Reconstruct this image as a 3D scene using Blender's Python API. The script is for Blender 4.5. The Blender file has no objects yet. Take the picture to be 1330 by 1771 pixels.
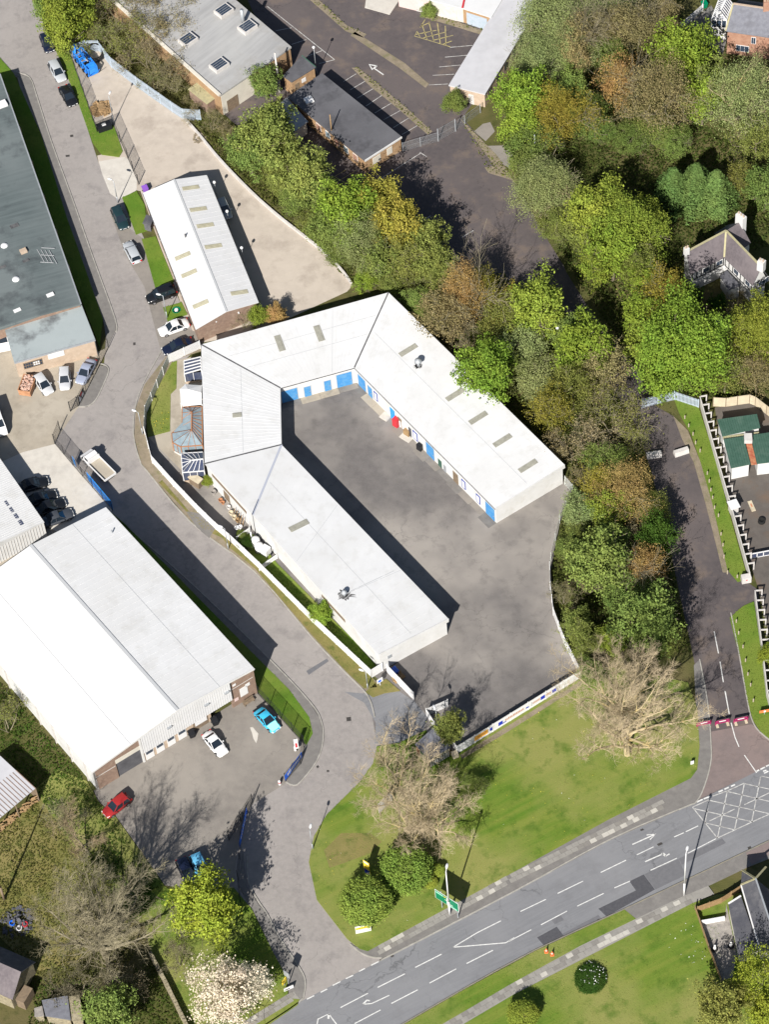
import bpy, bmesh, math, random
import numpy as np
from mathutils import Vector, Matrix
random.seed(7); RS = np.random.RandomState(7)
SC = bpy.context.scene
COL = SC.collection

# ---------------------------------------------------------------- camera
W, H = 1330.0, 1771.0            # photograph size; plan points below are read off it and dropped on the ground plane
FPX, PITCH, ROLL, SCALE = 5000.0, math.radians(54), math.radians(-6), 12.4
_f = np.array([0, math.cos(PITCH), -math.sin(PITCH)]); _x = np.array([1.0, 0, 0]); _u = np.cross(_x, _f)
AX = math.cos(ROLL)*_x + math.sin(ROLL)*_u
AU = -math.sin(ROLL)*_x + math.cos(ROLL)*_u
CAM = -(FPX/SCALE)*_f
cd = bpy.data.cameras.new('camera'); cam = bpy.data.objects.new('camera', cd); COL.objects.link(cam)
cd.sensor_fit = 'HORIZONTAL'; cd.sensor_width = 36.0; cd.lens = 36.0*FPX/W
cd.clip_start = 1.0; cd.clip_end = 5000.0
M = Matrix.Identity(4)
for i in range(3):
    M[i][0] = AX[i]; M[i][1] = AU[i]; M[i][2] = -_f[i]; M[i][3] = CAM[i]
cam.matrix_world = M
SC.camera = cam

# ---------------------------------------------------------------- light
SUN_EL, SHADOW_AZ = math.radians(37.5), math.radians(21.5)   # shadows run to +Y, a little to +X
wd = bpy.data.worlds.new('World'); SC.world = wd; wd.use_nodes = True
nt = wd.node_tree; nt.nodes.clear()
sky = nt.nodes.new('ShaderNodeTexSky'); sky.sky_type = 'NISHITA'; sky.sun_disc = False
sky.sun_elevation = SUN_EL; sky.sun_rotation = SHADOW_AZ + math.pi
bg = nt.nodes.new('ShaderNodeBackground'); bg.inputs[1].default_value = 0.05
wo = nt.nodes.new('ShaderNodeOutputWorld')
nt.links.new(sky.outputs[0], bg.inputs[0]); nt.links.new(bg.outputs[0], wo.inputs[0])
sl = bpy.data.lights.new('sun', 'SUN'); sl.energy = 5.0; sl.angle = math.radians(0.5); sl.color = (1.0, 0.955, 0.89)
so = bpy.data.objects.new('sun', sl); COL.objects.link(so)
sd = Vector((math.sin(SHADOW_AZ)*math.cos(SUN_EL), math.cos(SHADOW_AZ)*math.cos(SUN_EL), -math.sin(SUN_EL)))
so.rotation_euler = sd.to_track_quat('-Z', 'Y').to_euler(); so.location = (0, 0, 120)
SC.view_settings.view_transform = 'Standard'; SC.view_settings.look = 'None'
SC.view_settings.exposure = 0.78; SC.view_settings.gamma = 1.0; SC.view_settings.use_curve_mapping = False
SC.cycles.max_bounces = 6; SC.cycles.transparent_max_bounces = 8

# ---------------------------------------------------------------- plan helpers
def ray(p):
    return _f + (p[0]-W/2)/FPX*AX - (p[1]-H/2)/FPX*AU
def P(p, z=0.0):
    v = ray(p); t = (z-CAM[2])/v[2]; q = CAM + t*v
    return Vector((q[0], q[1], z))
def PS(pts, z=0.0): return [P(p, z) for p in pts]
def V(p, A, B):
    """photo point read on the upright plane through A and B -> point on that wall"""
    v = ray(p); n = np.array([B[1]-A[1], A[0]-B[0], 0.0])
    t = ((np.array(A)-CAM) @ n)/(v @ n); q = CAM + t*v
    return Vector(q)
def Z(ox, oy, k):
    return lambda *pts: [(ox+x/k, oy+y/k) for x, y in pts]
z1, z2, z3 = Z(0, 0, 2.956), Z(440, 0, 2.956), Z(880, 0, 2.956)
z4, z5, z6 = Z(0, 440, 2.956), Z(440, 440, 2.956), Z(880, 440, 2.956)
z7, z8, z9 = Z(0, 880, 2.956), Z(440, 880, 2.956), Z(880, 880, 2.956)
za, zb, zc = Z(0, 1321, 2.956), Z(440, 1321, 2.956), Z(880, 1321, 2.956)
def mscale(p):   # metres per photo pixel (across) near p on the ground
    return (P((p[0]+5, p[1]))-P((p[0]-5, p[1]))).length/10

# ---------------------------------------------------------------- materials
MATS = {}
def nodes(name):
    m = bpy.data.materials.new(name); m.use_nodes = True; t = m.node_tree
    b = t.nodes['Principled BSDF']; MATS[name] = m
    return m, t, b
def noise(t, co, scale, detail=5, rough=.6, lo=.35, hi=.65):
    n = t.nodes.new('ShaderNodeTexNoise'); n.inputs['Scale'].default_value = scale
    n.inputs['Detail'].default_value = detail; n.inputs['Roughness'].default_value = rough
    t.links.new(co, n.inputs['Vector'])
    r = t.nodes.new('ShaderNodeMapRange'); r.inputs[1].default_value = lo; r.inputs[2].default_value = hi
    t.links.new(n.outputs['Fac'], r.inputs[0])
    return r.outputs[0]
def mix(t, fac, a, b, mode='MIX'):
    n = t.nodes.new('ShaderNodeMix'); n.data_type = 'RGBA'; n.blend_type = mode
    if isinstance(fac, (int, float)): n.inputs[0].default_value = fac
    else: t.links.new(fac, n.inputs[0])
    for i, v in ((6, a), (7, b)):
        if isinstance(v, tuple): n.inputs[i].default_value = (*v[:3], 1)
        else: t.links.new(v, n.inputs[i])
    return n.outputs[2]
def mul(t, a, k):
    n = t.nodes.new('ShaderNodeMath'); n.operation = 'MULTIPLY'; t.links.new(a, n.inputs[0])
    if isinstance(k, (int, float)): n.inputs[1].default_value = k
    else: t.links.new(k, n.inputs[1])
    return n.outputs[0]
def mat(name, c1, c2=None, scale=1.0, c3=None, scale3=.08, f3=.6, c4=None, scale4=.6, f4=.5, rough=.85, speck=0.0, bump=0.0,
        bscale=12, metal=0, cracks=0.0, spec=.3, stretch=None, objcol=False, lohi=(.35, .65), crackscale=.16):
    m, t, b = nodes(name)
    g = t.nodes.new('ShaderNodeNewGeometry'); co = g.outputs['Position']
    if stretch:
        mp = t.nodes.new('ShaderNodeMapping'); mp.vector_type = 'TEXTURE'; mp.inputs['Scale'].default_value = tuple(1/q for q in stretch[:3])
        mp.inputs['Rotation'].default_value = (0, 0, stretch[3]); t.links.new(co, mp.inputs[0]); co2 = mp.outputs[0]
    else: co2 = co
    if objcol:
        oi = t.nodes.new('ShaderNodeObjectInfo'); col = oi.outputs['Color']
    else: col = c1
    if c2 is not None: col = mix(t, noise(t, co2, scale, lo=lohi[0], hi=lohi[1]), col, c2)
    if c3 is not None: col = mix(t, mul(t, noise(t, co, scale3, 4, .55, .42, .62), f3), col, c3)
    if c4 is not None: col = mix(t, mul(t, noise(t, co, scale4, 7, .65, .52, .66), f4), col, c4)
    if cracks:
        nz = t.nodes.new('ShaderNodeTexNoise'); nz.inputs['Scale'].default_value = .9; nz.inputs['Detail'].default_value = 4; t.links.new(co, nz.inputs['Vector'])
        ad = t.nodes.new('ShaderNodeVectorMath'); ad.operation = 'MULTIPLY_ADD'; t.links.new(nz.outputs['Color'], ad.inputs[0]); ad.inputs[1].default_value = (3, 3, 0); t.links.new(co, ad.inputs[2])
        vo = t.nodes.new('ShaderNodeTexVoronoi'); vo.feature = 'DISTANCE_TO_EDGE'; vo.inputs['Scale'].default_value = crackscale; t.links.new(ad.outputs[0], vo.inputs['Vector'])
        r = t.nodes.new('ShaderNodeMapRange'); r.inputs[1].default_value = .002; r.inputs[2].default_value = .012; r.inputs[3].default_value = cracks; r.inputs[4].default_value = 0
        t.links.new(vo.outputs['Distance'], r.inputs[0])
        k = mul(t, r.outputs[0], noise(t, co, .12, 3, .5, .45, .6))
        base = c1 if not objcol else (.05, .05, .05)
        col = mix(t, k, col, tuple(x*.3 for x in base[:3]))
    if speck: col = mix(t, mul(t, noise(t, co, 9.0, 3, .8, .3, .7), speck), col, tuple(min(1, x*1.7) for x in c1[:3]))
    if isinstance(col, tuple): b.inputs['Base Color'].default_value = (*col[:3], 1)
    else: t.links.new(col, b.inputs['Base Color'])
    b.inputs['Roughness'].default_value = rough; b.inputs['Metallic'].default_value = metal
    b.inputs['Specular IOR Level'].default_value = spec
    if bump:
        n = t.nodes.new('ShaderNodeTexNoise'); n.inputs['Scale'].default_value = bscale; n.inputs['Detail'].default_value = 4; t.links.new(co, n.inputs['Vector'])
        bp = t.nodes.new('ShaderNodeBump'); bp.inputs['Strength'].default_value = bump; bp.inputs['Distance'].default_value = .05
        t.links.new(n.outputs['Fac'], bp.inputs['Height']); t.links.new(bp.outputs[0], b.inputs['Normal'])
    return m
def leafmat(name, trans=.3):
    m, t, b = nodes(name)
    t.nodes.remove(b); out = t.nodes['Material Output']
    oi = t.nodes.new('ShaderNodeObjectInfo'); g = t.nodes.new('ShaderNodeNewGeometry')
    r = t.nodes.new('ShaderNodeMapRange'); r.inputs[3].default_value = .6; r.inputs[4].default_value = 1.4; t.links.new(g.outputs['Random Per Island'], r.inputs[0])
    hsv = t.nodes.new('ShaderNodeHueSaturation'); t.links.new(oi.outputs['Color'], hsv.inputs['Color']); t.links.new(r.outputs[0], hsv.inputs['Value'])
    n = t.nodes.new('ShaderNodeTexNoise'); n.inputs['Scale'].default_value = .5; n.inputs['Detail'].default_value = 3; t.links.new(g.outputs['Position'], n.inputs['Vector'])
    r2 = t.nodes.new('ShaderNodeMapRange'); r2.inputs[1].default_value = .3; r2.inputs[2].default_value = .7; r2.inputs[3].default_value = .488; r2.inputs[4].default_value = .512
    t.links.new(n.outputs['Fac'], r2.inputs[0]); t.links.new(r2.outputs[0], hsv.inputs['Hue'])
    d = t.nodes.new('ShaderNodeBsdfDiffuse'); tr = t.nodes.new('ShaderNodeBsdfTranslucent'); mx = t.nodes.new('ShaderNodeMixShader'); mx.inputs[0].default_value = trans
    t.links.new(hsv.outputs[0], d.inputs[0]); t.links.new(hsv.outputs[0], tr.inputs[0]); t.links.new(d.outputs[0], mx.inputs[1]); t.links.new(tr.outputs[0], mx.inputs[2])
    t.links.new(mx.outputs[0], out.inputs[0])
    return m
def glassmat(name, c, rough=.08):
    return mat(name, c, rough=rough, spec=.6)

# ---------------------------------------------------------------- mesh helpers
class MB:
    def __init__(s): s.v = []; s.f = []
    def add(s, vs, fs):
        o = len(s.v); s.v += [tuple(v) for v in vs]; s.f += [tuple(i+o for i in f) for f in fs]; return s
    def box(s, c, size, rz=0.0, ry=0.0, rx=0.0):
        a, b, d = size[0]/2, size[1]/2, size[2]/2
        R = Matrix.Rotation(rz, 3, 'Z') @ Matrix.Rotation(ry, 3, 'Y') @ Matrix.Rotation(rx, 3, 'X')
        vs = [Vector(c)+R @ Vector((x*a, y*b, z*d)) for z in (-1, 1) for x, y in ((-1, -1), (1, -1), (1, 1), (-1, 1))]
        return s.add(vs, [(3, 2, 1, 0), (4, 5, 6, 7), (0, 1, 5, 4), (1, 2, 6, 5), (2, 3, 7, 6), (3, 0, 4, 7)])
    def prism(s, pts, z0, z1, top=True, bottom=False):
        """closed loop of points; z1 may be a list of heights"""
        n = len(pts); zt = z1 if isinstance(z1, (list, tuple)) else [z1]*n
        vs = [(p[0], p[1], z0) for p in pts] + [(p[0], p[1], zt[i]) for i, p in enumerate(pts)]
        fs = [(i, (i+1) % n, n+(i+1) % n, n+i) for i in range(n)]
        if top: fs.append(tuple(range(n, 2*n)))
        if bottom: fs.append(tuple(reversed(range(n))))
        return s.add(vs, fs)
    def slab(s, pts, th):
        """roof sheet: 3D loop with thickness straight down"""
        n = len(pts); vs = [tuple(p) for p in pts] + [(p[0], p[1], p[2]-th) for p in pts]
        return s.add(vs, [tuple(range(n)), tuple(reversed(range(n, 2*n)))] + [((i+1) % n, i, n+i, n+(i+1) % n) for i in range(n)])
    def tube(s, p0, p1, r0, r1=None, n=6, cap=True):
        r1 = r0 if r1 is None else r1; p0 = Vector(p0); p1 = Vector(p1); d = p1-p0
        if d.length < 1e-6: return s
        d.normalize(); a = d.orthogonal().normalized(); b = d.cross(a)
        vs = [p0+(a*math.cos(k*2*math.pi/n)+b*math.sin(k*2*math.pi/n))*r0 for k in range(n)] + [p1+(a*math.cos(k*2*math.pi/n)+b*math.sin(k*2*math.pi/n))*r1 for k in range(n)]
        fs = [(k, (k+1) % n, n+(k+1) % n, n+k) for k in range(n)]
        if cap: fs += [tuple(reversed(range(n))), tuple(range(n, 2*n))]
        return s.add(vs, fs)
    def bar(s, p0, p1, w, h):
        """rectangular bar from p0 to p1, w across (level), h up"""
        p0 = Vector(p0); p1 = Vector(p1); d = (p1-p0); L = Vector((-d.y, d.x, 0))
        L = L.normalized()*w/2 if L.length > 1e-6 else Vector((w/2, 0, 0)); U = d.cross(L).normalized()*h/2
        if U.z < 0: U = -U
        vs = [q+a*L+b*U for q in (p0, p1) for a, b in ((-1, -1), (1, -1), (1, 1), (-1, 1))]
        return s.add(vs, [(0, 1, 2, 3), (7, 6, 5, 4), (0, 4, 5, 1), (1, 5, 6, 2), (2, 6, 7, 3), (3, 7, 4, 0)])
    def lathe(s, c, prof, n=12):
        c = Vector(c); vs = []; m = len(prof)
        for r, z in prof:
            vs += [c+Vector((r*math.cos(k*2*math.pi/n), r*math.sin(k*2*math.pi/n), z)) for k in range(n)]
        fs = [(i*n+k, i*n+(k+1) % n, (i+1)*n+(k+1) % n, (i+1)*n+k) for i in range(m-1) for k in range(n)]
        fs += [tuple(reversed(range(n))), tuple(range((m-1)*n, m*n))]
        return s.add(vs, fs)
    def mesh(s, name, m, smooth=False):
        me = bpy.data.meshes.new(name); me.from_pydata(s.v, [], s.f); me.update()
        if m: me.materials.append(MATS[m] if isinstance(m, str) else m)
        if smooth: me.polygons.foreach_set('use_smooth', [True]*len(me.polygons))
        return me
def root(o):
    while o.parent: o = o.parent
    return o
def link(name, me, parent=None, loc=None, rz=0.0, scale=None):
    o = bpy.data.objects.new(name, me); COL.objects.link(o)
    if loc is not None: o.location = loc
    if rz: o.rotation_euler = (0, 0, rz)
    if scale is not None: o.scale = scale
    if parent: o.parent = parent
    return o
def tag(o, label, cat, group=None, kind=None):
    if label: o['label'] = label
    if cat: o['category'] = cat
    if group: o['group'] = group
    if kind: o['kind'] = kind
    return o
def part(name, mb, m, parent, smooth=False, label=None):
    """world-coordinate part under a thing whose root only has a location"""
    L = root(parent).location
    mb.v = [(v[0]-L.x, v[1]-L.y, v[2]-L.z) for v in mb.v]
    o = link(name, mb.mesh(name, m, smooth), parent)
    if label: o['label'] = label
    return o
def thing(name, label, cat, loc=(0, 0, 0), rz=0.0, group=None):
    o = link(name, None, None, loc, rz); o.empty_display_size = .3
    return tag(o, label, cat, group)
def single(name, mb, m, label, cat, group=None, smooth=False):
    c = Vector((sum(v[0] for v in mb.v)/len(mb.v), sum(v[1] for v in mb.v)/len(mb.v), min(v[2] for v in mb.v)))
    mb.v = [(v[0]-c.x, v[1]-c.y, v[2]-c.z) for v in mb.v]
    return tag(link(name, mb.mesh(name, m, smooth), None, c), label, cat, group)
def copy_tree(o, parent=None):
    c = o.copy(); COL.objects.link(c); c.parent = parent
    for ch in o.children: copy_tree(ch, c)
    return c
def flat(pts, z):
    """triangulated level polygon (concave allowed) with a skirt to the ground"""
    bm = bmesh.new(); vs = [bm.verts.new((p[0], p[1], z)) for p in pts]; f = bm.faces.new(vs)
    if f.normal.z < 0: f.normal_flip()
    f.normal_update()
    if f.normal.z < 0: f.normal_flip()
    if z > .08:
        ed = [e for e in f.edges]; r = bmesh.ops.extrude_edge_only(bm, edges=ed)
        for v in r['geom']:
            if isinstance(v, bmesh.types.BMVert): v.co.z = -.05
    bmesh.ops.triangulate(bm, faces=[x for x in bm.faces if len(x.verts) > 4])
    bm.normal_update()
    return bm
def smoothpts(pts, n=4):
    """Catmull-Rom through open photo points"""
    out = []; p = [pts[0]]+list(pts)+[pts[-1]]
    for i in range(1, len(p)-2):
        for k in range(n):
            t = k/n; a, b, c, d = (np.array(q, float) for q in p[i-1:i+3])
            out.append(tuple(.5*((2*b)+(c-a)*t+(2*a-5*b+4*c-d)*t*t+(3*b-a-3*c+d)*t**3)))
    out.append(tuple(pts[-1])); return out
def sheet(name, px, z, m, parent=None, kind='structure', label=None):
    bm = flat(PS(px, z), z); me = bpy.data.meshes.new(name); bm.to_mesh(me); bm.free(); me.materials.append(MATS[m])
    o = link(name, me, parent)
    if not parent: o['kind'] = kind
    if label: o['label'] = label
    return o
def strip_pts(px, w, z=0.0, smooth=0):
    """photo polyline -> ground ribbon of width w metres (left and right points)"""
    q = PS(smoothpts(px, smooth) if smooth else px, z); n = len(q); L = []; R = []
    for i in range(n):
        d = (q[min(i+1, n-1)]-q[max(i-1, 0)]); d.z = 0; d.normalize(); s = Vector((-d.y, d.x, 0))*w/2
        L.append(q[i]+s); R.append(q[i]-s)
    return L, R
def ribbon(name, px, w, z, h, m, parent=None, smooth=0, kind='structure'):
    """kerb or low wall of width w and height h following a photo polyline"""
    L, R = strip_pts(px, w, 0, smooth); mb = MB(); n = len(L)
    vs = [(p.x, p.y, zz) for i in range(n) for p, zz in ((L[i], z), (L[i], z+h), (R[i], z+h), (R[i], z))]
    fs = [(4*i+a, 4*i+b, 4*i+4+b, 4*i+4+a) for i in range(n-1) for a, b in ((1, 0), (2, 1), (3, 2))] + [(0, 1, 2, 3), (4*n-1, 4*n-2, 4*n-3, 4*n-4)]
    mb.add(vs, fs)
    if parent: return part(name, mb, m, parent)
    o = link(name, mb.mesh(name, m)); o['kind'] = kind
    return o
def paint(name, px, w, z, m, parent):
    L, R = strip_pts(px, w, z); mb = MB(); n = len(L)
    mb.add([tuple(p) for i in range(n) for p in (L[i], R[i])], [(2*i+1, 2*i+3, 2*i+2, 2*i) for i in range(n-1)])
    return part(name, mb, m, parent)
# ---------------------------------------------------------------- palette
_a, _b = P((518, 1732)), P((1205, 1385)); RD = math.atan2(_b.y-_a.y, _b.x-_a.x)
_a, _b = P((7, 567)), P((140, 526)); FD = math.atan2(_b.y-_a.y, _b.x-_a.x)
mat('estate_asphalt', (.245, .226, .214), (.205, .19, .18), 1.6, c3=(.27, .25, .235), scale3=.05, f3=.7, c4=(.14, .13, .128), scale4=.35, f4=.55, speck=.18, bump=.25, bscale=25, cracks=.4)
mat('main_asphalt', (.165, .168, .178), (.14, .143, .152), 2.0, c3=(.19, .192, .2), scale3=.09, f3=.6, c4=(.12, .12, .126), scale4=.3, f4=.4, speck=.15, bump=.2, bscale=25, cracks=.6, stretch=(.12, 1.6, 1, RD))
mat('patch_asphalt', (.052, .053, .06), (.068, .068, .075), 3, speck=.2, bump=.2)
mat('patch_worn', (.105, .106, .114), (.125, .125, .133), 2, speck=.2, bump=.2)
mat('dark_asphalt', (.062, .054, .056), (.082, .07, .07), 1.3, c3=(.105, .088, .085), scale3=.07, f3=.8, c4=(.15, .115, .09), scale4=.28, f4=.6, speck=.2, bump=.3, cracks=.5)
mat('red_asphalt', (.165, .132, .126), (.14, .113, .109), 1.4, c3=(.19, .145, .132), scale3=.12, f3=.7, c4=(.1, .085, .083), scale4=.3, f4=.5, speck=.2, bump=.2, cracks=.6)
mat('yard_asphalt', (.13, .12, .115), (.1, .093, .09), .6, c3=(.27, .248, .222), scale3=.05, f3=1.0, c4=(.055, .05, .05), scale4=.5, f4=.3, speck=.25, bump=.3, cracks=.35)
mat('tan_yard', (.4, .352, .3), (.345, .303, .258), .7, c3=(.42, .37, .315), scale3=.06, f3=.7, c4=(.22, .185, .155), scale4=.22, f4=.5, speck=.12, bump=.25)
mat('beige_concrete', (.31, .275, .22), (.26, .23, .185), .8, c3=(.36, .325, .27), scale3=.09, f3=.7, c4=(.19, .165, .13), scale4=.3, f4=.55, speck=.12, bump=.2, cracks=.4)
mat('pale_concrete', (.47, .445, .4), (.42, .395, .355), .9, c4=(.28, .26, .24), scale4=.35, f4=.4, speck=.1, bump=.15)
mat('grey_yard', (.195, .178, .158), (.16, .146, .132), .9, c3=(.25, .228, .2), scale3=.08, f3=.7, c4=(.1, .092, .085), scale4=.25, f4=.35, speck=.15, bump=.2, cracks=.3)
mat('pavement', (.155, .147, .138), (.125, .118, .112), 1.5, c4=(.2, .19, .175), scale4=.5, f4=.5, speck=.2, bump=.2)
mat('slab', (.235, .225, .205), (.195, .186, .17), 1.2, speck=.15, bump=.15)
mat('slab_dark', (.19, .18, .162), (.16, .15, .138), 1.4, speck=.15)
mat('slab_new', (.4, .385, .345), (.34, .325, .29), 1.5, speck=.1)
mat('kerb', (.33, .315, .285), (.24, .23, .205), 1.5, bump=.1)
mat('kerb_dark', (.16, .15, .13), (.22, .2, .15), .8, bump=.1)
mat('lawn', (.075, .135, .016), (.145, .17, .032), .5, c3=(.215, .2, .07), scale3=.065, f3=.9, c4=(.045, .09, .011), scale4=.35, f4=.75, speck=.3, bump=.8, bscale=9, stretch=(.12, 1.5, 1, RD), rough=.95, spec=.1)
mat('dry_grass', (.15, .13, .045), (.1, .11, .03), .6, c3=(.2, .165, .07), scale3=.1, f3=.7, c4=(.05, .08, .016), scale4=.5, f4=.8, speck=.3, bump=1, bscale=6, rough=.95, spec=.1)
mat('soil_grass', (.075, .075, .025), (.05, .06, .018), .5, c3=(.11, .09, .045), scale3=.09, f3=.8, c4=(.03, .04, .012), scale4=.4, f4=.8, speck=.3, bump=1, bscale=5, rough=1, spec=.05)
mat('gravel_soil', (.2, .165, .12), (.13, .11, .075), .9, c4=(.09, .1, .03), scale4=.7, f4=.7, speck=.35, bump=.6, bscale=8, rough=1)
mat('paint_white', (.62, .62, .6), (.45, .45, .44), 2.5, rough=.7)
mat('paint_worn', (.5, .5, .48), (.26, .25, .24), 1.8, rough=.7)
mat('paint_yellow', (.42, .36, .14), (.2, .17, .1), 1.6, rough=.7)
mat('iron', (.035, .033, .032), (.06, .055, .05), 3, rough=.6)
mat('white_roof', (.56, .565, .57), (.52, .525, .53), .35, c3=(.5, .5, .495), scale3=.12, f3=.6, c4=(.4, .395, .375), scale4=.5, f4=.3, rough=.6)
mat('white_roof_soft', (.555, .557, .56), (.52, .523, .53), .3, c4=(.42, .415, .4), scale4=.45, f4=.25, rough=.6)
mat('lap_line', (.38, .39, .4), rough=.6)
mat('gutter_dark', (.05, .05, .055), (.12, .12, .12), 1.5, rough=.7)
mat('flash_grey', (.34, .36, .42), rough=.5)
mat('white_wall', (.56, .56, .555), (.51, .51, .5), .6, c4=(.4, .38, .33), scale4=.5, f4=.35, rough=.7)
mat('rooflight', (.4, .38, .28), (.32, .3, .22), 1.2, rough=.5)
mat('rooflight_grey', (.3, .295, .25), (.23, .225, .19), 1.5, rough=.5)
mat('blue_door', (.045, .2, .44), (.08, .25, .46), 1.6, c4=(.16, .3, .44), scale4=1.2, f4=.4, rough=.55)
mat('navy_frame', (.03, .06, .28), rough=.5)
mat('soot', (.012, .012, .013), rough=.9); mat('soot_thin', (.02, .02, .021), (.2, .2, .2), 1.8, rough=.9)
mat('brick_brown', (.24, .165, .125), (.19, .13, .1), 2.2, c4=(.32, .25, .19), scale4=1.2, f4=.4, bump=.3, bscale=16)
mat('brick_tan', (.34, .22, .12), (.27, .17, .095), 2.0, c4=(.42, .31, .2), scale4=.8, f4=.5, bump=.3, bscale=16)
mat('brick_pale', (.42, .33, .25), (.36, .28, .21), 1.4, c4=(.5, .42, .34), scale4=.8, f4=.4, bump=.2, bscale=16)
mat('brick_red', (.27, .145, .1), (.34, .2, .14), 1.4, c4=(.2, .08, .05), scale4=.9, f4=.5, bump=.3)
mat('render_pink', (.55, .42, .4), (.5, .4, .38), .8)
mat('render_cream', (.55, .52, .45), (.48, .45, .39), .8)
mat('green_felt', (.098, .12, .122), (.07, .087, .09), .9, c3=(.135, .155, .157), scale3=.07, f3=.7, c4=(.035, .04, .045), scale4=.18, f4=.75, stretch=(.12, 2.2, 1, FD), speck=.1)
mat('pale_felt', (.25, .285, .29), (.21, .24, .245), .8, c3=(.3, .335, .34), scale3=.1, f3=.7, c4=(.05, .05, .055), scale4=.16, f4=.8, speck=.1)
mat('grey_roof', (.32, .32, .32), (.26, .26, .26), .8, c3=(.37, .37, .36), scale3=.09, f3=.6, c4=(.2, .185, .165), scale4=.18, f4=.5, stretch=(.15, 2.0, 1, .75))
mat('black_felt', (.095, .095, .105), (.075, .075, .083), .8, c3=(.125, .125, .135), scale3=.1, f3=.7, c4=(.04, .04, .045), scale4=.25, f4=.6)
mat('strip_roof', (.44, .44, .46), (.4, .4, .42), .6, c4=(.33, .33, .34), scale4=.2, f4=.4)
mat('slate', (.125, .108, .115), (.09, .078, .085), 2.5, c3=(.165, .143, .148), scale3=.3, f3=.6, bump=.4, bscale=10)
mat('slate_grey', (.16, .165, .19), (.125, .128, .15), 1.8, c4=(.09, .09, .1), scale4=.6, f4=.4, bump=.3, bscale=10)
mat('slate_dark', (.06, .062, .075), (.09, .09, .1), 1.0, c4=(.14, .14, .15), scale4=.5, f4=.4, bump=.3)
mat('lichen', (.36, .33, .19), (.28, .26, .16), 2)
mat('stone', (.3, .26, .17), (.16, .14, .1), 3.5, c4=(.38, .34, .24), scale4=1.2, f4=.6, bump=.6, bscale=6)
mat('green_sheet', (.035, .085, .062), (.05, .105, .08), 1.5, c4=(.1, .15, .12), scale4=.4, f4=.4)
mat('glass_dark', (.03, .045, .07), rough=.1, spec=.6)
mat('glass_blue', (.04, .05, .095), (.07, .08, .11), 1.2, rough=.15, spec=.6)
mat('glass_pale', (.24, .3, .33), (.17, .22, .25), 1.5, rough=.25, spec=.5)
mat('wood_orange', (.34, .16, .08), rough=.6)
mat('timber', (.3, .2, .1), (.22, .14, .07), 2.5, bump=.2)
mat('timber_pale', (.36, .31, .24), (.28, .24, .18), 2.0)
mat('timber_old', (.2, .15, .1), (.14, .105, .075), 2.5, bump=.2)
mat('board_cream', (.5, .44, .32), (.42, .36, .26), 1.2, c4=(.3, .26, .19), scale4=.9, f4=.4)
mat('plastic_white', (.6, .6, .6), rough=.4)
mat('steel_galv', (.36, .38, .4), (.3, .32, .34), 2.0, rough=.5, metal=.3)
mat('palisade_blue', (.34, .41, .47), (.4, .45, .52), 1.5, rough=.5, metal=.1)
mat('mesh_black', (.012, .013, .016), rough=.5)
mat('mesh_pale', (.52, .55, .52), rough=.6)
mat('machine_blue', (.02, .17, .62), (.03, .24, .72), 2.0, rough=.4)
mat('rubber', (.012, .012, .012), rough=.8)
mat('cable_grey', (.3, .31, .33), rough=.5)
mat('banner_blue', (.01, .09, .6), (.01, .16, .75), .4, rough=.5)
mat('banner_cyan', (.02, .3, .8), (.02, .22, .75), .6, rough=.5)
mat('banner_royal', (.01, .03, .38), rough=.5)
mat('banner_orange', (.75, .36, .03), rough=.5)
mat('red_paint', (.45, .03, .04), rough=.5)
mat('rust_red', (.3, .07, .04), (.4, .2, .1), 2.0)
mat('marks_brown', (.42, .18, .1), rough=.6)
mat('sign_green', (.0, .16, .075), rough=.35)
mat('sign_mint', (.25, .55, .42), rough=.4)
mat('sign_yellow', (.75, .55, .05), rough=.4)
mat('concrete_white', (.5, .48, .46), (.42, .4, .38), 1.2)
mat('cone_orange', (.7, .18, .06), rough=.5)
mat('maroon', (.3, .02, .1), rough=.5)
mat('skip_orange', (.42, .22, .12), (.3, .15, .08), 1.5, rough=.7)
mat('rubble', (.5, .38, .32), (.38, .2, .14), 3.0)
mat('bin_blue', (.02, .08, .4), rough=.45)
mat('purple', (.2, .08, .4), rough=.6)
mat('patio', (.28, .26, .235), (.19, .175, .165), 2.2, c4=(.38, .35, .32), scale4=1.6, f4=.6)
mat('bark', (.17, .14, .1), (.11, .09, .065), 2, bump=.4)
mat('bark_tan', (.42, .35, .22), (.34, .275, .16), .8, c4=(.52, .4, .14), scale4=.35, f4=.75)
mat('clubhouse_tarmac', (.1, .088, .078), (.075, .066, .06), .8, c4=(.16, .1, .06), scale4=.2, f4=.5, speck=.2)
mat('lawn_fresh', (.065, .13, .014), (.1, .16, .02), .8, c3=(.15, .17, .035), scale3=.12, f3=.7, c4=(.04, .085, .01), scale4=.4, f4=.6, speck=.3, bump=.8, bscale=9, rough=.95, spec=.1)
mat('bark_grey', (.21, .185, .125), (.15, .13, .085), 1.2)
mat('twig', (.2, .17, .12), objcol=True, c2=None)
mat('car_paint', (.5, .5, .5), objcol=True, rough=.22, spec=.6)
mat('car_glass', (.012, .018, .026), rough=.05, spec=.7)
mat('tyre', (.015, .015, .015), rough=.9)
mat('rim', (.4, .4, .42), rough=.35, metal=.7)
mat('lamp_glass', (.75, .75, .72), rough=.15)
mat('tail_red', (.4, .01, .01), rough=.2)
mat('flower_white', (.75, .75, .7)); mat('flower_yellow', (.7, .55, .08))
leafmat('leaf'); leafmat('leaf_thin', .4)

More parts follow.
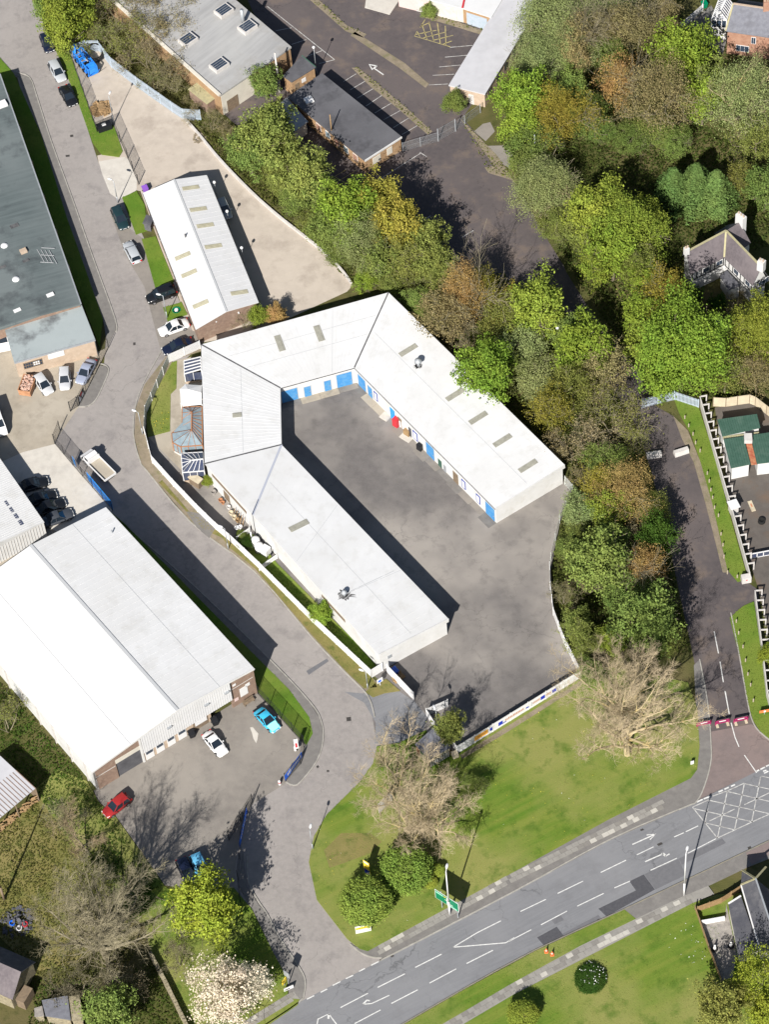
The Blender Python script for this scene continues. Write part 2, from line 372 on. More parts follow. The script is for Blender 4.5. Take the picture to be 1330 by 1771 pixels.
# ---------------------------------------------------------------- ground and roads
def g_sheet(): 
    mb = MB(); s = 1500; mb.add([(-s, -s, 0), (s, -s, 0), (s, s, 0), (-s, s, 0)], [(0, 1, 2, 3)])
    o = link('ground', mb.mesh('ground', 'soil_grass')); o['kind'] = 'structure'
g_sheet()
sheet('car_park', [(400, -60), (960, -60), (900, 60), (800, 205), (850, 260), (885, 310), (905, 340), (950, 420), (975, 460), (1000, 520), (940, 540), (860, 475), (800, 480), (740, 440), (640, 350), (560, 310), (480, 270), (400, 210), (375, 185), (440, 120), (505, 85), (440, 27)], .02, 'dark_asphalt')
CP = bpy.data.objects['car_park']
EST = sheet('estate_road', [(-60, -60), (41, -25), (71, 30), (95, 85), (132, 169), (149, 217), (171, 284), (215, 340), (262, 440), (300, 497), (345, 600), (300, 640), (245, 690), (240, 755), (262, 812), (335, 900), (445, 985), (545, 1100), (606, 1160), (700, 1200), (720, 1270), (660, 1325), (600, 1412), (560, 1490), (570, 1555), (620, 1630), (690, 1640), (660, 1672), (600, 1702), (518, 1745), (500, 1700), (440, 1600), (400, 1530), (420, 1400), (480, 1340), (520, 1290), (500, 1240), (420, 1144), (260, 1000), (180, 890), (94, 765), (135, 705), (180, 630), (185, 560), (142, 450), (105, 345), (60, 244), (30, 135), (-60, 90)], .03, 'estate_asphalt')
MAIN = sheet('main_road', [(380, 1820), (460, 1771), (518, 1732), (677, 1651), (890, 1541), (1052, 1453), (1205, 1385), (1340, 1318), (1420, 1280), (1420, 1410), (1330, 1453), (1080, 1571), (927, 1641), (800, 1710), (694, 1771), (600, 1830)], .034, 'main_asphalt')
CLOSED = sheet('closed_road', [(1200, 1392), (1215, 1358), (1222, 1321), (1224, 1290), (1215, 1215), (1198, 1130), (1172, 1010), (1148, 900), (1125, 810), (1100, 735), (1050, 660), (980, 585), (890, 500), (850, 470), (960, 440), (1010, 520), (1060, 590), (1110, 650), (1130, 700), (1165, 720), (1195, 760), (1222, 830), (1245, 900), (1268, 990), (1312, 1020), (1312, 1060), (1290, 1130), (1305, 1215), (1312, 1249), (1325, 1269), (1360, 1290), (1360, 1315)], .026, 'dark_asphalt')
sheet('junction_surface', [(1208, 1382), (1218, 1358), (1226, 1321), (1229, 1265), (1300, 1252), (1325, 1272), (1360, 1293), (1360, 1310)], .030, 'red_asphalt')
sheet('compound_yard', [(122, 97), (150, 84), (175, 85), (193, 113), (237, 145), (298, 190), (318, 203), (372, 267), (450, 348), (520, 405), (575, 450), (612, 492), (600, 505), (448, 575), (338, 595), (246, 340), (243, 331), (210, 325), (176, 310), (168, 270), (200, 262), (196, 216), (168, 227)], .024, 'tan_yard')
YARD = sheet('courtyard', [(350, 610), (670, 520), (985, 830), (992, 848), (968, 905), (953, 985), (957, 1060), (1005, 1170), (790, 1303), (735, 1265), (690, 1290), (650, 1275), (640, 1215), (660, 1180), (560, 1090), (350, 830)], .034, 'yard_asphalt')
sheet('unit_yard', [(162, 1367), (444, 1190), (475, 1222), (532, 1285), (493, 1355), (436, 1390), (412, 1450), (404, 1535), (330, 1540), (285, 1530), (250, 1480), (200, 1410), (170, 1385)], .036, 'grey_yard')
sheet('depot_yard', [(-60, 560), (20, 600), (167, 610), (188, 600), (135, 705), (94, 765), (193, 880), (120, 960), (-60, 990)], .034, 'beige_concrete')
sheet('loading_yard', [(0, 800), (40, 782), (95, 768), (150, 826), (195, 883), (120, 930), (60, 900)], .040, 'pale_concrete')
sheet('gate_apron', [(171, 280), (215, 272), (222, 276), (237, 312), (236, 330), (205, 346), (190, 335), (176, 300)], .036, 'pale_concrete')
sheet('entrance_apron', [(596, 1196), (640, 1200), (690, 1195), (716, 1212), (740, 1240), (732, 1262), (690, 1285), (648, 1285), (650, 1250), (630, 1215)], .040, 'main_asphalt')
# pavements and verges (raised)
KB = .13
sheet('pavement_upper_road', [(-60, 80), (30, 128), (51, 135), (64, 169), (88, 244), (125, 345), (162, 450), (199, 552), (200, 570), (186, 600), (178, 552), (142, 450), (115, 375), (71, 233), (32, 133), (-60, 110)], KB, 'pavement')
ribbon('kerb', [(30, 127), (51, 135), (64, 169), (88, 244), (125, 345), (162, 450), (199, 552), (201, 575)], .16, 0, .15, 'kerb', smooth=3)
sheet('pavement_island', [(173, 632), (183, 634), (188, 643), (166, 692), (150, 704), (136, 703)], KB, 'pavement')
ribbon('kerb', [(174, 630), (183, 633), (188, 643), (178, 668), (166, 692), (152, 703), (136, 704)], .16, 0, .15, 'kerb', smooth=3)
lawn_l = [(-10, 90), (24, 128), (71, 233), (115, 375), (142, 450), (178, 552), (172, 600), (110, 440), (60, 300), (0, 140)]
VL = sheet('verge_grass', lawn_l, KB+.02, 'lawn_fresh')
sheet('pavement_bend', [(196, 900), (270, 960), (350, 1030), (470, 1144), (535, 1213), (555, 1245), (559, 1279), (548, 1316), (520, 1352), (505, 1358), (493, 1352), (526, 1295), (528, 1283), (470, 1215), (443, 1170), (330, 1040)], KB, 'pavement')
ribbon('kerb', [(200, 896), (270, 955), (350, 1027), (470, 1144), (535, 1213), (555, 1245), (559, 1279), (548, 1316), (520, 1352), (507, 1358), (494, 1352)], .16, 0, .15, 'kerb', smooth=3)
warehouse_verge = [(185, 880), (215, 905), (300, 990), (440, 1132), (500, 1192), (535, 1240), (541, 1268), (530, 1288), (470, 1222), (446, 1196), (436, 1160)]
sheet('verge_grass', warehouse_verge, KB+.02, 'lawn_fresh')
sheet('pavement_lower_bend', [(420, 1470), (426, 1530), (448, 1565), (462, 1578), (484, 1622), (518, 1673), (528, 1696), (525, 1722), (516, 1732), (500, 1722), (497, 1690), (470, 1640), (436, 1570), (412, 1530)], KB, 'pavement')
ribbon('kerb', [(428, 1480), (430, 1525), (448, 1560), (462, 1580), (484, 1622), (518, 1673), (528, 1696), (526, 1718), (518, 1732), (460, 1771), (400, 1808)], .16, 0, .15, 'kerb', smooth=3)
sheet('verge_grass', [(518, 1727), (515, 1736), (460, 1774), (400, 1812), (380, 1800), (440, 1765), (496, 1725)], KB+.02, 'lawn')
SLABL = sheet('pavement_lower_slabs', [(496, 1723), (508, 1714), (518, 1726), (500, 1737), (440, 1775), (405, 1800), (390, 1790), (430, 1760)], KB+.006, 'slab')
# front lawn and strip along the white fence
tri = [(737, 1262), (750, 1300), (787, 1303), (1005, 1172), (1030, 1150), (1100, 1160), (1190, 1180), (1206, 1225), (1210, 1290), (1206, 1330), (1195, 1345), (1050, 1418), (880, 1512), (636, 1644), (622, 1640), (600, 1622), (548, 1555), (534, 1490), (543, 1445), (565, 1408), (622, 1352), (645, 1320), (652, 1290), (690, 1284)]
sheet('gate_soil', [(632, 1196), (650, 1180), (668, 1174), (692, 1194), (665, 1198), (645, 1205)], KB+.02, 'dry_grass')
sheet('footway_main_road', [(636, 1642), (609, 1634), (622, 1646), (640, 1653), (660, 1655), (677, 1650), (890, 1541), (1052, 1453), (1181, 1397), (1205, 1386), (1219, 1358), (1229, 1321), (1230, 1290), (1224, 1215), (1210, 1140), (1200, 1150), (1204, 1225), (1206, 1290), (1195, 1340), (880, 1508)], KB, 'pavement')
FW = bpy.data.objects['footway_main_road']
ribbon('kerb', [(606, 1632), (622, 1646), (640, 1654), (660, 1656), (677, 1651), (890, 1541), (1052, 1453), (1181, 1397), (1205, 1386), (1219, 1358), (1229, 1321), (1230, 1290), (1224, 1215), (1210, 1140)], .15, 0, .15, 'kerb', smooth=3)
TRI = sheet('front_lawn', tri, KB+.03, 'lawn')
sheet('trodden_grass', [(590, 1440), (640, 1440), (660, 1455), (640, 1475), (600, 1490), (570, 1500), (560, 1470)], KB+.036, 'dry_grass')
sheet('fence_foot_soil', [(795, 1306), (1000, 1180), (1008, 1174), (1006, 1184), (880, 1264), (800, 1312)], KB+.036, 'gravel_soil')
sheet('pavement_fence_corner', [(292, 610), (345, 597), (350, 606), (300, 622), (255, 702), (252, 744), (264, 797), (372, 915), (399, 932), (450, 983), (545, 1075), (645, 1172), (660, 1188), (640, 1200), (600, 1165), (538, 1100), (440, 988), (330, 903), (254, 814), (243, 799), (232, 755), (235, 705), (250, 665)], KB, 'gravel_soil')
ribbon('kerb', [(279, 608), (249, 662), (234, 705), (231, 755), (243, 800), (254, 815), (330, 904), (440, 989), (538, 1101), (600, 1166), (636, 1203), (648, 1240)], .15, 0, .15, 'kerb', smooth=3)
FS = [(280, 830), (330, 888), (352, 900), (372, 915), (399, 932), (450, 983), (545, 1075), (645, 1172), (652, 1188), (630, 1190), (600, 1162), (538, 1096), (442, 984), (395, 945), (385, 930), (350, 915), (318, 880), (275, 835)]
sheet('verge_grass', FS, KB+.02, 'dry_grass')
sheet('pavement_crossing', [(322, 884), (345, 888), (372, 914), (362, 930), (340, 912)], KB+.026, 'pavement')
sheet('display_lawn', [(294, 628), (306, 624), (305, 672), (295, 682), (294, 746), (256, 756), (253, 718), (272, 673)], .1, 'lawn')
sheet('display_path', [(306, 624), (330, 618), (350, 620), (352, 830), (330, 830), (300, 800), (256, 756), (294, 746), (295, 682), (305, 672)], .06, 'beige_concrete')
sheet('display_yard', [(256, 756), (300, 742), (352, 800), (440, 895), (470, 985), (450, 980), (395, 925), (264, 797)], .05, 'yard_asphalt')
sheet('strip_lawn', [(410, 915), (440, 925), (480, 975), (655, 1150), (650, 1163), (640, 1165), (541, 1069), (450, 978), (405, 935)], .12, 'lawn')
for q in ([(211, 342), (236, 331), (250, 355), (255, 399), (235, 406)], [(245, 414), (269, 409), (301, 487), (269, 500)], [(282, 532), (314, 523), (324, 544), (290, 556)]):
    sheet('unit_lawn', q, KB, 'lawn_fresh')
sheet('parking_bays', [(192, 372), (235, 404), (246, 412), (270, 500), (282, 530), (292, 556), (340, 575), (350, 598), (290, 607), (277, 604), (250, 497), (216, 440)], .036, 'grey_yard')
sheet('hedge_verge', [(95, 85), (122, 97), (168, 227), (196, 216), (212, 262), (206, 272), (176, 268), (160, 247), (149, 217), (132, 169)], KB, 'lawn_fresh')
sheet('hedge_verge', [(41, -25), (120, -25), (140, 60), (125, 95), (95, 85), (80, 54), (71, 30)], KB, 'lawn')
RV1 = [(1165, 688), (1208, 704), (1235, 785), (1262, 890), (1293, 1000), (1276, 1006), (1258, 985), (1246, 930), (1232, 870), (1212, 800), (1195, 750), (1175, 715)]
RV2 = [(1262, 1068), (1285, 1048), (1304, 1040), (1317, 1130), (1328, 1215), (1345, 1285), (1330, 1278), (1315, 1264), (1303, 1246), (1293, 1215), (1278, 1130)]
sheet('roadside_verge', RV1, KB, 'lawn_fresh'); sheet('roadside_verge', RV2, KB, 'lawn_fresh')
ribbon('kerb', [(1264, 1060), (1278, 1130), (1293, 1215), (1301, 1246), (1314, 1266), (1345, 1290)], .15, 0, .14, 'kerb', smooth=3)
sheet('roadside_soil', [(1165, 720), (1190, 745), (1212, 800), (1232, 870), (1250, 950), (1260, 990), (1250, 990), (1238, 940), (1220, 870), (1200, 800), (1180, 760)], .05, 'gravel_soil')
# below the main road
sheet('verge_grass', [(1080, 1572), (1100, 1588), (1005, 1634), (890, 1697), (758, 1774), (690, 1820), (640, 1820), (694, 1773), (800, 1712), (927, 1643)], KB+.02, 'lawn')
sheet('footway_widening', [(1080, 1572), (1330, 1454), (1420, 1412), (1420, 1450), (1340, 1480), (1290, 1500), (1225, 1531), (1171, 1554), (1100, 1588)], KB, 'pavement')
sheet('driveway_crossing', [(1290, 1474), (1345, 1448), (1345, 1470), (1300, 1494)], KB+.01, 'red_asphalt')
ribbon('kerb', [(640, 1802), (694, 1772), (800, 1711), (927, 1642), (1080, 1572), (1330, 1454), (1420, 1412)], .15, 0, .15, 'kerb_dark', smooth=2)
SLABR = sheet('slab_path', [(890, 1697), (1005, 1634), (1100, 1588), (1171, 1554), (1225, 1531), (1235, 1545), (1198, 1561), (1117, 1602), (1015, 1654), (890, 1718), (800, 1771), (740, 1810), (705, 1810), (758, 1771)], KB, 'slab')
LOWL = sheet('garden_lawn', [(1198, 1561), (1240, 1546), (1345, 1540), (1380, 1840), (690, 1840), (740, 1810), (800, 1771), (890, 1718), (1015, 1654), (1117, 1602)], KB+.02, 'lawn')
sheet('cottage_lawn', [(300, 1540), (405, 1535), (436, 1572), (470, 1642), (497, 1692), (498, 1722), (430, 1760), (380, 1800), (330, 1800), (262, 1650), (250, 1600)], KB+.01, 'lawn')
sheet('garden_grass', [(-20, 1430), (70, 1380), (160, 1480), (210, 1560), (150, 1660), (60, 1680), (-20, 1600)], .06, 'dry_grass')
sheet('bank_grass', [(60, 1365), (100, 1330), (150, 1350), (172, 1388), (200, 1412), (250, 1482), (285, 1532), (300, 1542), (250, 1600), (200, 1560), (110, 1440)], .09, 'lawn')
sheet('pub_yard', [(1236, 705), (1296, 697), (1345, 725), (1400, 1100), (1330, 1100), (1312, 1020), (1262, 860)], .06, 'clubhouse_tarmac')
sheet('house_drive', [(1180, 50), (1230, 10), (1260, 60), (1250, 95), (1215, 95)], .05, 'pavement')
# soil islands in the car park
for q in ([(535, 0), (545, -5), (600, 45), (634, 60), (628, 66), (598, 55)], [(606, 62), (614, 56), (700, 110), (742, 146), (736, 153), (690, 118)], [(608, 118), (620, 118), (700, 185), (748, 228), (740, 234), (690, 190), (640, 150)], [(795, 205), (806, 215), (860, 270), (905, 335), (885, 312), (845, 300), (838, 290), (855, 288)], [(745, 25), (790, 38), (845, 58), (835, 62), (780, 45), (735, 32)]):
    sheet('weedy_strip', q, .05, 'gravel_soil')
sheet('patched_tarmac', [(835, 215), (848, 212), (856, 228), (840, 245), (820, 228)], .028, 'grey_yard'); sheet('patched_tarmac', [(842, 253), (882, 252), (890, 275), (884, 294), (870, 285)], .028, 'grey_yard')
sheet('slab_base', [(633, 0), (640, -12), (700, -12), (690, 2), (674, 26), (631, 14)], .12, 'pale_concrete')

# ---------------------------------------------------------------- painted markings
def line(px, m='paint_white', w=.12, par=MAIN, z=.042, name='lane_marking'): paint(name, px, w, z, m, par)
for a in ([(440, 1243), (580, 1170)], [(630, 1140), (770, 1070)], [(822, 1038), (957, 970)], [(512, 1325), (645, 1255)], [(700, 1222), (835, 1152)], [(895, 1118), (1032, 1045)], [(1085, 1018), (1220, 950)], [(1015, 935), (1140, 860), (1260, 800)], [(1015, 935), (1285, 912), (1330, 885)], [(690, 1180), (600, 1222), (555, 1226)]):
    line(zb(*a), w=.13)
line(zb((555, 1226), (575, 1205), (590, 1208)), w=.2); line(zb((320, 1330), (325, 1302), (380, 1275), (425, 1335)), w=.14); line(zb((380, 1275), (378, 1300)), w=.25)
for a in ([(268, 1200), (305, 1182)], [(338, 1165), (372, 1148)], [(400, 1130), (440, 1110)], [(468, 1095), (505, 1078)], [(535, 1058), (565, 1043)], [(597, 1027), (635, 1008)]): line(zb(*a), w=.15)
for a in ([(0, 905), (115, 845)], [(165, 820), (298, 750)], [(350, 725), (485, 660)], [(540, 632), (620, 597)], [(470, 553), (600, 490)], [(250, 660), (380, 597)], [(60, 752), (190, 690)], [(655, 463), (740, 422)], [(845, 372), (895, 350)], [(905, 345), (968, 315)], [(725, 542), (860, 480)], [(915, 455), (1060, 380)]): line(zc(*a), w=.12)
line(zc((632, 410), (750, 357)), w=.16); line(zc((705, 362), (752, 356), (722, 385)), w=.14); line(zc((697, 498), (795, 455)), w=.16); line(zc((780, 455), (800, 470), (822, 458)), w=.16); line(zc((805, 473), (795, 456)), w=.16)
zd = Z(1190, 1180, 5.9)
BX = [[(45, 1270), (300, 1585)], [(300, 1585), (650, 1422), (900, 1310)], [(45, 1270), (210, 1195)], [(250, 1158), (400, 1105), (575, 1025)], [(750, 955), (900, 985)], [(60, 1285), (660, 1420)], [(215, 1200), (900, 1352)], [(400, 1110), (900, 1228)], [(575, 1030), (900, 1102)], [(175, 1430), (470, 1500)], [(215, 1200), (175, 1430)], [(400, 1110), (300, 1585)], [(575, 1030), (475, 1500)], [(740, 960), (650, 1420)], [(220, 1410), (475, 1290)], [(575, 1245), (900, 1090)]]
for a in BX: line(zd(*a), 'paint_worn', .13, name='box_junction_line')
for a in ([(90, 1218), (150, 1190)], [(160, 1186), (230, 1160)], [(310, 1115), (355, 1097)], [(372, 1088), (415, 1068)], [(438, 1058), (480, 1040)], [(700, 905), (725, 890)], [(738, 885), (785, 862)], [(795, 855), (850, 830)], [(765, 905), (800, 893)], [(775, 925), (820, 903)]): line(zd(*a), w=.2, z=.046, name='give_way_marking')
for a in ([(380, 90), (420, 320)], [(440, 410), (480, 560), (520, 655)], [(575, 740), (700, 920)]): line(zd(*a), w=.13, par=CLOSED, z=.036)
for a in ([(1050, 625), (1072, 738)], [(1080, 780), (1097, 885)]): line(z9(*a), w=.13, par=CLOSED, z=.036)
line([(z9(x)[0]) for x in ((1105, 930), (1127, 1045))], w=.13, par=CLOSED, z=.034)
for a in ([(520, 380), (455, 420)], [(565, 418), (490, 462)], [(608, 455), (525, 505)], [(652, 490), (570, 545)], [(700, 530), (615, 580)], [(745, 568), (660, 615)], [(790, 605), (710, 655)], [(832, 645), (755, 690)], [(1115, 235), (1000, 245)], [(1090, 285), (975, 295)], [(1058, 335), (945, 345)], [(1022, 382), (912, 388)], [(990, 432), (890, 437)], [(850, 785), (630, 925)], [(765, 905), (675, 965)], [(590, 905), (725, 1005)], [(845, 780), (880, 803)], [(65, 35), (410, 308)], [(410, 308), (330, 328)], [(190, 145), (110, 160)], [(265, 205), (190, 230)], [(345, 262), (270, 290)], [(1120, 1180), (1060, 1215)], [(900, 1105), (860, 1130)]):
    line(z2(*a), 'paint_worn', .11, CP, .03, 'bay_line')
line(z2((660, 385), (610, 350)), 'paint_white', .2, CP, .03, 'arrow_marking'); line(z2((625, 340), (588, 333), (602, 358), (625, 340)), 'paint_white', .3, CP, .034, 'arrow_marking')
zh = Z(620, 0, 4.03)
for a in ([(465, 140), (430, 195)], [(410, 220), (390, 255), (640, 330)], [(440, 170), (480, 280)], [(490, 155), (525, 290)], [(550, 165), (570, 305)], [(605, 185), (610, 320)], [(410, 225), (430, 265)], [(430, 190), (500, 160)], [(395, 245), (545, 215)], [(450, 268), (600, 230)], [(520, 285), (660, 250)], [(590, 312), (650, 290)]): line(zh(*a), 'paint_yellow', .14, CP, .03, 'hatch_line')
for a in ([(245, 765), (310, 790)], [(370, 880), (420, 870)], [(380, 920), (470, 870)], [(400, 945), (510, 880)], [(450, 950), (540, 880)], [(400, 900), (470, 940)], [(250, 790), (290, 760)], [(300, 800), (340, 770)]): line(z2(*a), 'paint_yellow', .12, CP, .03, 'hatch_line')
for a, m in (([(145, 885), (245, 830), (288, 885), (190, 938)], 'patch_asphalt'), ([(218, 795), (265, 773), (283, 795), (235, 818)], 'patch_worn'), ([(458, 738), (650, 645), (617, 598), (690, 563), (747, 640), (500, 778)], 'patch_asphalt'), ([(692, 562), (868, 484), (905, 566), (750, 640)], 'patch_worn'), ([(870, 482), (1090, 378), (1110, 402), (884, 514)], 'patch_worn'), ([(288, 885), (275, 865), (458, 770), (480, 795)], 'patch_worn')):
    sheet('tarmac_patch', zc(*a), .038, m, MAIN)
for p in ([(757, 408), (780, 398), (788, 408), (765, 418)], [(670, 335), (685, 328), (692, 336), (677, 342)], [(1220, 425), (1236, 418), (1240, 428), (1225, 435)], [(450, 795), (463, 789), (468, 797), (455, 803)]): sheet('drain_cover', zc(*p), .05, 'iron', MAIN)
sheet('drain_cover', zb((694, 977), (705, 970), (715, 980), (702, 987)), .05, 'iron', MAIN); sheet('drain_cover', zb((1060, 1152), (1075, 1146), (1080, 1156), (1066, 1162)), .05, 'iron', MAIN)
for p in ([(470, 1065), (493, 1062), (495, 1082), (472, 1085)], [(272, 980), (282, 975), (288, 986), (278, 992)]): sheet('drain_cover', z8(*p), .042, 'iron', EST)
sheet('drain_cover', zb((315, 12), (325, 5), (332, 14), (322, 22)), .042, 'iron', EST); sheet('drain_cover', zb((370, 30), (382, 30), (382, 40), (370, 40)), .042, 'iron', EST)
sheet('drain_cover', z4((680, 452), (692, 450), (693, 464), (681, 466)), .042, 'iron', EST); sheet('drain_cover', z1((335, 795), (355, 793), (356, 803), (336, 805)), .042, 'iron', EST); sheet('drain_cover', z1((358, 692), (374, 690), (375, 702), (359, 704)), .042, 'iron', EST)
sheet('pale_stain', Z(400, 1190, 6.65)((215, 450), (245, 445), (310, 520), (300, 590), (285, 630), (255, 580), (240, 520)), .04, 'pale_concrete', EST)
sheet('settled_patch', z8((265, 828), (370, 765), (380, 778), (278, 848)), .034, 'patch_worn', EST)
# paving slabs laid one by one
def slabs(parent, a, b, rows, w, d, z, pnew, seed):
    r = random.Random(seed); A, B = P(a), P(b); dv = (B-A); L = dv.length; u = dv/L; nrm = Vector((-u.y, u.x, 0)); ang = math.atan2(u.y, u.x); n = int(L/w)
    me = [MB().box((0, 0, 0), (w-.03, d-.03, .05)).mesh('slab', m) for m in ('slab', 'slab_new', 'slab_dark')]
    for i in range(n):
        for k in range(rows):
            q = A+u*(w*(i+.5+(.5 if k % 2 else 0)))+nrm*(d*(k-(rows-1)/2))
            link('paving_slab', me[1 if r.random() < pnew else (2 if r.random() < .3 else 0)], parent, (q.x, q.y, z+r.uniform(-.006, .008)), ang+r.uniform(-.008, .008))
slabs(FW, (652, 1645), (880, 1521), 2, .9, .62, KB, .1, 1); slabs(FW, (880, 1521), (1150, 1389), 2, .9, .62, KB, .2, 2)
slabs(SLABR, (775, 1775), (890, 1707), 2, .9, .62, KB, .05, 3); slabs(SLABR, (890, 1707), (1010, 1644), 2, .9, .62, KB, .12, 4); slabs(SLABR, (1010, 1644), (1200, 1552), 2, .9, .62, KB, .22, 5)
slabs(SLABL, (430, 1770), (508, 1722), 2, .9, .62, KB+.012, .15, 6)
# ---------------------------------------------------------------- buildings
def wallbox(parent, name, A, B, t0, t1, z0, z1, m, out=.05, side=1, inn=.06, label=None):
    """upright panel set into / onto the wall line A-B, side=+1 proud to the left of A->B"""
    A = Vector((A[0], A[1], 0)); B = Vector((B[0], B[1], 0)); u = (B-A).normalized(); n = Vector((-u.y, u.x, 0))*side
    p, q = A+u*t0, A+u*t1
    mb = MB().prism([p-n*inn, q-n*inn, q+n*out, p+n*out], z0, z1, bottom=True)
    return part(name, mb, m, parent, label=label)
def tpos(A, B, px, z):
    q = V(px, A, B); u = Vector((B[0]-A[0], B[1]-A[1], 0)).normalized()
    return (q-Vector((A[0], A[1], 0))).dot(u)
def window(parent, A, B, t0, t1, z0, z1, side=1, frame='plastic_white', glass='glass_dark', bars=1):
    f = wallbox(parent, 'window', A, B, t0, t1, z0, z1, frame, .05, side)
    n = bars+1; w = (t1-t0-.1)/n
    for k in range(n): wallbox(f, 'pane', A, B, t0+.06+k*w, t0+.02+(k+1)*w, z0+.08, z1-.08, glass, .07, side)
    return f
def lin(a, b, t): return a+(b-a)*t

# --- U-shaped workshop building
HO, HI = 4.3, 3.7
O = PS([(977, 805), (672, 507), (348, 597), (354, 803), (437, 891), (655, 1133)], HO)
I = PS([(857, 881), (613, 637), (485, 672), (487, 770), (487, 770), (776, 1071)], HI)
U = thing('workshop_building', 'long white roofed workshop building wrapped round an open courtyard with blue doors', 'building', P((600, 800)))
for k in range(5):
    a, b, c, d = O[k], O[k+1], I[k+1], I[k]
    loop = [a, b, c, d] if (c-d).length > .1 else [a, b, c]
    part('roof', MB().slab([Vector((p.x, p.y, p.z+.12)) for p in loop], .14), 'white_roof', U)
# walls slightly inside the roof edge
cen = Vector((0, 0, 0))
def inset(loop, d):
    n = len(loop); out = []
    ar = sum(loop[i].x*loop[(i+1) % n].y-loop[(i+1) % n].x*loop[i].y for i in range(n)); s = 1 if ar > 0 else -1
    for i in range(n):
        p0, p1, p2 = loop[i-1], loop[i], loop[(i+1) % n]
        e1 = (p1-p0); e1.z = 0; e1.normalize(); e2 = (p2-p1); e2.z = 0; e2.normalize()
        n1 = Vector((-e1.y, e1.x, 0))*s; n2 = Vector((-e2.y, e2.x, 0))*s; bs = (n1+n2); k = bs.length_squared
        out.append(p1+bs*(2*d/k if k > .2 else d))
    return out
loop = [O[0], O[1], O[2], O[3], O[5], I[5], I[3], I[2], I[1], I[0]]
hz = [HO, HO, HO, HO, HO, HI, HI, HI, HI, HI]
il = inset([Vector((p.x, p.y, 0)) for p in loop], .22)
OUT = -1 if sum(il[i].x*il[(i+1) % 10].y-il[(i+1) % 10].x*il[i].y for i in range(10)) > 0 else 1
names = ['outer_wall', 'back_wall', 'side_wall', 'street_wall', 'end_wall', 'yard_wall', 'yard_wall', 'yard_wall', 'yard_wall', 'end_wall']
for i in range(10):
    p, q = il[i], il[(i+1) % 10]; h0, h1 = hz[i]-.02, hz[(i+1) % 10]-.02
    u = (q-p).normalized(); nn = Vector((-u.y, u.x, 0))*.12
    mb = MB(); mb.add([(p.x, p.y, -.1), (q.x, q.y, -.1), (q.x, q.y, h1), (p.x, p.y, h0), (p.x+nn.x, p.y+nn.y, -.1), (q.x+nn.x, q.y+nn.y, -.1), (q.x+nn.x, q.y+nn.y, h1), (p.x+nn.x, p.y+nn.y, h0)], [(0, 1, 2, 3), (7, 6, 5, 4), (3, 2, 6, 7), (0, 4, 5, 1), (0, 3, 7, 4), (1, 5, 6, 2)])
    part(names[i], mb, 'white_wall', U)
# white fascias at the two ends, dark gutter along the yard
for a, b in ((O[0], I[0]), (O[5], I[5])):
    part('fascia', MB().bar(Vector((a.x, a.y, a.z-.18)), Vector((b.x, b.y, b.z-.18)), .06, .75), 'white_wall', U)
for a, b in ((I[0], I[1]), (I[1], I[2]), (I[2], I[3]), (I[3], I[5])):
    part('gutter', MB().bar(Vector((a.x, a.y, a.z+.0)), Vector((b.x, b.y, b.z+.0)), .14, .12), 'gutter_dark', U)
for a, b, m in ((O[1], I[1], 'gutter_dark'), (O[2], I[2], 'gutter_dark'), (O[3], I[3], 'gutter_dark'), (O[4], I[4], 'flash_grey')):
    part('valley_gutter', MB().bar(Vector((a.x, a.y, a.z+.13)), Vector((b.x, b.y, b.z+.13)), .2 if m == 'gutter_dark' else .3, .04), m, U)
def onroof(k, s, t):
    """point on roof segment k: s along outer edge, t outer->inner"""
    p = lin(O[k], O[k+1], s); q = lin(I[k], I[k+1], s); r = lin(p, q, t); return r+Vector((0, 0, .125))
for k in (0, 1, 2, 4):
    for t in ((.5,) if k != 1 else (.3, .55)):
        part('roof_lap', MB().bar(onroof(k, .02, t), onroof(k, .98, t), .07, .02), 'lap_line', U)
for k, ss in ((1, (.3, .62)), (4, (.35,)), (2, (.5,))):
    for s_ in ss: part('roof_lap', MB().bar(onroof(k, s_, .02), onroof(k, s_, .98), .05, .016), 'lap_line', U)
for k in (0, 1, 2, 4):
    sr = MB(); n_ = int((O[k+1]-O[k]).length/.95)
    for j in range(1, n_): sr.bar(onroof(k, j/n_, .01), onroof(k, j/n_, .99), .05, .03)
    part('sheet_ribs', sr, 'white_roof', U)
for a_, b_ in ((il[7], il[8]), (il[8], il[9])):
    u_ = (b_-a_).normalized(); n_ = Vector((-u_.y, u_.x, 0))*OUT; q_ = MB(); N_ = int((b_-a_).length/2.4); rr_ = random.Random(4)
    for j in range(N_): p0, p1 = lin(a_, b_, j/N_)+u_*.02, lin(a_, b_, (j+1)/N_)-u_*.02; w_ = rr_.uniform(.9, 1.5); part('apron_slab', MB().prism([p0, p1, p1+n_*w_, p0+n_*w_], .0, .05+rr_.uniform(0, .015)), rr_.choice(['beige_concrete', 'grey_yard', 'grey_yard', 'pavement']), U)
def rooflight(parent, p, d, L, w, m='rooflight_grey', up=None):
    d = d.normalized(); n = Vector((-d.y, d.x, 0)).normalized()
    mb = MB().slab([p-d*L/2-n*w/2, p+d*L/2-n*w/2, p+d*L/2+n*w/2, p-d*L/2+n*w/2], .05)
    for k in range(1, 3): 
        q = p-n*w/2+n*w*k/3; mb.bar(q-d*L/2+Vector((0, 0, .02)), q+d*L/2+Vector((0, 0, .02)), .04, .04)
    o = part('rooflight', mb, m, parent); return o
def roofpt(px, k):
    A, B, C = O[k], O[k+1], I[k]; n = (B-A).cross(C-A); v = Vector(ray(px)); t = (A-Vector(CAM)).dot(n)/v.dot(n); return Vector(CAM)+v*t+Vector((0, 0, .18))
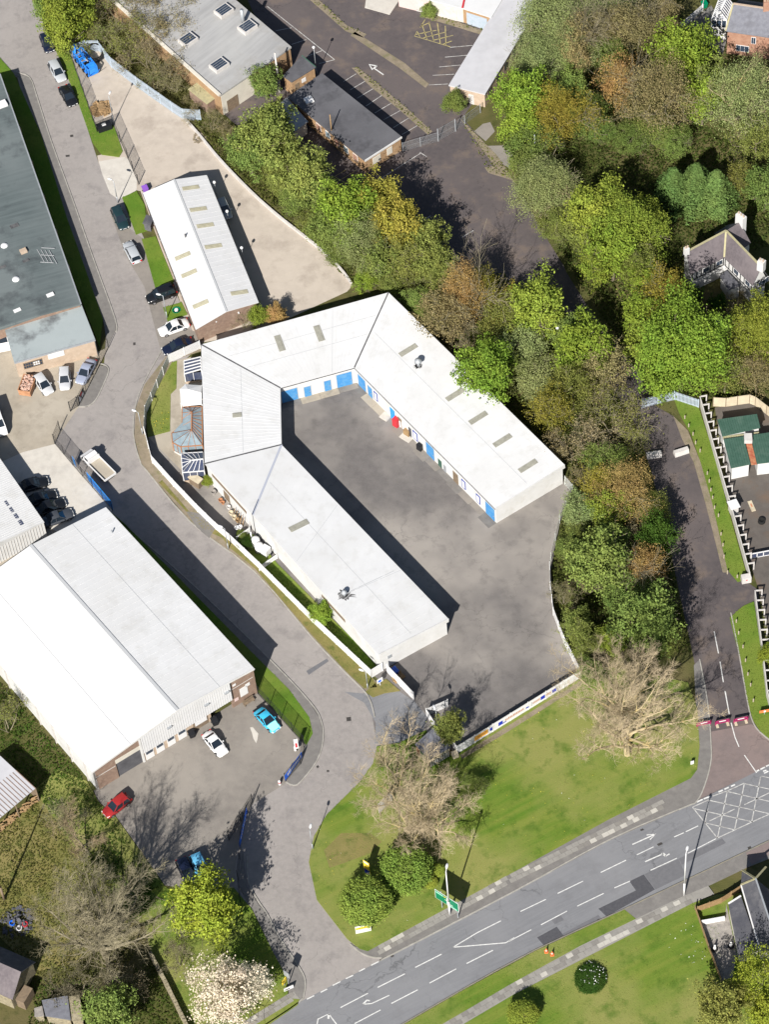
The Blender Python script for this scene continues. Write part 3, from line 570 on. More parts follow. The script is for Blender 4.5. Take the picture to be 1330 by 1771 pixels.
for px, k in (((706, 607), 0), ((787, 684), 0), ((827, 724), 0), ((869, 763), 0), ((913, 807), 0)):
    d = (I[0]-O[0]); rooflight(U, roofpt(px, k), d, 2.9, .85)
rooflight(U, roofpt((517, 910), 4), I[5]-O[5], 2.9, .95); rooflight(U, roofpt((410, 719), 2), Vector((1, 0, 0)), 1.3, .8)
for px in ((484, 595), (552, 578)): rooflight(U, roofpt(px, 1), I[1]-O[1]+I[2]-O[2], 2.9, .95)
# flues with their soot
def flue(px, k, h, cowl):
    p = roofpt(px, k); f = part('flue', MB().tube(p-Vector((0, 0, .1)), p+Vector((0, 0, h)), .22, n=12), 'steel_galv', U, True)
    part('cowl', MB().lathe(p+Vector((0, 0, h)), [(.3, 0), (cowl, .08), (cowl*.9, .3), (.15, .5), (.02, .55)], 14), 'steel_galv', f, True)
    mb = MB(); r = random.Random(int(px[0])); N = 54
    nn_ = (O[k+1]-O[k]).cross(I[k]-O[k]); big_ = 1.0 if k == 0 else 1.7
    def drop(v): v.z = O[k].z-((v.x-O[k].x)*nn_.x+(v.y-O[k].y)*nn_.y)/nn_.z+.14; return v
    mb.add([drop(p.copy())] + [drop(p+Vector((math.cos(a)*q*big_, math.sin(a)*q*.85*big_, 0))) for a, q in ((j*2*math.pi/N, (.4+.22*r.random()+.45*r.random()**5)) for j in range(N))], [(0, j+1, (j+1) % N+1) for j in range(N)])
    if k == 4:
        for w_, ln in ((.22, 7.5), (.12, 8.5)):
            e = drop(p+Vector((ln*.93, ln*.42+w_*4-.6, 0))); s0 = drop(p+Vector((.3, .1+w_, 0))); part('soot_streak', MB().bar(s0, e, w_*.5, .015), 'lap_line', f)
    part('soot_stain', mb, 'soot' if k == 0 else 'soot_thin', f)
flue((724, 634), 0, .9, .55); flue((596, 1030), 4, .45, .42)
# doors in the yard walls  (il: 5..9 = yard corners)
def yf(i, pl, pr, z0, z1, m, name='door', out=.05):
    A, B = il[i], il[(i+1) % 10]; ta, tb = sorted((tpos(A, B, pl, z0), tpos(A, B, pr, z0)))
    if m == 'blue_door':
        f = wallbox(U, name+'_frame', A, B, ta-.12, tb+.12, z0, z1+.14, 'lap_line', .03, OUT)
        d = wallbox(U, name, A, B, ta, tb, z0, z1, m, .045, OUT)
        if name == 'roller_door':
            for k in range(1, 8): wallbox(d, 'slat', A, B, ta+.05, tb-.05, lin(z0, z1, k/8)-.03, lin(z0, z1, k/8)+.03, m, .08, OUT)
        else:
            for a_, b_ in ((.15, .45), (.55, .9)): wallbox(d, 'door_panel', A, B, ta+.14, tb-.14, lin(z0, z1, a_), lin(z0, z1, b_), m, .075, OUT)
        wallbox(d, 'door_handle', A, B, tb-.25, tb-.13, z0+1.0, z0+1.12, 'steel_galv', .11, OUT)
        return d
    return wallbox(U, name, A, B, ta, tb, z0, z1, m, out, OUT)
zz5 = lambda x, y: z5((x, y))[0]
yf(7, zz5(140, 740), zz5(222, 722), .05, 2.6, 'blue_door', 'roller_door'); yf(7, zz5(257, 715), zz5(290, 706), .05, 2.2, 'blue_door'); yf(7, zz5(360, 690), zz5(393, 683), .05, 2.3, 'blue_door'); yf(7, zz5(424, 668), zz5(500, 650), .05, 2.9, 'blue_door', 'roller_door')
zk = Z(640, 620, 5.78); k1 = lambda x, y: zk((x, y))[0]
for a, b, z1_, nm in ((zz5(534, 660), zz5(570, 690), 2.6, 'roller_door'), (zz5(583, 705), zz5(605, 733), 2.3, 'door'), (k1(568, 930), k1(645, 1010), 2.8, 'roller_door'), (k1(1160, 1510), k1(1247, 1592), 2.8, 'roller_door')):
    yf(8, a, b, .05, z1_, 'blue_door', nm)
for a, b in ((k1(432, 770), k1(478, 815)), (k1(920, 1290), k1(960, 1325)), (k1(1065, 1420), k1(1105, 1460)), (k1(45, 400), k1(80, 430))):
    f = yf(8, a, b, .6, 2.4, 'navy_frame', 'window', .06); A, B = il[8], il[9]; ta, tb = sorted((tpos(A, B, a, .6), tpos(A, B, b, .6)))
    wallbox(f, 'pane', A, B, ta+.15, tb-.15, .8, 2.2, 'plastic_white', .08, OUT)
for a, b, m, zt in ((k1(205, 540), k1(250, 585), 'banner_cyan', 2.4), (k1(285, 640), k1(320, 680), 'timber_old', 2.0), (k1(390, 720), k1(415, 760), 'glass_dark', 2.1), (k1(835, 1200), k1(885, 1250), 'timber_old', 2.3), (k1(685, 1050), k1(720, 1090), 'green_sheet', 1.6), (k1(740, 1130), k1(765, 1150), 'steel_galv', 1.5)):
    yf(8, a, b, .05, zt, m, 'door', .07)
for t in (3, 8, 13, 18): wallbox(U, 'door', il[5], il[6], t, t+2.6, .05, 2.7, 'blue_door', .05, OUT)
yf(4, z8((683, 775))[0], z8((702, 765))[0], 2.0, 2.6, 'steel_galv', 'vent_grille', .08)
yf(3, (560, 1053), (600, 1097), 2.6, 3.2, 'timber_old', 'high_window'); yf(3, (372, 848), (432, 910), 2.7, 3.3, 'timber_old', 'high_window'); yf(3, (392, 878), (402, 890), .3, 2.2, 'timber_old', 'door')

# --- white gabled unit beside the compound yard
B2H = 3.4
b2 = PS([(357.6, 304), (447.5, 524), (338.5, 571), (247, 335)], B2H)
U2 = thing('gabled_unit', 'narrow white roofed gabled brick unit between the grass plots and the beige compound', 'building', P((345, 440)))
rf = V((393.5, 547), b2[1], b2[2]); rb = V((301, 311), b2[0], b2[3]); rz = max(rf.z, B2H+.9); 
rf = Vector((*((b2[1]+b2[2])/2).xy, B2H+1.0)); rb = Vector((*((b2[0]+b2[3])/2).xy, B2H+1.0))
part('wall', MB().prism([p for p in inset([Vector((p.x, p.y, 0)) for p in b2], .2)], -.1, B2H-.1, top=False), 'brick_brown', U2)
ib = inset([Vector((p.x, p.y, 0)) for p in b2], .22)
for a, b, r in ((ib[1], ib[2], rf), (ib[3], ib[0], rb)):
    part('gable', MB().add([(a.x, a.y, B2H-.2), (b.x, b.y, B2H-.2), (lin(a, b, .5).x, lin(a, b, .5).y, r.z-.08)], [(0, 1, 2)]), 'brick_brown', U2)
for e0, e1 in ((b2[0], b2[1]), (b2[3], b2[2])):
    part('roof', MB().slab([e0+Vector((0, 0, .08)), e1+Vector((0, 0, .08)), rf+Vector((0, 0, .08)), rb+Vector((0, 0, .08))], .1), 'white_roof_soft', U2)
    part('gutter', MB().bar(lin(e0, e1, .0)+Vector((0, 0, -.02)), lin(e0, e1, .85)+Vector((0, 0, -.02)), .16, .12), 'gutter_dark', U2)
part('ridge_cap', MB().bar(rf+Vector((0, 0, .1)), rb+Vector((0, 0, .1)), .3, .06), 'lap_line', U2)
for e0, e1 in ((b2[0], b2[1]), (b2[3], b2[2])):
    sr = MB(); n_ = int((e1-e0).length/.95)
    for j in range(1, n_): sr.bar(lin(e0, e1, j/n_)+Vector((0, 0, .085)), lin(rb, rf, j/n_)+Vector((0, 0, .085)), .05, .03)
    part('sheet_ribs', sr, 'white_roof_soft', U2)
def on2(px, right):
    A, B, C = (b2[0], b2[1], rb) if right else (b2[3], b2[2], rb); n = (B-A).cross(C-A); v = Vector(ray(px)); t = (A-Vector(CAM)).dot(n)/v.dot(n); return Vector(CAM)+v*t+Vector((0, 0, .12))
for px in ((330, 326), (343, 363), (355, 391), (369, 427), (414, 507)): rooflight(U2, on2(px, 1), b2[0]-rb, 2.6, .8, 'rooflight')
for px in ((316, 444), (327, 474), (347, 527)): rooflight(U2, on2(px, 0), b2[3]-rb, 2.4, .8, 'rooflight')
q = on2((321, 411), 0); f = part('flue', MB().tube(q-Vector((0, 0, .1)), q+Vector((0, 0, .6)), .12, n=8), 'gutter_dark', U2)
for t in (3, 6.5, 10, 15, 18): window(U2, ib[3], ib[2], t, t+1.4, 1.0, 2.3, -1 if OUT == 1 else 1, 'plastic_white')
for t in (5, 11, 16): wallbox(U2, 'door', ib[0], ib[1], t, t+2.6, .05, 2.6, 'steel_galv', .05, 1); 
wallbox(U2, 'wall_lamp', ib[1], ib[2], 3.0, 3.2, 2.9, 3.1, 'plastic_white', .25, 1); wallbox(U2, 'wall_lamp', ib[2], ib[1], 3.0, 3.2, 2.9, 3.1, 'plastic_white', .25, 1)

# --- green felt roofed factory on the left with its pale annex
F = thing('factory_building', 'long dark green felt roofed factory beside the estate road', 'building', P((40, 380)))
BH = 4.4
fl = PS([(0, 129), (140, 526), (7, 567), (-170, 620), (-310, 215)], BH)
part('wall', MB().prism(inset([Vector((p.x, p.y, 0)) for p in fl], .15), -.1, BH-.1, top=False), 'brick_brown', F)
r0 = P((-120, 165), BH+.5); r1 = P((70, 548), BH+.5)
part('roof', MB().slab([fl[0], fl[1], lin(fl[1], fl[2], .52)+Vector((0, 0, .35)), lin(fl[0], fl[4], .35)+Vector((0, 0, .35))], .3), 'green_felt', F)
part('roof', MB().slab([lin(fl[0], fl[4], .35)+Vector((0, 0, .35)), lin(fl[1], fl[2], .52)+Vector((0, 0, .35)), fl[2], fl[3], fl[4]], .3), 'green_felt', F)
part('roof_edge', MB().bar(fl[0]+Vector((0, 0, .02)), fl[1]+Vector((0, 0, .02)), .18, .12), 'steel_galv', F)
def froof(px, size, m, name, h=.3, rz=.38):
    q = P(px, BH+.2); return part(name, MB().box(q+Vector((0, 0, h/2-.1)), (*size, h+.2), rz), m, F)
for px, s in (((28, 485), None),): 
    q = P(px, BH+.1); part('roof_dome', MB().lathe(q, [(.62, 0), (.6, .2), (.45, .4), (.2, .5), (.01, .52)], 14), 'plastic_white', F, True)
q = P((8, 427), BH+.1); part('roof_dome', MB().lathe(q, [(.62, 0), (.6, .2), (.45, .4), (.2, .5), (.01, .52)], 14), 'plastic_white', F, True)
o = froof((41, 437), (1.0, .8), 'brick_pale', 'vent_box', .5); froof((25, 392), (1.3, .7), 'gutter_dark', 'roof_hatch', .15)
for px in ((87, 511), (30, 538)): a_ = froof(px, (1.1, .6), 'plastic_white', 'rooflight', .2); 
for px in ((5, 463), (45, 452)): froof(px, (1.0, .5), 'gutter_dark', 'roof_hatch', .15)
q = P((81, 442), BH+.25); mb = MB()
for i in range(4): mb.box(q+Vector((-.9+.6*i, -.3*i*.5, 0)), (.06, 3.0, .06), .38)
for i in range(3): mb.box(q+Vector((.1*i, -1.4+1.4*i, 0)), (2.0, .06, .06), -.2)
part('frame_grid', mb, 'lap_line', F)
froof((3, 182), (1.6, 1.2), 'plastic_white', 'rooflight', .3)
for k in range(6):
    t = .08+.15*k; a = lin(fl[0], fl[1], t)
    part('buttress', MB().box(Vector((a.x+.1, a.y, 1.9)), (.35, .5, 3.8), .38), 'brick_pale', F)
AN = thing('factory_annex', 'low brick annex with a pale stained felt roof and a white sign board', 'building', P((85, 600)))
AH = 3.5
an = PS([(140.5, 526.5), (165, 589), (25, 629), (7.5, 568)], AH)
part('roof', MB().slab([p+Vector((0, 0, .15)) for p in an], .28), 'pale_felt', AN)
ia = inset([Vector((p.x, p.y, 0)) for p in an], .15)
part('wall', MB().prism(ia, -.1, AH-.12, top=False), 'brick_pale', AN)
za1 = Z(0, 560, 5.115); a1 = lambda x, y: za1((x, y))[0]
A_, B_ = ia[1], ia[2]; sg = 1 if (Vector((-(B_-A_).y, (B_-A_).x, 0)).y < 0) else -1
ta, tb = sorted((tpos(A_, B_, a1(432, 325), 2), tpos(A_, B_, a1(575, 290), 2))); wallbox(AN, 'sign_board', A_, B_, ta, tb, 2.1, 3.2, 'plastic_white', .06, sg)
ta, tb = sorted((tpos(A_, B_, a1(215, 395), 1.5), tpos(A_, B_, a1(378, 355), 1.5))); w = wallbox(AN, 'window', A_, B_, ta, tb, 1.6, 2.7, 'glass_dark', .04, sg)
wallbox(w, 'blind', A_, B_, ta+.4, ta+1.3, 1.75, 2.5, 'plastic_white', .05, sg)
for k in range(9): wallbox(w, 'window_bar', A_, B_, ta+k*(tb-ta)/8-.03, ta+k*(tb-ta)/8+.03, 1.5, 2.8, 'timber_old', .09, sg)
for z_ in (1.55, 2.15, 2.75): wallbox(w, 'window_bar', A_, B_, ta, tb, z_-.03, z_+.03, 'timber_old', .1, sg)
part('roof_trim', MB().bar(an[1]+Vector((0, 0, .05)), an[2]+Vector((0, 0, .05)), .12, .3), 'steel_galv', AN)
part('downpipe', MB().tube((ia[1].x+.05, ia[1].y-.05, 0), (ia[1].x+.05, ia[1].y-.05, 3.4), .06), 'gutter_dark', AN)

# --- big white warehouse, lower left
WH = thing('warehouse', 'big white gable roofed warehouse with a clad front, roller doors and brick corners', 'building', P((210, 1120)))
hr, hl = 6.3, 5.2
eR0, eR1 = P((183, 877), hr), P((440, 1156), hr); eL1 = P((159, 1335), hl); eL0 = eL1+(eR0-eR1); eL0.z = hl
rF = V((297, 1217), eR1, eL1); rB = rF+(eR0-eR1)
_r = P((297, 1217), 7.4); _d = (eR1-eR0); _d.z = 0; _d.normalize(); _n = Vector((eL1.y-eR1.y, eR1.x-eL1.x, 0))
rF = _r+_d*((eR1-_r).dot(_n)/_d.dot(_n)); rF.z = 7.4; rB = rF+(eR0-eR1); rB.z = 7.4
for a, b, m in ((eR0, eR1, 'white_roof'), (eL0, eL1, 'white_roof_soft')):
    part('roof', MB().slab([a, b, rF, rB], .14), m, WH)
    part('roof_lap', MB().bar(lin(a, rB, .45)+Vector((0, 0, .01)), lin(b, rF, .45)+Vector((0, 0, .01)), .07, .03), 'lap_line', WH)
part('ridge_cap', MB().bar(rF+Vector((0, 0, .05)), rB+Vector((0, 0, .05)), .45, .06), 'lap_line', WH)
for a, b, m in ((eR0, eR1, 'white_roof'), (eL0, eL1, 'white_roof_soft')):
    sr = MB(); n_ = int((a-b).length/.95)
    for j in range(1, n_): sr.bar(lin(a, b, j/n_)+Vector((0, 0, .005)), lin(rB, rF, j/n_)+Vector((0, 0, .005)), .05, .03)
    part('sheet_ribs', sr, m, WH)
ax = (eR1-eL1); ax.z = 0; wid = ax.length; ax.normalize(); fw = (eR1-eR0); fw.z = 0; dep = fw.length; fw.normalize()
cl, cr = Vector((eL1.x, eL1.y, 0))-fw*.25+ax*.25, Vector((eR1.x, eR1.y, 0))-fw*.25-ax*.25
bl, br = cl-fw*(dep-.5), cr-fw*(dep-.5); wl = (cr-cl).length
tr = (Vector((rF.x, rF.y, 0))-cl).dot(ax); zr = rF.z-.12
def ztop(t): return lin(hl, zr, t/tr)-.1 if t < tr else lin(zr, hr, (t-tr)/(wl-tr))-.1
def front(name, t0, t1, z0, m, off=0.0, th=.25, parent=WH, ztops=None):
    ts = sorted(set([t0, t1]+([tr] if t0 < tr < t1 else []))); lo = [cl+ax*t+fw*off for t in ts]
    top = [ztop(t) if ztops is None else ztops for t in ts]
    n = len(ts); vs = [(*(p.xy), z0) for p in lo]+[(*(p.xy), z) for p, z in zip(lo, top)]; vs += [(v[0]-fw.x*th, v[1]-fw.y*th, v[2]) for v in vs]
    fs = [tuple(list(range(n))+list(range(2*n-1, n-1, -1))), tuple([2*n+i for i in list(range(2*n-1, n-1, -1))+list(range(n-1, -1, -1))])]
    lp = list(range(n))+list(range(2*n-1, n-1, -1)); fs += [(lp[i], lp[(i+1) % len(lp)], lp[(i+1) % len(lp)]+2*n, lp[i]+2*n) for i in range(len(lp))]
    return part(name, MB().add(vs, fs), m, parent)
zw = Z(150, 1130, 4.29); w1 = lambda x, y: zw((x, y))[0]
def ft(px, z=0.0):
    q = V(px, cl, cr); return (q-cl).dot(ax)
tA, tB_, tC, tD, tE = ft(w1(245, 930)), ft(w1(440, 815)), ft(w1(800, 605)), ft(w1(935, 520)), ft(w1(1085, 395))
tA, tB_, tC, tD, tE = [max(.5, min(wl-.5, t)) for t in (tA, tB_, tC, tD, tE)]
front('front_wall', 0, tA, -.1, 'brick_brown'); front('front_wall', tE, wl, -.1, 'brick_brown')
front('front_wall', tA, tB_, 3.4, 'brick_brown'); front('front_wall', tB_, tE, 2.6, 'white_wall', -.03)
front('cladding', tB_, tE, 2.4, 'white_roof_soft', .3, .12)
rib = MB(); n_ = 40
for k in range(n_+1):
    t = lin(tB_+.1, tE-.1, k/n_); p = cl+ax*t+fw*.33; rib.bar((p.x-fw.x*.043, p.y-fw.y*.043, 2.4), (p.x-fw.x*.043+.001, p.y-fw.y*.043, ztop(t)-.05), .1, .05)
part('cladding_ribs', rib, 'white_roof_soft', WH)
front('lower_wall', tB_, tD, -.1, 'brick_pale', -.05, .2, ztops=2.75)
front('recess_wall', tD, tE, -.1, 'brick_pale', -2.2, .2, ztops=4.5)
rd = front('roller_door', tA+.1, tB_-.3, 0.05, 'black_felt', -.12, .1, ztops=3.4); front('door_post', tB_-.3, tB_, -.1, 'white_wall', .05, .3, ztops=ztop(tB_)-.2)
front('door_lintel', tA, tB_-.3, 3.4, 'render_cream', .02, .2, ztops=4.3)
front('wall_stripe', .1, tA-.1, 3.0, 'concrete_white', .02, .2, ztops=3.12); front('wall_stripe', tE+.1, wl-.1, 4.2, 'concrete_white', .02, .2, ztops=4.32)
for (x0, y0), (x1, y1) in (((450, 810), (510, 775)), ((530, 765), (588, 735)), ((612, 715), (668, 682)), ((690, 662), (750, 630))):
    ta, tb = sorted((ft(w1(x0, y0)), ft(w1(x1, y1))))
    d = front('door', ta, tb, .05, 'plastic_white', .0, .1, ztops=2.3)
    front('door_window', ta+.12, tb-.12, 1.3, 'glass_dark', .03, .08, d, 2.1)
ta, tb = sorted((ft(w1(805, 605)), ft(w1(915, 545)))); front('side_opening', ta, tb, .05, 'timber_old', -.02, .1, ztops=2.3); front('sign_board', ta+.3, tb-.2, 1.0, 'plastic_white', .04, .05, ztops=2.0)
ta, tb = sorted((ft(w1(1145, 335)), ft(w1(1200, 305)))); front('window', ta, tb, 1.4, 'plastic_white', .05, .1, ztops=3.3)
ta, tb = sorted((ft(w1(1205, 220)), ft(w1(1230, 205)))); front('notice', wl-1.4, wl-.7, 3.0, 'plastic_white', .05, .08, ztops=3.6); front('notice', tE+.5, tE+1.0, 4.8, 'plastic_white', .05, .08, ztops=5.2); front('notice', tE+.4, tE+1.0, 1.2, 'render_pink', .05, .08, ztops=1.8)
for t in (lin(tB_, tE, .3), lin(tB_, tE, .72), lin(tB_, tE, .95)):
    p = cl+ax*t+fw*.4; part('floodlight', MB().box((p.x, p.y, 5.0), (.7, .35, .2), math.atan2(ax.y, ax.x)), 'steel_galv', WH)
for a, b, h, m in ((cl, bl, hl, 'white_wall'), (cr, br, hr, 'brick_brown'), (bl, br, hl, 'white_wall')):
    part('wall', MB().prism([a, b, b+(fw*.01), a+Vector((.0, .0, 0))+((ax*.2) if a is not bl else fw*.2)], -.1, h-.15), m, WH)
for k in range(9):
    p = lin(cl, bl, .06+k*.11)-ax*.1; part('wall_column', MB().box((p.x, p.y, 2.4), (.2, .16, 4.8), math.atan2(ax.y, ax.x)), 'concrete_white', WH)
part('bargeboard', MB().bar(Vector((*eR1.xy, hr-.1)), Vector((*rF.xy, rF.z-.1)), .1, .3), 'white_wall', WH); part('bargeboard', MB().bar(Vector((*eL1.xy, hl-.1)), Vector((*rF.xy, rF.z-.1)), .1, .3), 'white_wall', WH)
for px in ((193, 918), (112, 1003)):
    q = P(px, hr+.7); part('roof_vent', MB().tube(q-Vector((0, 0, .4)), q+Vector((0, 0, .15)), .1, n=6), 'steel_galv', WH)

# --- ribbed white unit with blue rooflights, left edge
S5 = thing('ribbed_unit', 'white ribbed metal roofed unit with a strip of blue rooflights above parked black cars', 'building', P((10, 880)))
h5 = 3.6; c1 = P((76.5, 903), h5); c2 = P((0, 793), h5); sl = P((0, 945), h5)
d1 = (c2-c1); d2 = (sl-c1); c0 = c1+d1*1.6; c3 = c1+d2*2.2; c4 = c0+d2*2.2
up = Vector((0, 0, 1.0)); m0, m1 = lin(c0, c4, .5)+up, lin(c1, c3, .5)+up
part('roof', MB().slab([c0, c1, m1, m0], .12), 'white_roof', S5); part('roof', MB().slab([m0, m1, c3, c4], .12), 'white_roof', S5)
rb_ = MB()
for k in range(60):
    t = k/59; rb_.bar(lin(c0, c1, t)+Vector((0, 0, .02)), lin(m0, m1, t)+Vector((0, 0, .02)), .05, .05)
part('roof_ribs', rb_, 'white_wall', S5)
s5 = inset([Vector((p.x, p.y, 0)) for p in (c0, c1, c3, c4)], .12)
part('wall', MB().prism(s5, -.1, h5-.1, top=False), 'white_wall', S5)
part('gable', MB().add([(s5[1].x, s5[1].y, h5-.2), (s5[2].x, s5[2].y, h5-.2), (m1.x, m1.y, m1.z-.15)], [(0, 1, 2)]), 'white_wall', S5)
wr = MB(); 
for k in range(36):
    p = lin(s5[1], s5[2], k/35); p = p+(c1-c0).normalized()*.03; wr.bar((p.x, p.y, 0), (p.x+.001, p.y, h5-.15), .06, .06)
part('wall_ribs', wr, 'concrete_white', S5)
for k in range(4):
    p = P(lin(np.array((9, 872)), np.array((34, 905)), k/3), h5+.35); part('rooflight', MB().box(p+Vector((0, 0, .0)), (.95, .85, .1), math.atan2(d1.y, d1.x), 0, 0), 'glass_blue', S5)

# --- grey roofed factory, top
G = thing('grey_factory', 'grey flat roofed factory with boxed rooflights and a steel flue', 'building', P((400, 80)))
gh = 4.6
g_ = PS([(380, 166), (504, 82), (300, -90), (176, -15)], gh)
part('roof', MB().slab(g_, .3), 'grey_roof', G)
ig = inset([Vector((p.x, p.y, 0)) for p in g_], .15)
part('wall', MB().prism(ig, -.1, gh-.2, top=False), 'brick_tan', G)
sgn = lambda A, B: 1 if Vector((-(B-A).y, (B-A).x, 0)).y < 0 else -1
wallbox(G, 'white_front', ig[0], ig[1], .1, 6.5, .0, gh-.4, 'render_cream', .08, sgn(ig[0], ig[1])); wallbox(G, 'door', ig[0], ig[1], 1.0, 3.2, .0, 2.4, 'timber_old', .12, sgn(ig[0], ig[1]))
part('parapet', MB().bar(g_[0]+Vector((0, 0, .08)), g_[3]+Vector((0, 0, .08)), .5, .3), 'render_cream', G)
def lantern(px, w=2.6, d=2.0):
    q = P(px, gh+.3); an_ = math.atan2((g_[1]-g_[0]).y, (g_[1]-g_[0]).x); f = part('rooflight', MB().box(q, (w, d, .6), an_), 'concrete_white', G)
    R = Matrix.Rotation(an_, 3, 'Z')
    for k in range(4): part('pane', MB().box(q+R @ Vector((0, -d/2+.35+k*(d-.7)/3, .32)), (w-.5, d/4-.14, .06), an_), 'glass_dark', f)
for px in ((387, 20), (428, 48), (325, 70), (379, 114)): lantern(px)
q = P((421, 42), gh); part('flue', MB().tube(q, q+Vector((0, 0, 3.0)), .3, n=12), 'steel_galv', G, True)
LT = thing('lean_to', 'small lean-to with mossy yellow-green sheet roof beside the grey factory', 'shed', P((352, 160)))
lt = PS([(325, 155), (348, 138), (381, 164), (358, 181)], 2.4); part('roof', MB().slab(lt, .12), 'lichen', LT); part('wall', MB().prism(inset([Vector((p.x, p.y, 0)) for p in lt], .1), -.1, 2.35, top=False), 'brick_brown', LT)

# --- small brick hut and dark flat roofed brick block
HT = thing('brick_hut', 'small tan brick hut with sloping dark felt roof', 'hut', P((520, 130)))
h_ = [P((489, 132), 3.2), P((522, 97), 3.4), P((546, 117), 3.4), P((504, 143), 3.2)]
part('roof', MB().slab(h_, .15), 'black_felt', HT); ih = inset([Vector((p.x, p.y, 0)) for p in h_], .15)
part('wall', MB().prism(ih, -.1, 3.15, top=False), 'brick_tan', HT); wallbox(HT, 'door', ih[3], ih[2], .5, 1.3, .0, 2.1, 'timber_old', .05, sgn(ih[3], ih[2])); wallbox(HT, 'window', ih[3], ih[2], 1.8, 2.6, 1.6, 2.4, 'plastic_white', .05, sgn(ih[3], ih[2]))
part('roof_trim', MB().bar(h_[1]+Vector((0, 0, .04)), h_[2]+Vector((0, 0, .04)), .12, .12), 'green_sheet', HT)
D = thing('flat_roofed_block', 'derelict tan brick block with wide black felt flat roof and one white rooflight', 'building', P((600, 205)))
dh = 3.0
d_ = PS([(557, 128), (695, 238), (631, 279), (497, 169)], dh)
part('roof', MB().slab([p+Vector((0, 0, .1)) for p in d_], .3), 'black_felt', D); id_ = inset([Vector((p.x, p.y, 0)) for p in d_], .15)
part('wall', MB().prism(id_, -.1, dh-.1, top=False), 'brick_tan', D)
part('fascia', MB().bar(d_[1]+Vector((0, 0, -.05)), d_[2]+Vector((0, 0, -.05)), .14, .32), 'white_wall', D)
A_, B_ = id_[2], id_[1]; s_ = sgn(A_, B_); L_ = (B_-A_).length
window(D, A_, B_, L_*.2, L_*.42, .9, 2.3, s_, 'render_cream', 'render_cream'); window(D, A_, B_, L_*.6, L_*.75, .9, 2.3, s_, 'render_cream', 'render_cream')
A_, B_ = id_[3], id_[2]; s_ = sgn(A_, B_); L_ = (B_-A_).length
for k in range(5): window(D, A_, B_, L_*(.36+.12*k), L_*(.36+.12*k)+1.1, 1.0, 2.4, s_, 'plastic_white', 'glass_pale' if k % 2 else 'brick_red')
q = P((534, 174), dh+.2); part('rooflight', MB().box(q, (1.3, 1.3, .3), .35), 'plastic_white', D)
CN = thing('side_canopy', 'flat pale grey felt canopy room joined to the black felt block', 'building', P((500, 200)))
cn = PS([(496, 169), (467, 193), (501, 234), (533, 211)], 2.7); part('roof', MB().slab(cn, .2), 'grey_roof', CN); part('wall', MB().prism(inset([Vector((p.x, p.y, 0)) for p in cn], .25), -.1, 2.55, top=False), 'render_cream', CN)

# --- pale flat strip building and the garage row, top right of the car park
ST = thing('strip_building', 'long narrow tan brick building with plain pale grey flat roof at the car park', 'building', P((850, 100)))
st = PS([(776, 149), (839, 164.5), (975, -58), (912, -72)], 3.0)
part('roof', MB().slab([p+Vector((0, 0, .1)) for p in st], .22), 'strip_roof', ST); ist = inset([Vector((p.x, p.y, 0)) for p in st], .15)
part('wall', MB().prism(ist, -.1, 2.95, top=False), 'brick_pale', ST)
wallbox(ST, 'door', ist[0], ist[1], 3.0, 3.9, 0, 2.1, 'concrete_white', .04, sgn(ist[0], ist[1]))
for k in range(5): window(ST, ist[1], ist[2], 1.2+3*k, 2.4+3*k, .9, 2.3, -1, 'timber_old', 'glass_dark')
GR = thing('garage_row', 'white roofed garage row with pale roller doors and patchy pink and orange walls', 'building', P((780, 10)))
gr = PS([(686, -12), (744, 2), (800, 16), (850, 32), (905, -60), (740, -110)], 3.2)
part('roof', MB().slab([p+Vector((0, 0, .1)) for p in gr], .18), 'white_roof', GR); igr = inset([Vector((p.x, p.y, 0)) for p in gr], .15)
for k, m in ((0, 'render_pink'), (1, 'render_cream'), (2, 'brick_tan')):
    A_, B_ = igr[k], igr[k+1]; u_ = (B_-A_).normalized(); n_ = Vector((-u_.y, u_.x, 0))
    part('front_wall', MB().prism([A_, B_, B_+n_*.2, A_+n_*.2], -.1, 3.15), m, GR)
for a_, b_ in ((3, 4), (4, 5), (5, 0)):
    A_, B_ = igr[a_], igr[b_]; u_ = (B_-A_).normalized(); n_ = Vector((-u_.y, u_.x, 0)); part('side_wall', MB().prism([A_, B_, B_+n_*.2, A_+n_*.2], -.1, 3.1), 'brick_tan', GR)
part('roof_divider', MB().bar(gr[2]+Vector((0, 0, .18)), lin(gr[2], gr[4]+(gr[5]-gr[4])*.5, .9)+Vector((0, 0, .18)), .3, .12), 'red_paint', GR)
wallbox(GR, 'roller_door', igr[2], igr[3], .6, 4.2, 0, 2.5, 'palisade_blue', .05, -1); wallbox(GR, 'roller_door', igr[1], igr[2], 1.6, 4.4, 0, 2.5, 'concrete_white', .05, -1); wallbox(GR, 'door', igr[0], igr[1], 3.0, 4.4, 0, 2.3, 'concrete_white', .05, -1)

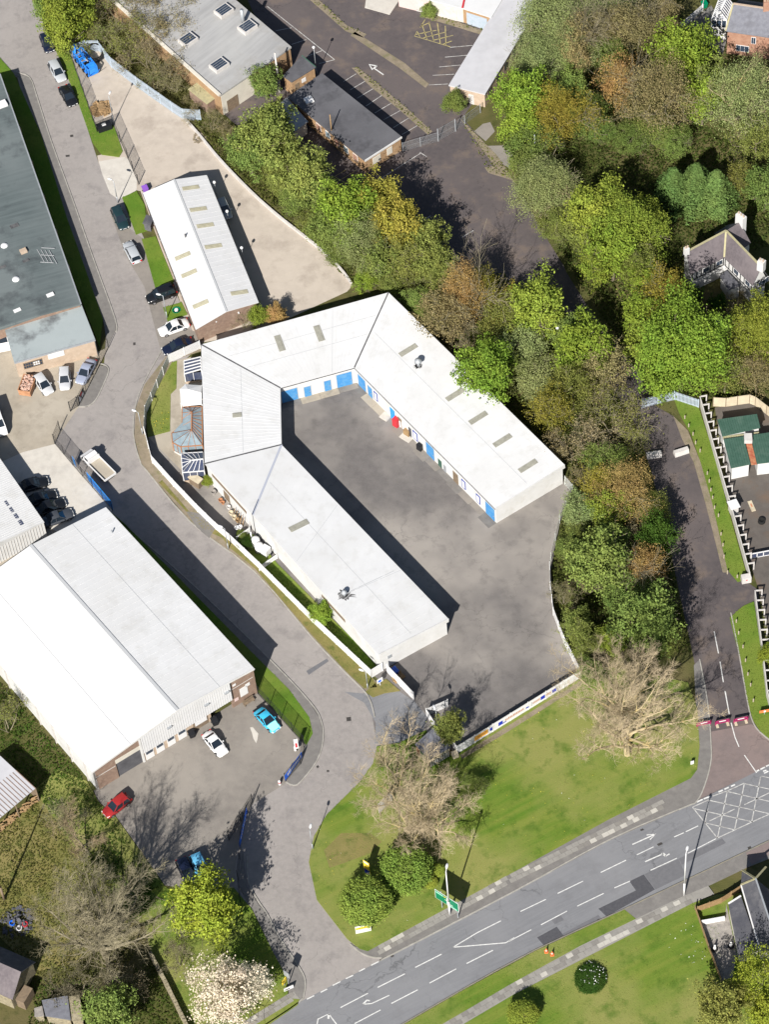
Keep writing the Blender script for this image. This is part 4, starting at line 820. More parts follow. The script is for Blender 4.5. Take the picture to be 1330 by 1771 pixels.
# --- houses
def chimney(parent, p, w, d, h, rz, m='white_wall', pots=3):
    c = part('chimney', MB().box(Vector(p)+Vector((0, 0, h/2)), (w, d, h), rz), m, parent)
    R = Matrix.Rotation(rz, 3, 'Z')
    for k in range(pots): part('chimney_pot', MB().tube(Vector(p)+R @ Vector((-w/2+w*(k+.5)/pots, 0, h)), Vector(p)+R @ Vector((-w/2+w*(k+.5)/pots, 0, h+.4)), .13, n=8), 'brick_pale', c)
    return c
HS = thing('white_cottage', 'white timber framed L-shaped house with brown slate roof', 'house', P((1250, 470)))
zs = Z(1170, 370, 8.05); s1 = lambda x, y: zs((x, y))[0]
he, hr_ = 4.6, 7.6
vE = P(s1(665, 610), he); aE = P(s1(190, 845), he); cE = P(s1(1060, 1000), he)
vR = P(s1(690, 240), hr_); aR = P(s1(140, 535), hr_-.2); cR = P(s1(1180, 745), hr_)
aB = aR+(aR-aE); aB.z = he; vB = vR+(vR-vE); vB.z = he; cB = cR+(cR-cE); cB.z = he
off = Vector((0, 0, 0))
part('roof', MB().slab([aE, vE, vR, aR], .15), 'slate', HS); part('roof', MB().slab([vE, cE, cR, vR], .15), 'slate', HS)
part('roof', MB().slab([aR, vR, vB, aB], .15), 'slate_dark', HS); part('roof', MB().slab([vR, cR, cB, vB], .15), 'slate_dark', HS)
for a, b in ((aR, vR), (vR, cR), (vR, vE)): part('ridge_tiles', MB().bar(a+Vector((0, 0, .08)), b+Vector((0, 0, .08)), .28, .12), 'lichen', HS)
fp = [Vector((p.x, p.y, 0)) for p in (aE, vE, cE, cB, vB, aB)]
ih2 = inset(fp, .3)
part('wall', MB().prism(ih2, -.1, he-.05, top=False), 'white_wall', HS)
for a, b, r in ((ih2[5], ih2[0], aR), (ih2[2], ih2[3], cR)): part('gable', MB().add([(a.x, a.y, he-.1), (b.x, b.y, he-.1), (*lin(a, b, .5).xy, r.z-.15)], [(0, 1, 2)]), 'white_wall', HS)
for a, b in ((ih2[0], ih2[1]), (ih2[1], ih2[2]), (ih2[2], ih2[3])):
    L_ = (b-a).length; s_ = 1 if Vector((-(b-a).y, (b-a).x, 0)).y < 0 else -1
    wallbox(HS, 'timber_beam', a, b, .1, L_-.1, 2.5, 2.66, 'mesh_black', .05, s_)
    for k in range(8): wallbox(HS, 'timber_post', a, b, .15+k*(L_-.4)/7, .3+k*(L_-.4)/7, 2.66, he-.15, 'mesh_black', .045, s_)
    for k in (2, 5): window(HS, a, b, .5+k*(L_-.4)/7, 1.6+k*(L_-.4)/7, 3.0, 4.0, s_)
rE = P(s1(800, 178), 7.3); wv = rE-vR; wv.z = 0; wv.normalize(); rE = rE+wv*1.2; wn = Vector((-wv.y, wv.x, 0))
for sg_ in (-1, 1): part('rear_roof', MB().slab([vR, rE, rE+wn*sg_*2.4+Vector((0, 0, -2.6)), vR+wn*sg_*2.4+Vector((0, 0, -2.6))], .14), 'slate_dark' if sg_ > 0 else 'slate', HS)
part('rear_wall', MB().prism([Vector((*(q_.xy), 0)) for q_ in (vR+wn*2.2, rE+wn*2.2-wv*.1, rE-wn*2.2-wv*.1, vR-wn*2.2)], -.1, 4.7), 'white_wall', HS)
part('rear_gable', MB().add([(*(rE+wn*2.2-wv*.1).xy, 4.7), (*(rE-wn*2.2-wv*.1).xy, 4.7), (*(rE-wv*.1).xy, 7.1)], [(0, 1, 2)]), 'white_wall', HS)
chimney(HS, Vector((rE.x, rE.y, 0))+wv*.2, 1.5, .8, 8.6, math.atan2(wn.y, wn.x)); chimney(HS, aR-Vector((0, 0, .5)), .7, .6, 1.4, .4, pots=2); chimney(HS, cR-Vector((0, 0, .6)), 1.0, .8, 2.0, -.7, pots=2)
PO = [P(s1(600, 870), 2.6), P(s1(700, 790), 2.8), P(s1(895, 1000), 2.8), P(s1(730, 1060), 2.5)]
part('porch_roof', MB().slab(PO, .12), 'slate_dark', HS); part('porch_wall', MB().prism(inset([Vector((p.x, p.y, 0)) for p in PO], .15), -.1, 2.5, top=False), 'white_wall', HS)
SH = thing('garden_shed', 'small grey felt roofed shed half hidden under bright green trees by white house', 'shed', P((1247, 563)))
sh = PS([(1235, 553), (1243, 548), (1267, 568), (1257, 580)], 2.2); part('roof', MB().slab(sh, .1), 'slate_grey', SH); part('wall', MB().prism(inset([Vector((p.x, p.y, 0)) for p in sh], .08), -.1, 2.15, top=False), 'timber_old', SH)

HB = thing('brick_house', 'red brick house with grey slate roof and a white conservatory end', 'house', P((1290, 60)))
zt = Z(1170, 0, 8.31); t1 = lambda x, y: zt((x, y))[0]
e0, e1 = P(t1(705, 455), 5.0), P(t1(1330, 545), 5.0); r0 = P(t1(815, 65), 7.4); r1 = r0+(e1-e0); r1.z = 7.4; k0 = r0+(r0-e0); k0.z = 5.0; k1_ = k0+(e1-e0)
ex = (e1-e0)*.8; e1 = e1+ex; r1 = r1+ex; k1_ = k1_+ex
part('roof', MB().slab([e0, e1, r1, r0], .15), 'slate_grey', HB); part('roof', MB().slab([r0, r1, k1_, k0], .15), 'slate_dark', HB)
part('ridge_tiles', MB().bar(r0+Vector((0, 0, .08)), r1+Vector((0, 0, .08)), .3, .12), 'brick_pale', HB); part('verge_trim', MB().bar(e0+Vector((0, 0, .05)), r0+Vector((0, 0, .05)), .25, .1), 'lichen', HB)
ihb = inset([Vector((p.x, p.y, 0)) for p in (e0, e1, k1_, k0)], .25); part('wall', MB().prism(ihb, -.1, 4.95, top=False), 'brick_red', HB)
part('gable', MB().add([(ihb[0].x, ihb[0].y, 4.9), (ihb[3].x, ihb[3].y, 4.9), (*lin(ihb[0], ihb[3], .5).xy, 7.2)], [(0, 1, 2)]), 'brick_red', HB)
A_, B_ = ihb[0], ihb[1]; s_ = 1 if Vector((-(B_-A_).y, (B_-A_).x, 0)).y < 0 else -1
window(HB, A_, B_, tpos(A_, B_, t1(1070, 640), 3), tpos(A_, B_, t1(1140, 640), 3), 2.9, 4.3, s_); window(HB, A_, B_, tpos(A_, B_, t1(850, 780), 1), tpos(A_, B_, t1(1040, 800), 1), .9, 2.2, s_, bars=2)
chimney(HB, lin(r0, r1, .42)-Vector((0, 0, .6)), .9, .8, 2.2, -.1, 'brick_red', 2)
CV = thing('house_conservatory', 'white framed two-storey glazed conservatory on the end of the red brick house', 'conservatory', P((1245, 40)))
c_ = [P(t1(505, 285), 4.2), P(t1(720, 300), 4.2), P(t1(800, 60), 4.2), P(t1(610, 0), 4.2)]; ic = [Vector((p.x, p.y, 0)) for p in c_]
part('wall', MB().prism(ic, -.1, 2.6, top=False), 'white_wall', CV); part('wall_glass', MB().prism(inset(ic, .04), 2.6, 4.2, top=False), 'glass_dark', CV)
top0, top1 = lin(c_[0], c_[1], .6)+Vector((0, .8, 1.0)), lin(c_[3], c_[2], .6)+Vector((0, 0, 1.0))
for L_ in ([c_[0], c_[1], top0], [c_[1], c_[2], top1, top0], [c_[3], c_[0], top0, top1]): part('roof_glass', MB().slab(L_, .06), 'glass_blue', CV)
fr = MB(); fr.bar(top0, top1, .3, .14)
for a, b in ((c_[0], c_[3]), (c_[1], c_[2])):
    for k in range(8): fr.bar(lin(a, b, k/7)+Vector((0, 0, .06)), lin(top0, top1, k/7)+Vector((0, 0, .06)), .14, .1)
    fr.bar(a, b, .16, .14)
fr.bar(c_[0], c_[1], .16, .14)
for k in range(4): p = lin(c_[0], c_[1], k/3); fr.bar((p.x, p.y-.03, 2.6), (p.x+.001, p.y-.03, 4.2), .14, .14); fr.bar(p+Vector((0, 0, .05)), top0, .12, .1)
part('frame', fr, 'plastic_white', CV)

GS = thing('green_roofed_clubhouse', 'low white shed in two parts under dark green corrugated roofs', 'building', P((1285, 760)))
zg = Z(1190, 660, 7.38); g1 = lambda x, y: zg((x, y))[0]
for L_, h in (([(375, 485), (875, 415), (920, 590), (440, 700)], 2.9), ([(455, 735), (700, 700), (795, 1055), (550, 1105)], 2.9), ([(800, 685), (1100, 640), (1200, 1010), (880, 1050)], 2.9)):
    pp = [P(g1(*q), h) for q in L_]; part('roof', MB().slab(pp, .1), 'green_sheet', GS); rr = MB(); n_ = int((pp[1]-pp[0]).length/.32)
    for k in range(n_+1): rr.bar(lin(pp[0], pp[1], k/n_)+Vector((0, 0, .02)), lin(pp[3], pp[2], k/n_)+Vector((0, 0, .02)), .07, .06)
    part('roof_corrugation', rr, 'green_sheet', GS); part('wall', MB().prism(inset([Vector((p.x, p.y, 0)) for p in pp], .15), -.1, 2.85, top=False), 'white_wall', GS)
pp = [P(g1(*q), 2.75) for q in [(715, 690), (790, 690), (880, 1055), (805, 1060)]]; part('link_roof', MB().slab(pp, .1), 'rust_red', GS); q = P(g1(765, 745), 2.9); part('water_tank', MB().box(q+Vector((0, 0, .35)), (1.1, 1.3, .7), -.1), 'concrete_white', GS)
pp = [P(g1(*q), 2.6) for q in [(440, 700), (905, 640), (905, 660), (450, 735)]]; part('valley_roof', MB().slab(pp, .08), 'lichen', GS)

BR = thing('dark_roofed_bungalow', 'bungalow with dark slate roofs, white gutters and a timber fence at the roadside', 'house', P((1310, 1600)))
zr_ = Z(1180, 1450, 5.52); b1 = lambda x, y: zr_((x, y))[0]
rd0, rd1 = P(b1(700, 380), 5.2), P(b1(800, 680), 5.2); ro = rd1+(rd1-rd0)*1.4; ro.z = 5.2
we0, we1 = P(b1(560, 440), 3.0), P(b1(745, 1075), 3.0); ee0 = rd0+(rd0-we0); ee0.z = 3.0; ee1 = ee0+(we1-we0)
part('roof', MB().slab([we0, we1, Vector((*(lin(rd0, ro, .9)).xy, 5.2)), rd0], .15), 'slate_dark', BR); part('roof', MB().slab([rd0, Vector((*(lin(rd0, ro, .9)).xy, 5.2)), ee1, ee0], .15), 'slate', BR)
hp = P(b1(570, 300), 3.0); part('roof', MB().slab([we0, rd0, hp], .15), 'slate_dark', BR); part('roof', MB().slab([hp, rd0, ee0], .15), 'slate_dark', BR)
part('ridge_tiles', MB().bar(rd0+Vector((0, 0, .08)), Vector((*(lin(rd0, ro, .9)).xy, 5.28)), .2, .1), 'steel_galv', BR)
for a in (we0, hp, P(b1(800, 270), 4.2)): part('hip_tiles', MB().bar(rd0+Vector((0, 0, .08)), a+Vector((0, 0, .1)), .24, .1), 'lichen', BR)
part('gutter', MB().bar(we0+Vector((0, 0, .02)), we1+Vector((0, 0, .02)), .16, .14), 'plastic_white', BR)
ibr = inset([Vector((p.x, p.y, 0)) for p in (we0, we1, ee1, ee0)], .3); part('wall', MB().prism(ibr, -.1, 2.95, top=False), 'render_cream', BR)
fo = [P(b1(440, 620), 2.5), P(b1(560, 545), 2.6), P(b1(740, 1060), 2.6), P(b1(540, 1110), 2.5)]; part('flat_roof', MB().slab(fo, .15), 'slate_dark', BR); part('side_wall', MB().prism(inset([Vector((p.x, p.y, 0)) for p in fo], .15), -.1, 2.4, top=False), 'render_cream', BR); part('gutter', MB().bar(fo[0]+Vector((0, 0, .04)), fo[1]+Vector((0, 0, .04)), .2, .14), 'plastic_white', BR)
sheet('patio', [b1(*q) for q in [(185, 810), (410, 745), (420, 620), (520, 1100), (480, 1320), (365, 1355)]], .17, 'patio')
pw = MB().bar(P(b1(185, 800), .5), P(b1(405, 760), .5), .25, .9); single('patio_wall', pw, 'plastic_white', 'low white wall across the end of the stone patio', 'wall')

SC1 = thing('stone_cottage', 'old stone cottage with mauve slate roof and a tall rubble gable', 'house', P((40, 1690)))
zq = Z(0, 1290, 3.68); q1 = lambda x, y: zq((x, y))[0]
ga, gb, gr_ = P(q1(95, 1678), .0), P(q1(240, 1440), .0), None
eA, eB = Vector((ga.x, ga.y, 3.2)), Vector((gb.x, gb.y, 3.2)); mid = lin(eA, eB, .5); rp = Vector((mid.x, mid.y, 5.6)); bd = Vector((-(eB-eA).y, (eB-eA).x, 0)).normalized()
if bd.x > 0: bd = -bd
bd = bd*14
part('roof', MB().slab([eA-bd*.02, rp-bd*.02, rp+bd, eA+bd], .15), 'slate', SC1); part('roof', MB().slab([rp-bd*.02, eB-bd*.02, eB+bd, rp+bd], .15), 'slate_dark', SC1)  # same slates on both slopes; shade of the far one is put into its colour
isc = [Vector((p.x, p.y, 0)) for p in (eA, eB, eB+bd, eA+bd)]; isc = inset(isc, .15); part('wall', MB().prism(isc, -.1, 3.15, top=False), 'stone', SC1); part('gable', MB().add([(isc[0].x, isc[0].y, 3.1), (isc[1].x, isc[1].y, 3.1), (rp.x-bd.x*-.008, rp.y-bd.y*-.008, 5.5)], [(0, 1, 2)]), 'stone', SC1)
part('porch', MB().box(lin(ga, gb, .3)-bd*.05+Vector((0, 0, 1.0)), (1.2, 2.2, 2.0), math.atan2(bd.y, bd.x)), 'timber_old', SC1)
SD = thing('stone_outhouse', 'small stone outhouse with two grey slab roofs in the cottage garden', 'shed', P((105, 1740)))
for L_, h, m in (([(265, 1615), (430, 1585), (450, 1740), (290, 1715)], 2.2, 'slate_grey'), ([(435, 1590), (505, 1578), (530, 1750), (455, 1745)], 2.0, 'stone'), ([(218, 1665), (268, 1650), (280, 1715), (220, 1720)], 1.6, 'patio')):
    pp = [P(q1(*q), h) for q in L_]; part('roof', MB().slab(pp, .12), m, SD); part('wall', MB().prism(inset([Vector((p.x, p.y, 0)) for p in pp], .1), -.1, h-.05, top=False), 'stone', SD)
CS = thing('corrugated_barn', 'open-sided barn with a pale corrugated roof and rusty sheet joints', 'barn', P((20, 1360)))
pp = [P(q1(0, 60), 3.4), P(q1(225, 268), 3.2), P(q1(-30, 480), 3.2), P(q1(-280, 250), 3.4)]
part('roof', MB().slab(pp, .08), 'strip_roof', CS); rr = MB()
for k in range(14): rr.bar(lin(lin(pp[0], pp[1], .45), lin(pp[3], pp[2], .45), k/13)+Vector((0, 0, .03)), lin(pp[1], pp[2], k/13)+Vector((0, 0, .03)), .09, .03)
part('rusty_joint', rr, 'brick_brown', CS)
for p in (pp[1], lin(pp[1], pp[2], .5), pp[2], pp[0]): part('post', MB().box((p.x, p.y, 1.6), (.15, .15, 3.2)), 'timber_old', CS)
part('back_wall', MB().bar(Vector((pp[0].x, pp[0].y, 1.6)), Vector((pp[1].x, pp[1].y, 1.6)), .1, 3.0), 'timber_old', CS)
lg = MB(); r = random.Random(3)
for k in range(60):
    p = lin(pp[1], pp[2], r.random())+Vector((0, 0, -3.2+r.random()*1.6)); lg.tube(p, p+Vector((-.8, -.4+.2*r.random(), 0)), .1, n=5)
single('log_stack', lg, 'timber', 'stacked cut logs under the edge of the corrugated barn roof', 'logs')

# --- display conservatories along the street wall of the workshop
zx = Z(230, 590, 7.82); x1 = lambda x, y: zx((x, y))[0]; zy = Z(280, 740, 6.65); y1 = lambda x, y: zy((x, y))[0]
def glazed(name, label, loop, heights, wallh, fm, gm, ribs, ridge=None):
    t = thing(name, label, 'conservatory', Vector((loop[0].x, loop[0].y, 0)), group=None)
    base = [Vector((p.x, p.y, 0)) for p in loop]; n = len(loop)
    part('dwarf_wall', MB().prism(base, -.02, wallh, top=False), 'brick_pale' if fm != 'wood_orange' else 'concrete_white', t)
    part('side_glass', MB().prism(inset(base, .05), wallh, min(heights)-.05, top=False), gm, t)
    fr = MB(); L_ = [Vector((p.x, p.y, h)) for p, h in zip(loop, heights)]
    for i in range(n):
        fr.bar(L_[i], L_[(i+1) % n], .12, .12); fr.bar((L_[i].x, L_[i].y, wallh), (L_[i].x+.001, L_[i].y, heights[i]), .12, .12)
        e = (L_[(i+1) % n]-L_[i]).length; m_ = max(2, int(e/.9))
        for k in range(1, m_):
            p = lin(L_[i], L_[(i+1) % n], k/m_); fr.bar((p.x, p.y, wallh), (p.x+.001, p.y, p.z), .07, .07)
    if ridge:
        tops = ridge
        for i in range(n):
            a, b = L_[i], L_[(i+1) % n]; ta = min(tops, key=lambda q: (q-a).xy.length); tb = min(tops, key=lambda q: (q-b).xy.length)
            lp = [a, b, tb] if (ta-tb).length < .01 else [a, b, tb, ta]
            part('roof_glass', MB().slab(lp, .05), gm, t)
            e = (b-a).length; m_ = max(1, int(e/ribs))
            for k in range(m_+1): fr.bar(lin(a, b, k/m_)+Vector((0, 0, .05)), lin(ta, tb, k/m_)+Vector((0, 0, .05)), .08 if fm != 'wood_orange' else .045, .06)
        if len(tops) > 1: fr.bar(tops[0]+Vector((0, 0, .05)), tops[1]+Vector((0, 0, .05)), .16, .12)
    else:
        part('roof_glass', MB().slab(L_, .05), gm, t)
        a, b, c, d = L_[:4]; m_ = int((b-a).length/ribs)
        for k in range(m_+1): fr.bar(lin(a, b, k/m_)+Vector((0, 0, .06)), lin(d, c, k/m_)+Vector((0, 0, .06)), .12, .1)
    part('frame', fr, fm, t); return t
lp = [P(x1(685, 255), 2.6), P(x1(690, 430), 2.6), P(x1(925, 400), 2.6), P(x1(920, 235), 2.6)]
glazed('display_conservatory', 'white framed lean-to display conservatory with dark blue roof glass', lp, [2.3, 2.3, 2.9, 2.9], .5, 'plastic_white', 'glass_blue', .55)
lp = [P(x1(635, 650), 2.6), P(x1(645, 840), 2.6), P(x1(675, 880), 2.6), P(x1(930, 855), 2.6), P(x1(930, 600), 2.6), P(x1(705, 585), 2.6)]
PV = thing('display_pavilion', 'display pavilion with plain white ribbed canopy roof between the conservatories', 'pavilion', Vector((lp[0].x, lp[0].y, 0)))
tp = [lin(lin(lp[3], lp[4], .5), lp[0], .62)+Vector((0, 0, .5)), lin(lp[3], lp[4], .5)+Vector((0, 0, .5))]
for i in range(6):
    a, b = lp[i], lp[(i+1) % 6]; ta = tp[1] if i == 4 or i == 3 else tp[0]; tb = tp[1] if (i+1) % 6 in (3, 4) else tp[0]; ta = tp[1] if i in (3, 4) else tp[0]
    part('roof_panel', MB().slab([a, b, tb] if (ta-tb).length < .01 else [a, b, tb, ta], .08), 'plastic_white', PV)
for p in lp: part('post', MB().box((p.x, p.y, 1.3), (.12, .12, 2.6)), 'plastic_white', PV)
lp = [P(x1(665, 890), 2.5), P(x1(660, 1130), 2.5), P(y1(110, 60), 2.5), P(y1(120, 165), 2.5), P(y1(215, 215), 2.5), P(y1(465, 195), 2.5), P(x1(930, 880), 2.5)]
glazed('display_conservatory', 'orange timber framed display conservatory with pale glass and a faceted bay end', lp, [2.4]*7, .5, 'wood_orange', 'glass_pale', .85, [P(x1(795, 960), 3.3), P(x1(790, 1200), 3.3)])
lp = [P(y1(220, 290), 2.6), P(y1(235, 510), 2.6), P(y1(485, 490), 2.6), P(y1(470, 275), 2.6)]
glazed('display_conservatory', 'white framed hipped display conservatory with navy roof glass and brick base', lp, [2.5]*4, .6, 'plastic_white', 'glass_blue', .75, [P(y1(345, 375), 3.2), P(y1(475, 360), 3.2)])
# ---------------------------------------------------------------- fences
UNIT = {}
def bay_mesh(kind):
    """one fence bay, 1 unit long in x and 1 unit high"""
    if kind in UNIT: return UNIT[kind]
    mb = MB()
    if kind == 'white_pale':
        for k in range(20): mb.box(((k+.5)/20, 0, .5), (.042, .012, .98))
        for z in (.2, .82): mb.box((.5, -.02, z), (1, .03, .03))
        m = 'plastic_white'
    elif kind == 'white_solid':
        for k in range(16): mb.box(((k+.5)/16, .004*(k % 2), .5), (.061, .02, 1.0))
        mb.box((.5, 0, .99), (1, .06, .03)); m = 'plastic_white'
    elif kind == 'palisade':
        for k in range(18): mb.box(((k+.5)/18, 0, .5), (.036, .012, 1.0)); mb.box(((k+.5)/18, 0, 1.0), (.02, .012, .05))
        for z in (.18, .82): mb.box((.5, -.02, z), (1, .03, .03))
        m = 'palisade_blue'
    elif kind in ('mesh_black', 'mesh_pale', 'mesh_steel'):
        w = {'mesh_black': .0075, 'mesh_pale': .0075, 'mesh_steel': .0032}[kind]
        for k in range(44): mb.add([(k/44-w/2, 0, 0), (k/44+w/2, 0, 0), (k/44+w/2, 0, 1), (k/44-w/2, 0, 1)], [(0, 1, 2, 3)])
        for k in range(9): z = .04+k*.115; mb.add([(0, .003, z-.004), (1, .003, z-.004), (1, .003, z+.004), (0, .003, z+.004)], [(0, 1, 2, 3)])
        for z in ((.02, .99) if kind != 'mesh_steel' else (.5, .99)): mb.box((.5, 0, z), (1, .014, .014))
        m = {'mesh_black': 'mesh_black', 'mesh_pale': 'mesh_pale', 'mesh_steel': 'steel_galv'}[kind]
    elif kind == 'board':
        for k in range(14): mb.box(((k+.5)/14, .006*(k % 2), .5), (.068, .02, 1.0-.02*(k % 3)))
        m = 'timber'
    elif kind == 'board_cream':
        mb.box((.5, 0, .5), (.98, .03, 1.0)); mb.box((.5, .03, .9), (.98, .03, .05)); m = 'board_cream'
    elif kind == 'concrete':
        for k in range(3): mb.box((.5, 0, (k+.5)/3), (.97, .04, .325))
        m = 'concrete_white'
    UNIT[kind] = mb.mesh('panel', m); return UNIT[kind]
def fence(name, label, px, h, kind, bay, post, pm, z=0.0, phi=.1, cat='fence', closed=False):
    q = PS(px, 0); t = thing(name, label, cat, (q[0].x, q[0].y, z)); L0 = q[0]
    pmesh = MB().box((0, 0, .5), (post, post, 1.0)).mesh('post', pm)
    def put(p): link('post', pmesh, t, (p.x-L0.x, p.y-L0.y, 0), 0, (1, 1, h+phi))
    put(q[0])
    for i in range(len(q)-1):
        d = q[i+1]-q[i]; n = max(1, round(d.length/bay)); a = math.atan2(d.y, d.x)
        for k in range(n):
            p = q[i]+d*(k/n); o = link('panel', bay_mesh(kind), t, (p.x-L0.x, p.y-L0.y, 0.03), a, (d.length/n, 1 if kind not in ('white_pale', 'palisade') else 1.5, h)); put(q[i]+d*((k+1)/n))
    return t
fence('display_fence', 'white pale fence curving round the display lawn', [(347, 604), (293, 628), (253, 716), (251, 752)], 1.9, 'white_pale', 2.4, .1, 'plastic_white')
fence('boundary_fence', 'solid white board fence running between estate road and workshop', [(251, 752), (264, 802), (300, 842), (342, 886), (374, 917), (399, 938), (450, 986), (541, 1077), (643, 1172), (662, 1160)], 1.9, 'white_solid', 2.6, .12, 'plastic_white')
fence('gate_leaf', 'open white metal gate leaf standing in the yard entrance', [(670, 1163), (716, 1211)], 2.0, 'white_solid', 2.4, .12, 'plastic_white', cat='gate')
fence('cross_fence', 'short white picket fence between strip lawn and planted plot', [(449, 988), (480, 966)], 1.1, 'white_pale', 2.0, .08, 'plastic_white'); fence('cross_fence', 'short white lattice fence beside the clipped green hedge', [(410, 938), (432, 922)], 1.3, 'white_pale', 2.0, .08, 'plastic_white')
fence('gate_fence', 'white pale fence return at the right side of the yard entrance', [(775, 1222), (738, 1238), (752, 1260)], 1.8, 'white_pale', 2.4, .1, 'plastic_white')
FF = fence('front_fence', 'long white fence with sponsor style banners along the front lawn', [(782, 1290), (791, 1304), (1005, 1172)], 2.0, 'white_pale', 2.9, .1, 'plastic_white')
fence('side_fence', 'white pale fence curving up from the front fence corner beside the courtyard', [(1005, 1172), (975, 1112), (957, 1064), (952, 1020), (951, 985)], 1.9, 'white_pale', 2.4, .1, 'plastic_white')
fence('side_fence', 'pale mesh fence following the courtyard edge below the trees', [(951, 985), (953, 970), (968, 905), (990, 852), (977, 838)], 1.9, 'mesh_pale', 2.7, .08, 'mesh_pale')
fence('palisade_fence', 'blue grey steel palisade fence round the end of the beige compound', [(124, 99), (150, 90), (172, 90), (193, 118), (237, 152), (298, 195), (318, 208), (348, 210)], 2.4, 'palisade', 2.75, .1, 'palisade_blue')
fence('mesh_fence', 'black mesh fence between the hedge verge and the beige compound', [(122, 99), (140, 150), (168, 230), (196, 218)], 2.2, 'mesh_black', 3.0, .07, 'mesh_black'); fence('compound_gate', 'double black mesh gates at the beige compound entrance', [(196, 218), (221, 275), (240, 320)], 2.2, 'mesh_black', 3.2, .1, 'mesh_black', cat='gate')
fence('mesh_fence', 'black mesh fence from the annex corner down to the depot gate', [(188, 602), (174, 630), (137, 702)], 2.2, 'mesh_black', 2.8, .07, 'mesh_black'); fence('depot_gate', 'black gate leaf standing open beside the depot kerb island', [(135, 703), (122, 712)], 2.2, 'mesh_black', 2.8, .1, 'mesh_black', cat='gate'); fence('depot_gate', 'black gate leaf swung open by the pale loading yard corner', [(95, 768), (104, 745)], 2.2, 'mesh_black', 2.8, .1, 'mesh_black', cat='gate')
fence('mesh_fence', 'black mesh fence between pale loading yard and parked tipper truck', [(95, 768), (126, 805), (195, 884)], 2.2, 'mesh_black', 2.8, .07, 'mesh_black')
fence('mesh_fence', 'black mesh fence along the grass strip beside the warehouse yard', [(446, 1200), (486, 1243), (526, 1287)], 2.2, 'mesh_black', 2.8, .07, 'mesh_black'); fence('mesh_fence', 'black mesh fence carrying the long blue banner at the bend', [(526, 1293), (520, 1322), (494, 1352)], 2.2, 'mesh_black', 2.8, .08, 'mesh_black'); fence('yard_gate', 'black gate leaf open across the lower warehouse yard entrance', [(437, 1388), (396, 1452)], 2.2, 'mesh_black', 2.8, .1, 'mesh_black', cat='gate'); fence('mesh_fence', 'black mesh fence below the open gate carrying a narrow blue banner', [(428, 1406), (418, 1452), (412, 1520), (416, 1560)], 2.2, 'mesh_black', 2.8, .07, 'mesh_black')
fence('steel_fence', 'galvanised chain link fence and gates across the old car park', [(697, 263), (758, 245)], 1.9, 'mesh_steel', 3.0, .09, 'steel_galv'); fence('steel_fence', 'galvanised chain link fence running up to the strip building corner', [(789, 226), (804, 216), (831, 196)], 1.9, 'mesh_steel', 3.0, .09, 'steel_galv'); fence('steel_gate', 'tall galvanised gate frame swung open in the car park fence', [(758, 245), (788, 228)], 2.6, 'mesh_steel', 5.0, .14, 'steel_galv', cat='gate')
fence('palisade_fence', 'grey palisade fence across the closed road end', [(1110, 706), (1166, 692)], 2.0, 'palisade', 2.7, .1, 'palisade_blue'); fence('palisade_fence', 'pale palisade fence with white boards beside the grass verge', [(1166, 692), (1208, 706)], 1.9, 'palisade', 2.7, .1, 'palisade_blue')
fence('panel_fence', 'cream panel fence behind the green roofed clubhouse', [(1233, 703), (1255, 704), (1275, 701), (1296, 698), (1306, 702), (1345, 732)], 2.0, 'board_cream', 2.4, .1, 'timber_old')
fence('garden_fence', 'new orange brown board fence beside the dark roofed bungalow', [(1206, 1577), (1247, 1562), (1281, 1540)], 1.5, 'board', 1.9, .1, 'timber'); fence('garden_fence', 'weathered timber fence along the patio edge facing the big lawn', [(1202, 1573), (1225, 1640), (1247, 1698)], 1.2, 'board', 2.2, .1, 'timber_old')
# roadside fence of pale boards with bracket posts
VF = thing('roadside_fence', 'long pale board fence with bracket posts beside the grass verge', 'fence', P((1210, 696)))
def bracket_fence(px, h, step):
    q = PS(px, 0); L0 = VF.location
    for i in range(len(q)-1):
        d = q[i+1]-q[i]; n = max(1, round(d.length/step)); a = math.atan2(d.y, d.x); u = d.normalized(); nr = Vector((-u.y, u.x, 0))
        if nr.x < 0: nr = -nr
        for k in range(n):
            p = q[i]+d*(k/n); link('panel', bay_mesh('concrete'), VF, (p.x-L0.x, p.y-L0.y, .02), a, (d.length/n, 3.5, h))
            mb = MB(); e = p+nr*.12; g = p+nr*.95; mb.bar((e.x, e.y, h-.12), (g.x, g.y, h-.12), .16, .16); mb.bar((g.x, g.y, 0), (g.x+.001, g.y, h), .16, .16); part('bracket_post', mb, 'concrete_white', VF)
bracket_fence([(1210, 698), (1235, 787), (1269, 905), (1296, 1003)], 1.7, 1.62); bracket_fence([(1305, 1032), (1318, 1134), (1326, 1205), (1345, 1270)], 1.6, 1.7)
ribbon('compound_wall', [(318, 206), (345, 236), (372, 269), (410, 310), (450, 349), (490, 383), (520, 406), (575, 451), (608, 492)], .32, 0, .45, 'concrete_white', smooth=2)
cw = bpy.data.objects['compound_wall']; del cw['kind']; tag(cw, 'low pale concrete wall edging the beige compound under the trees', 'wall')
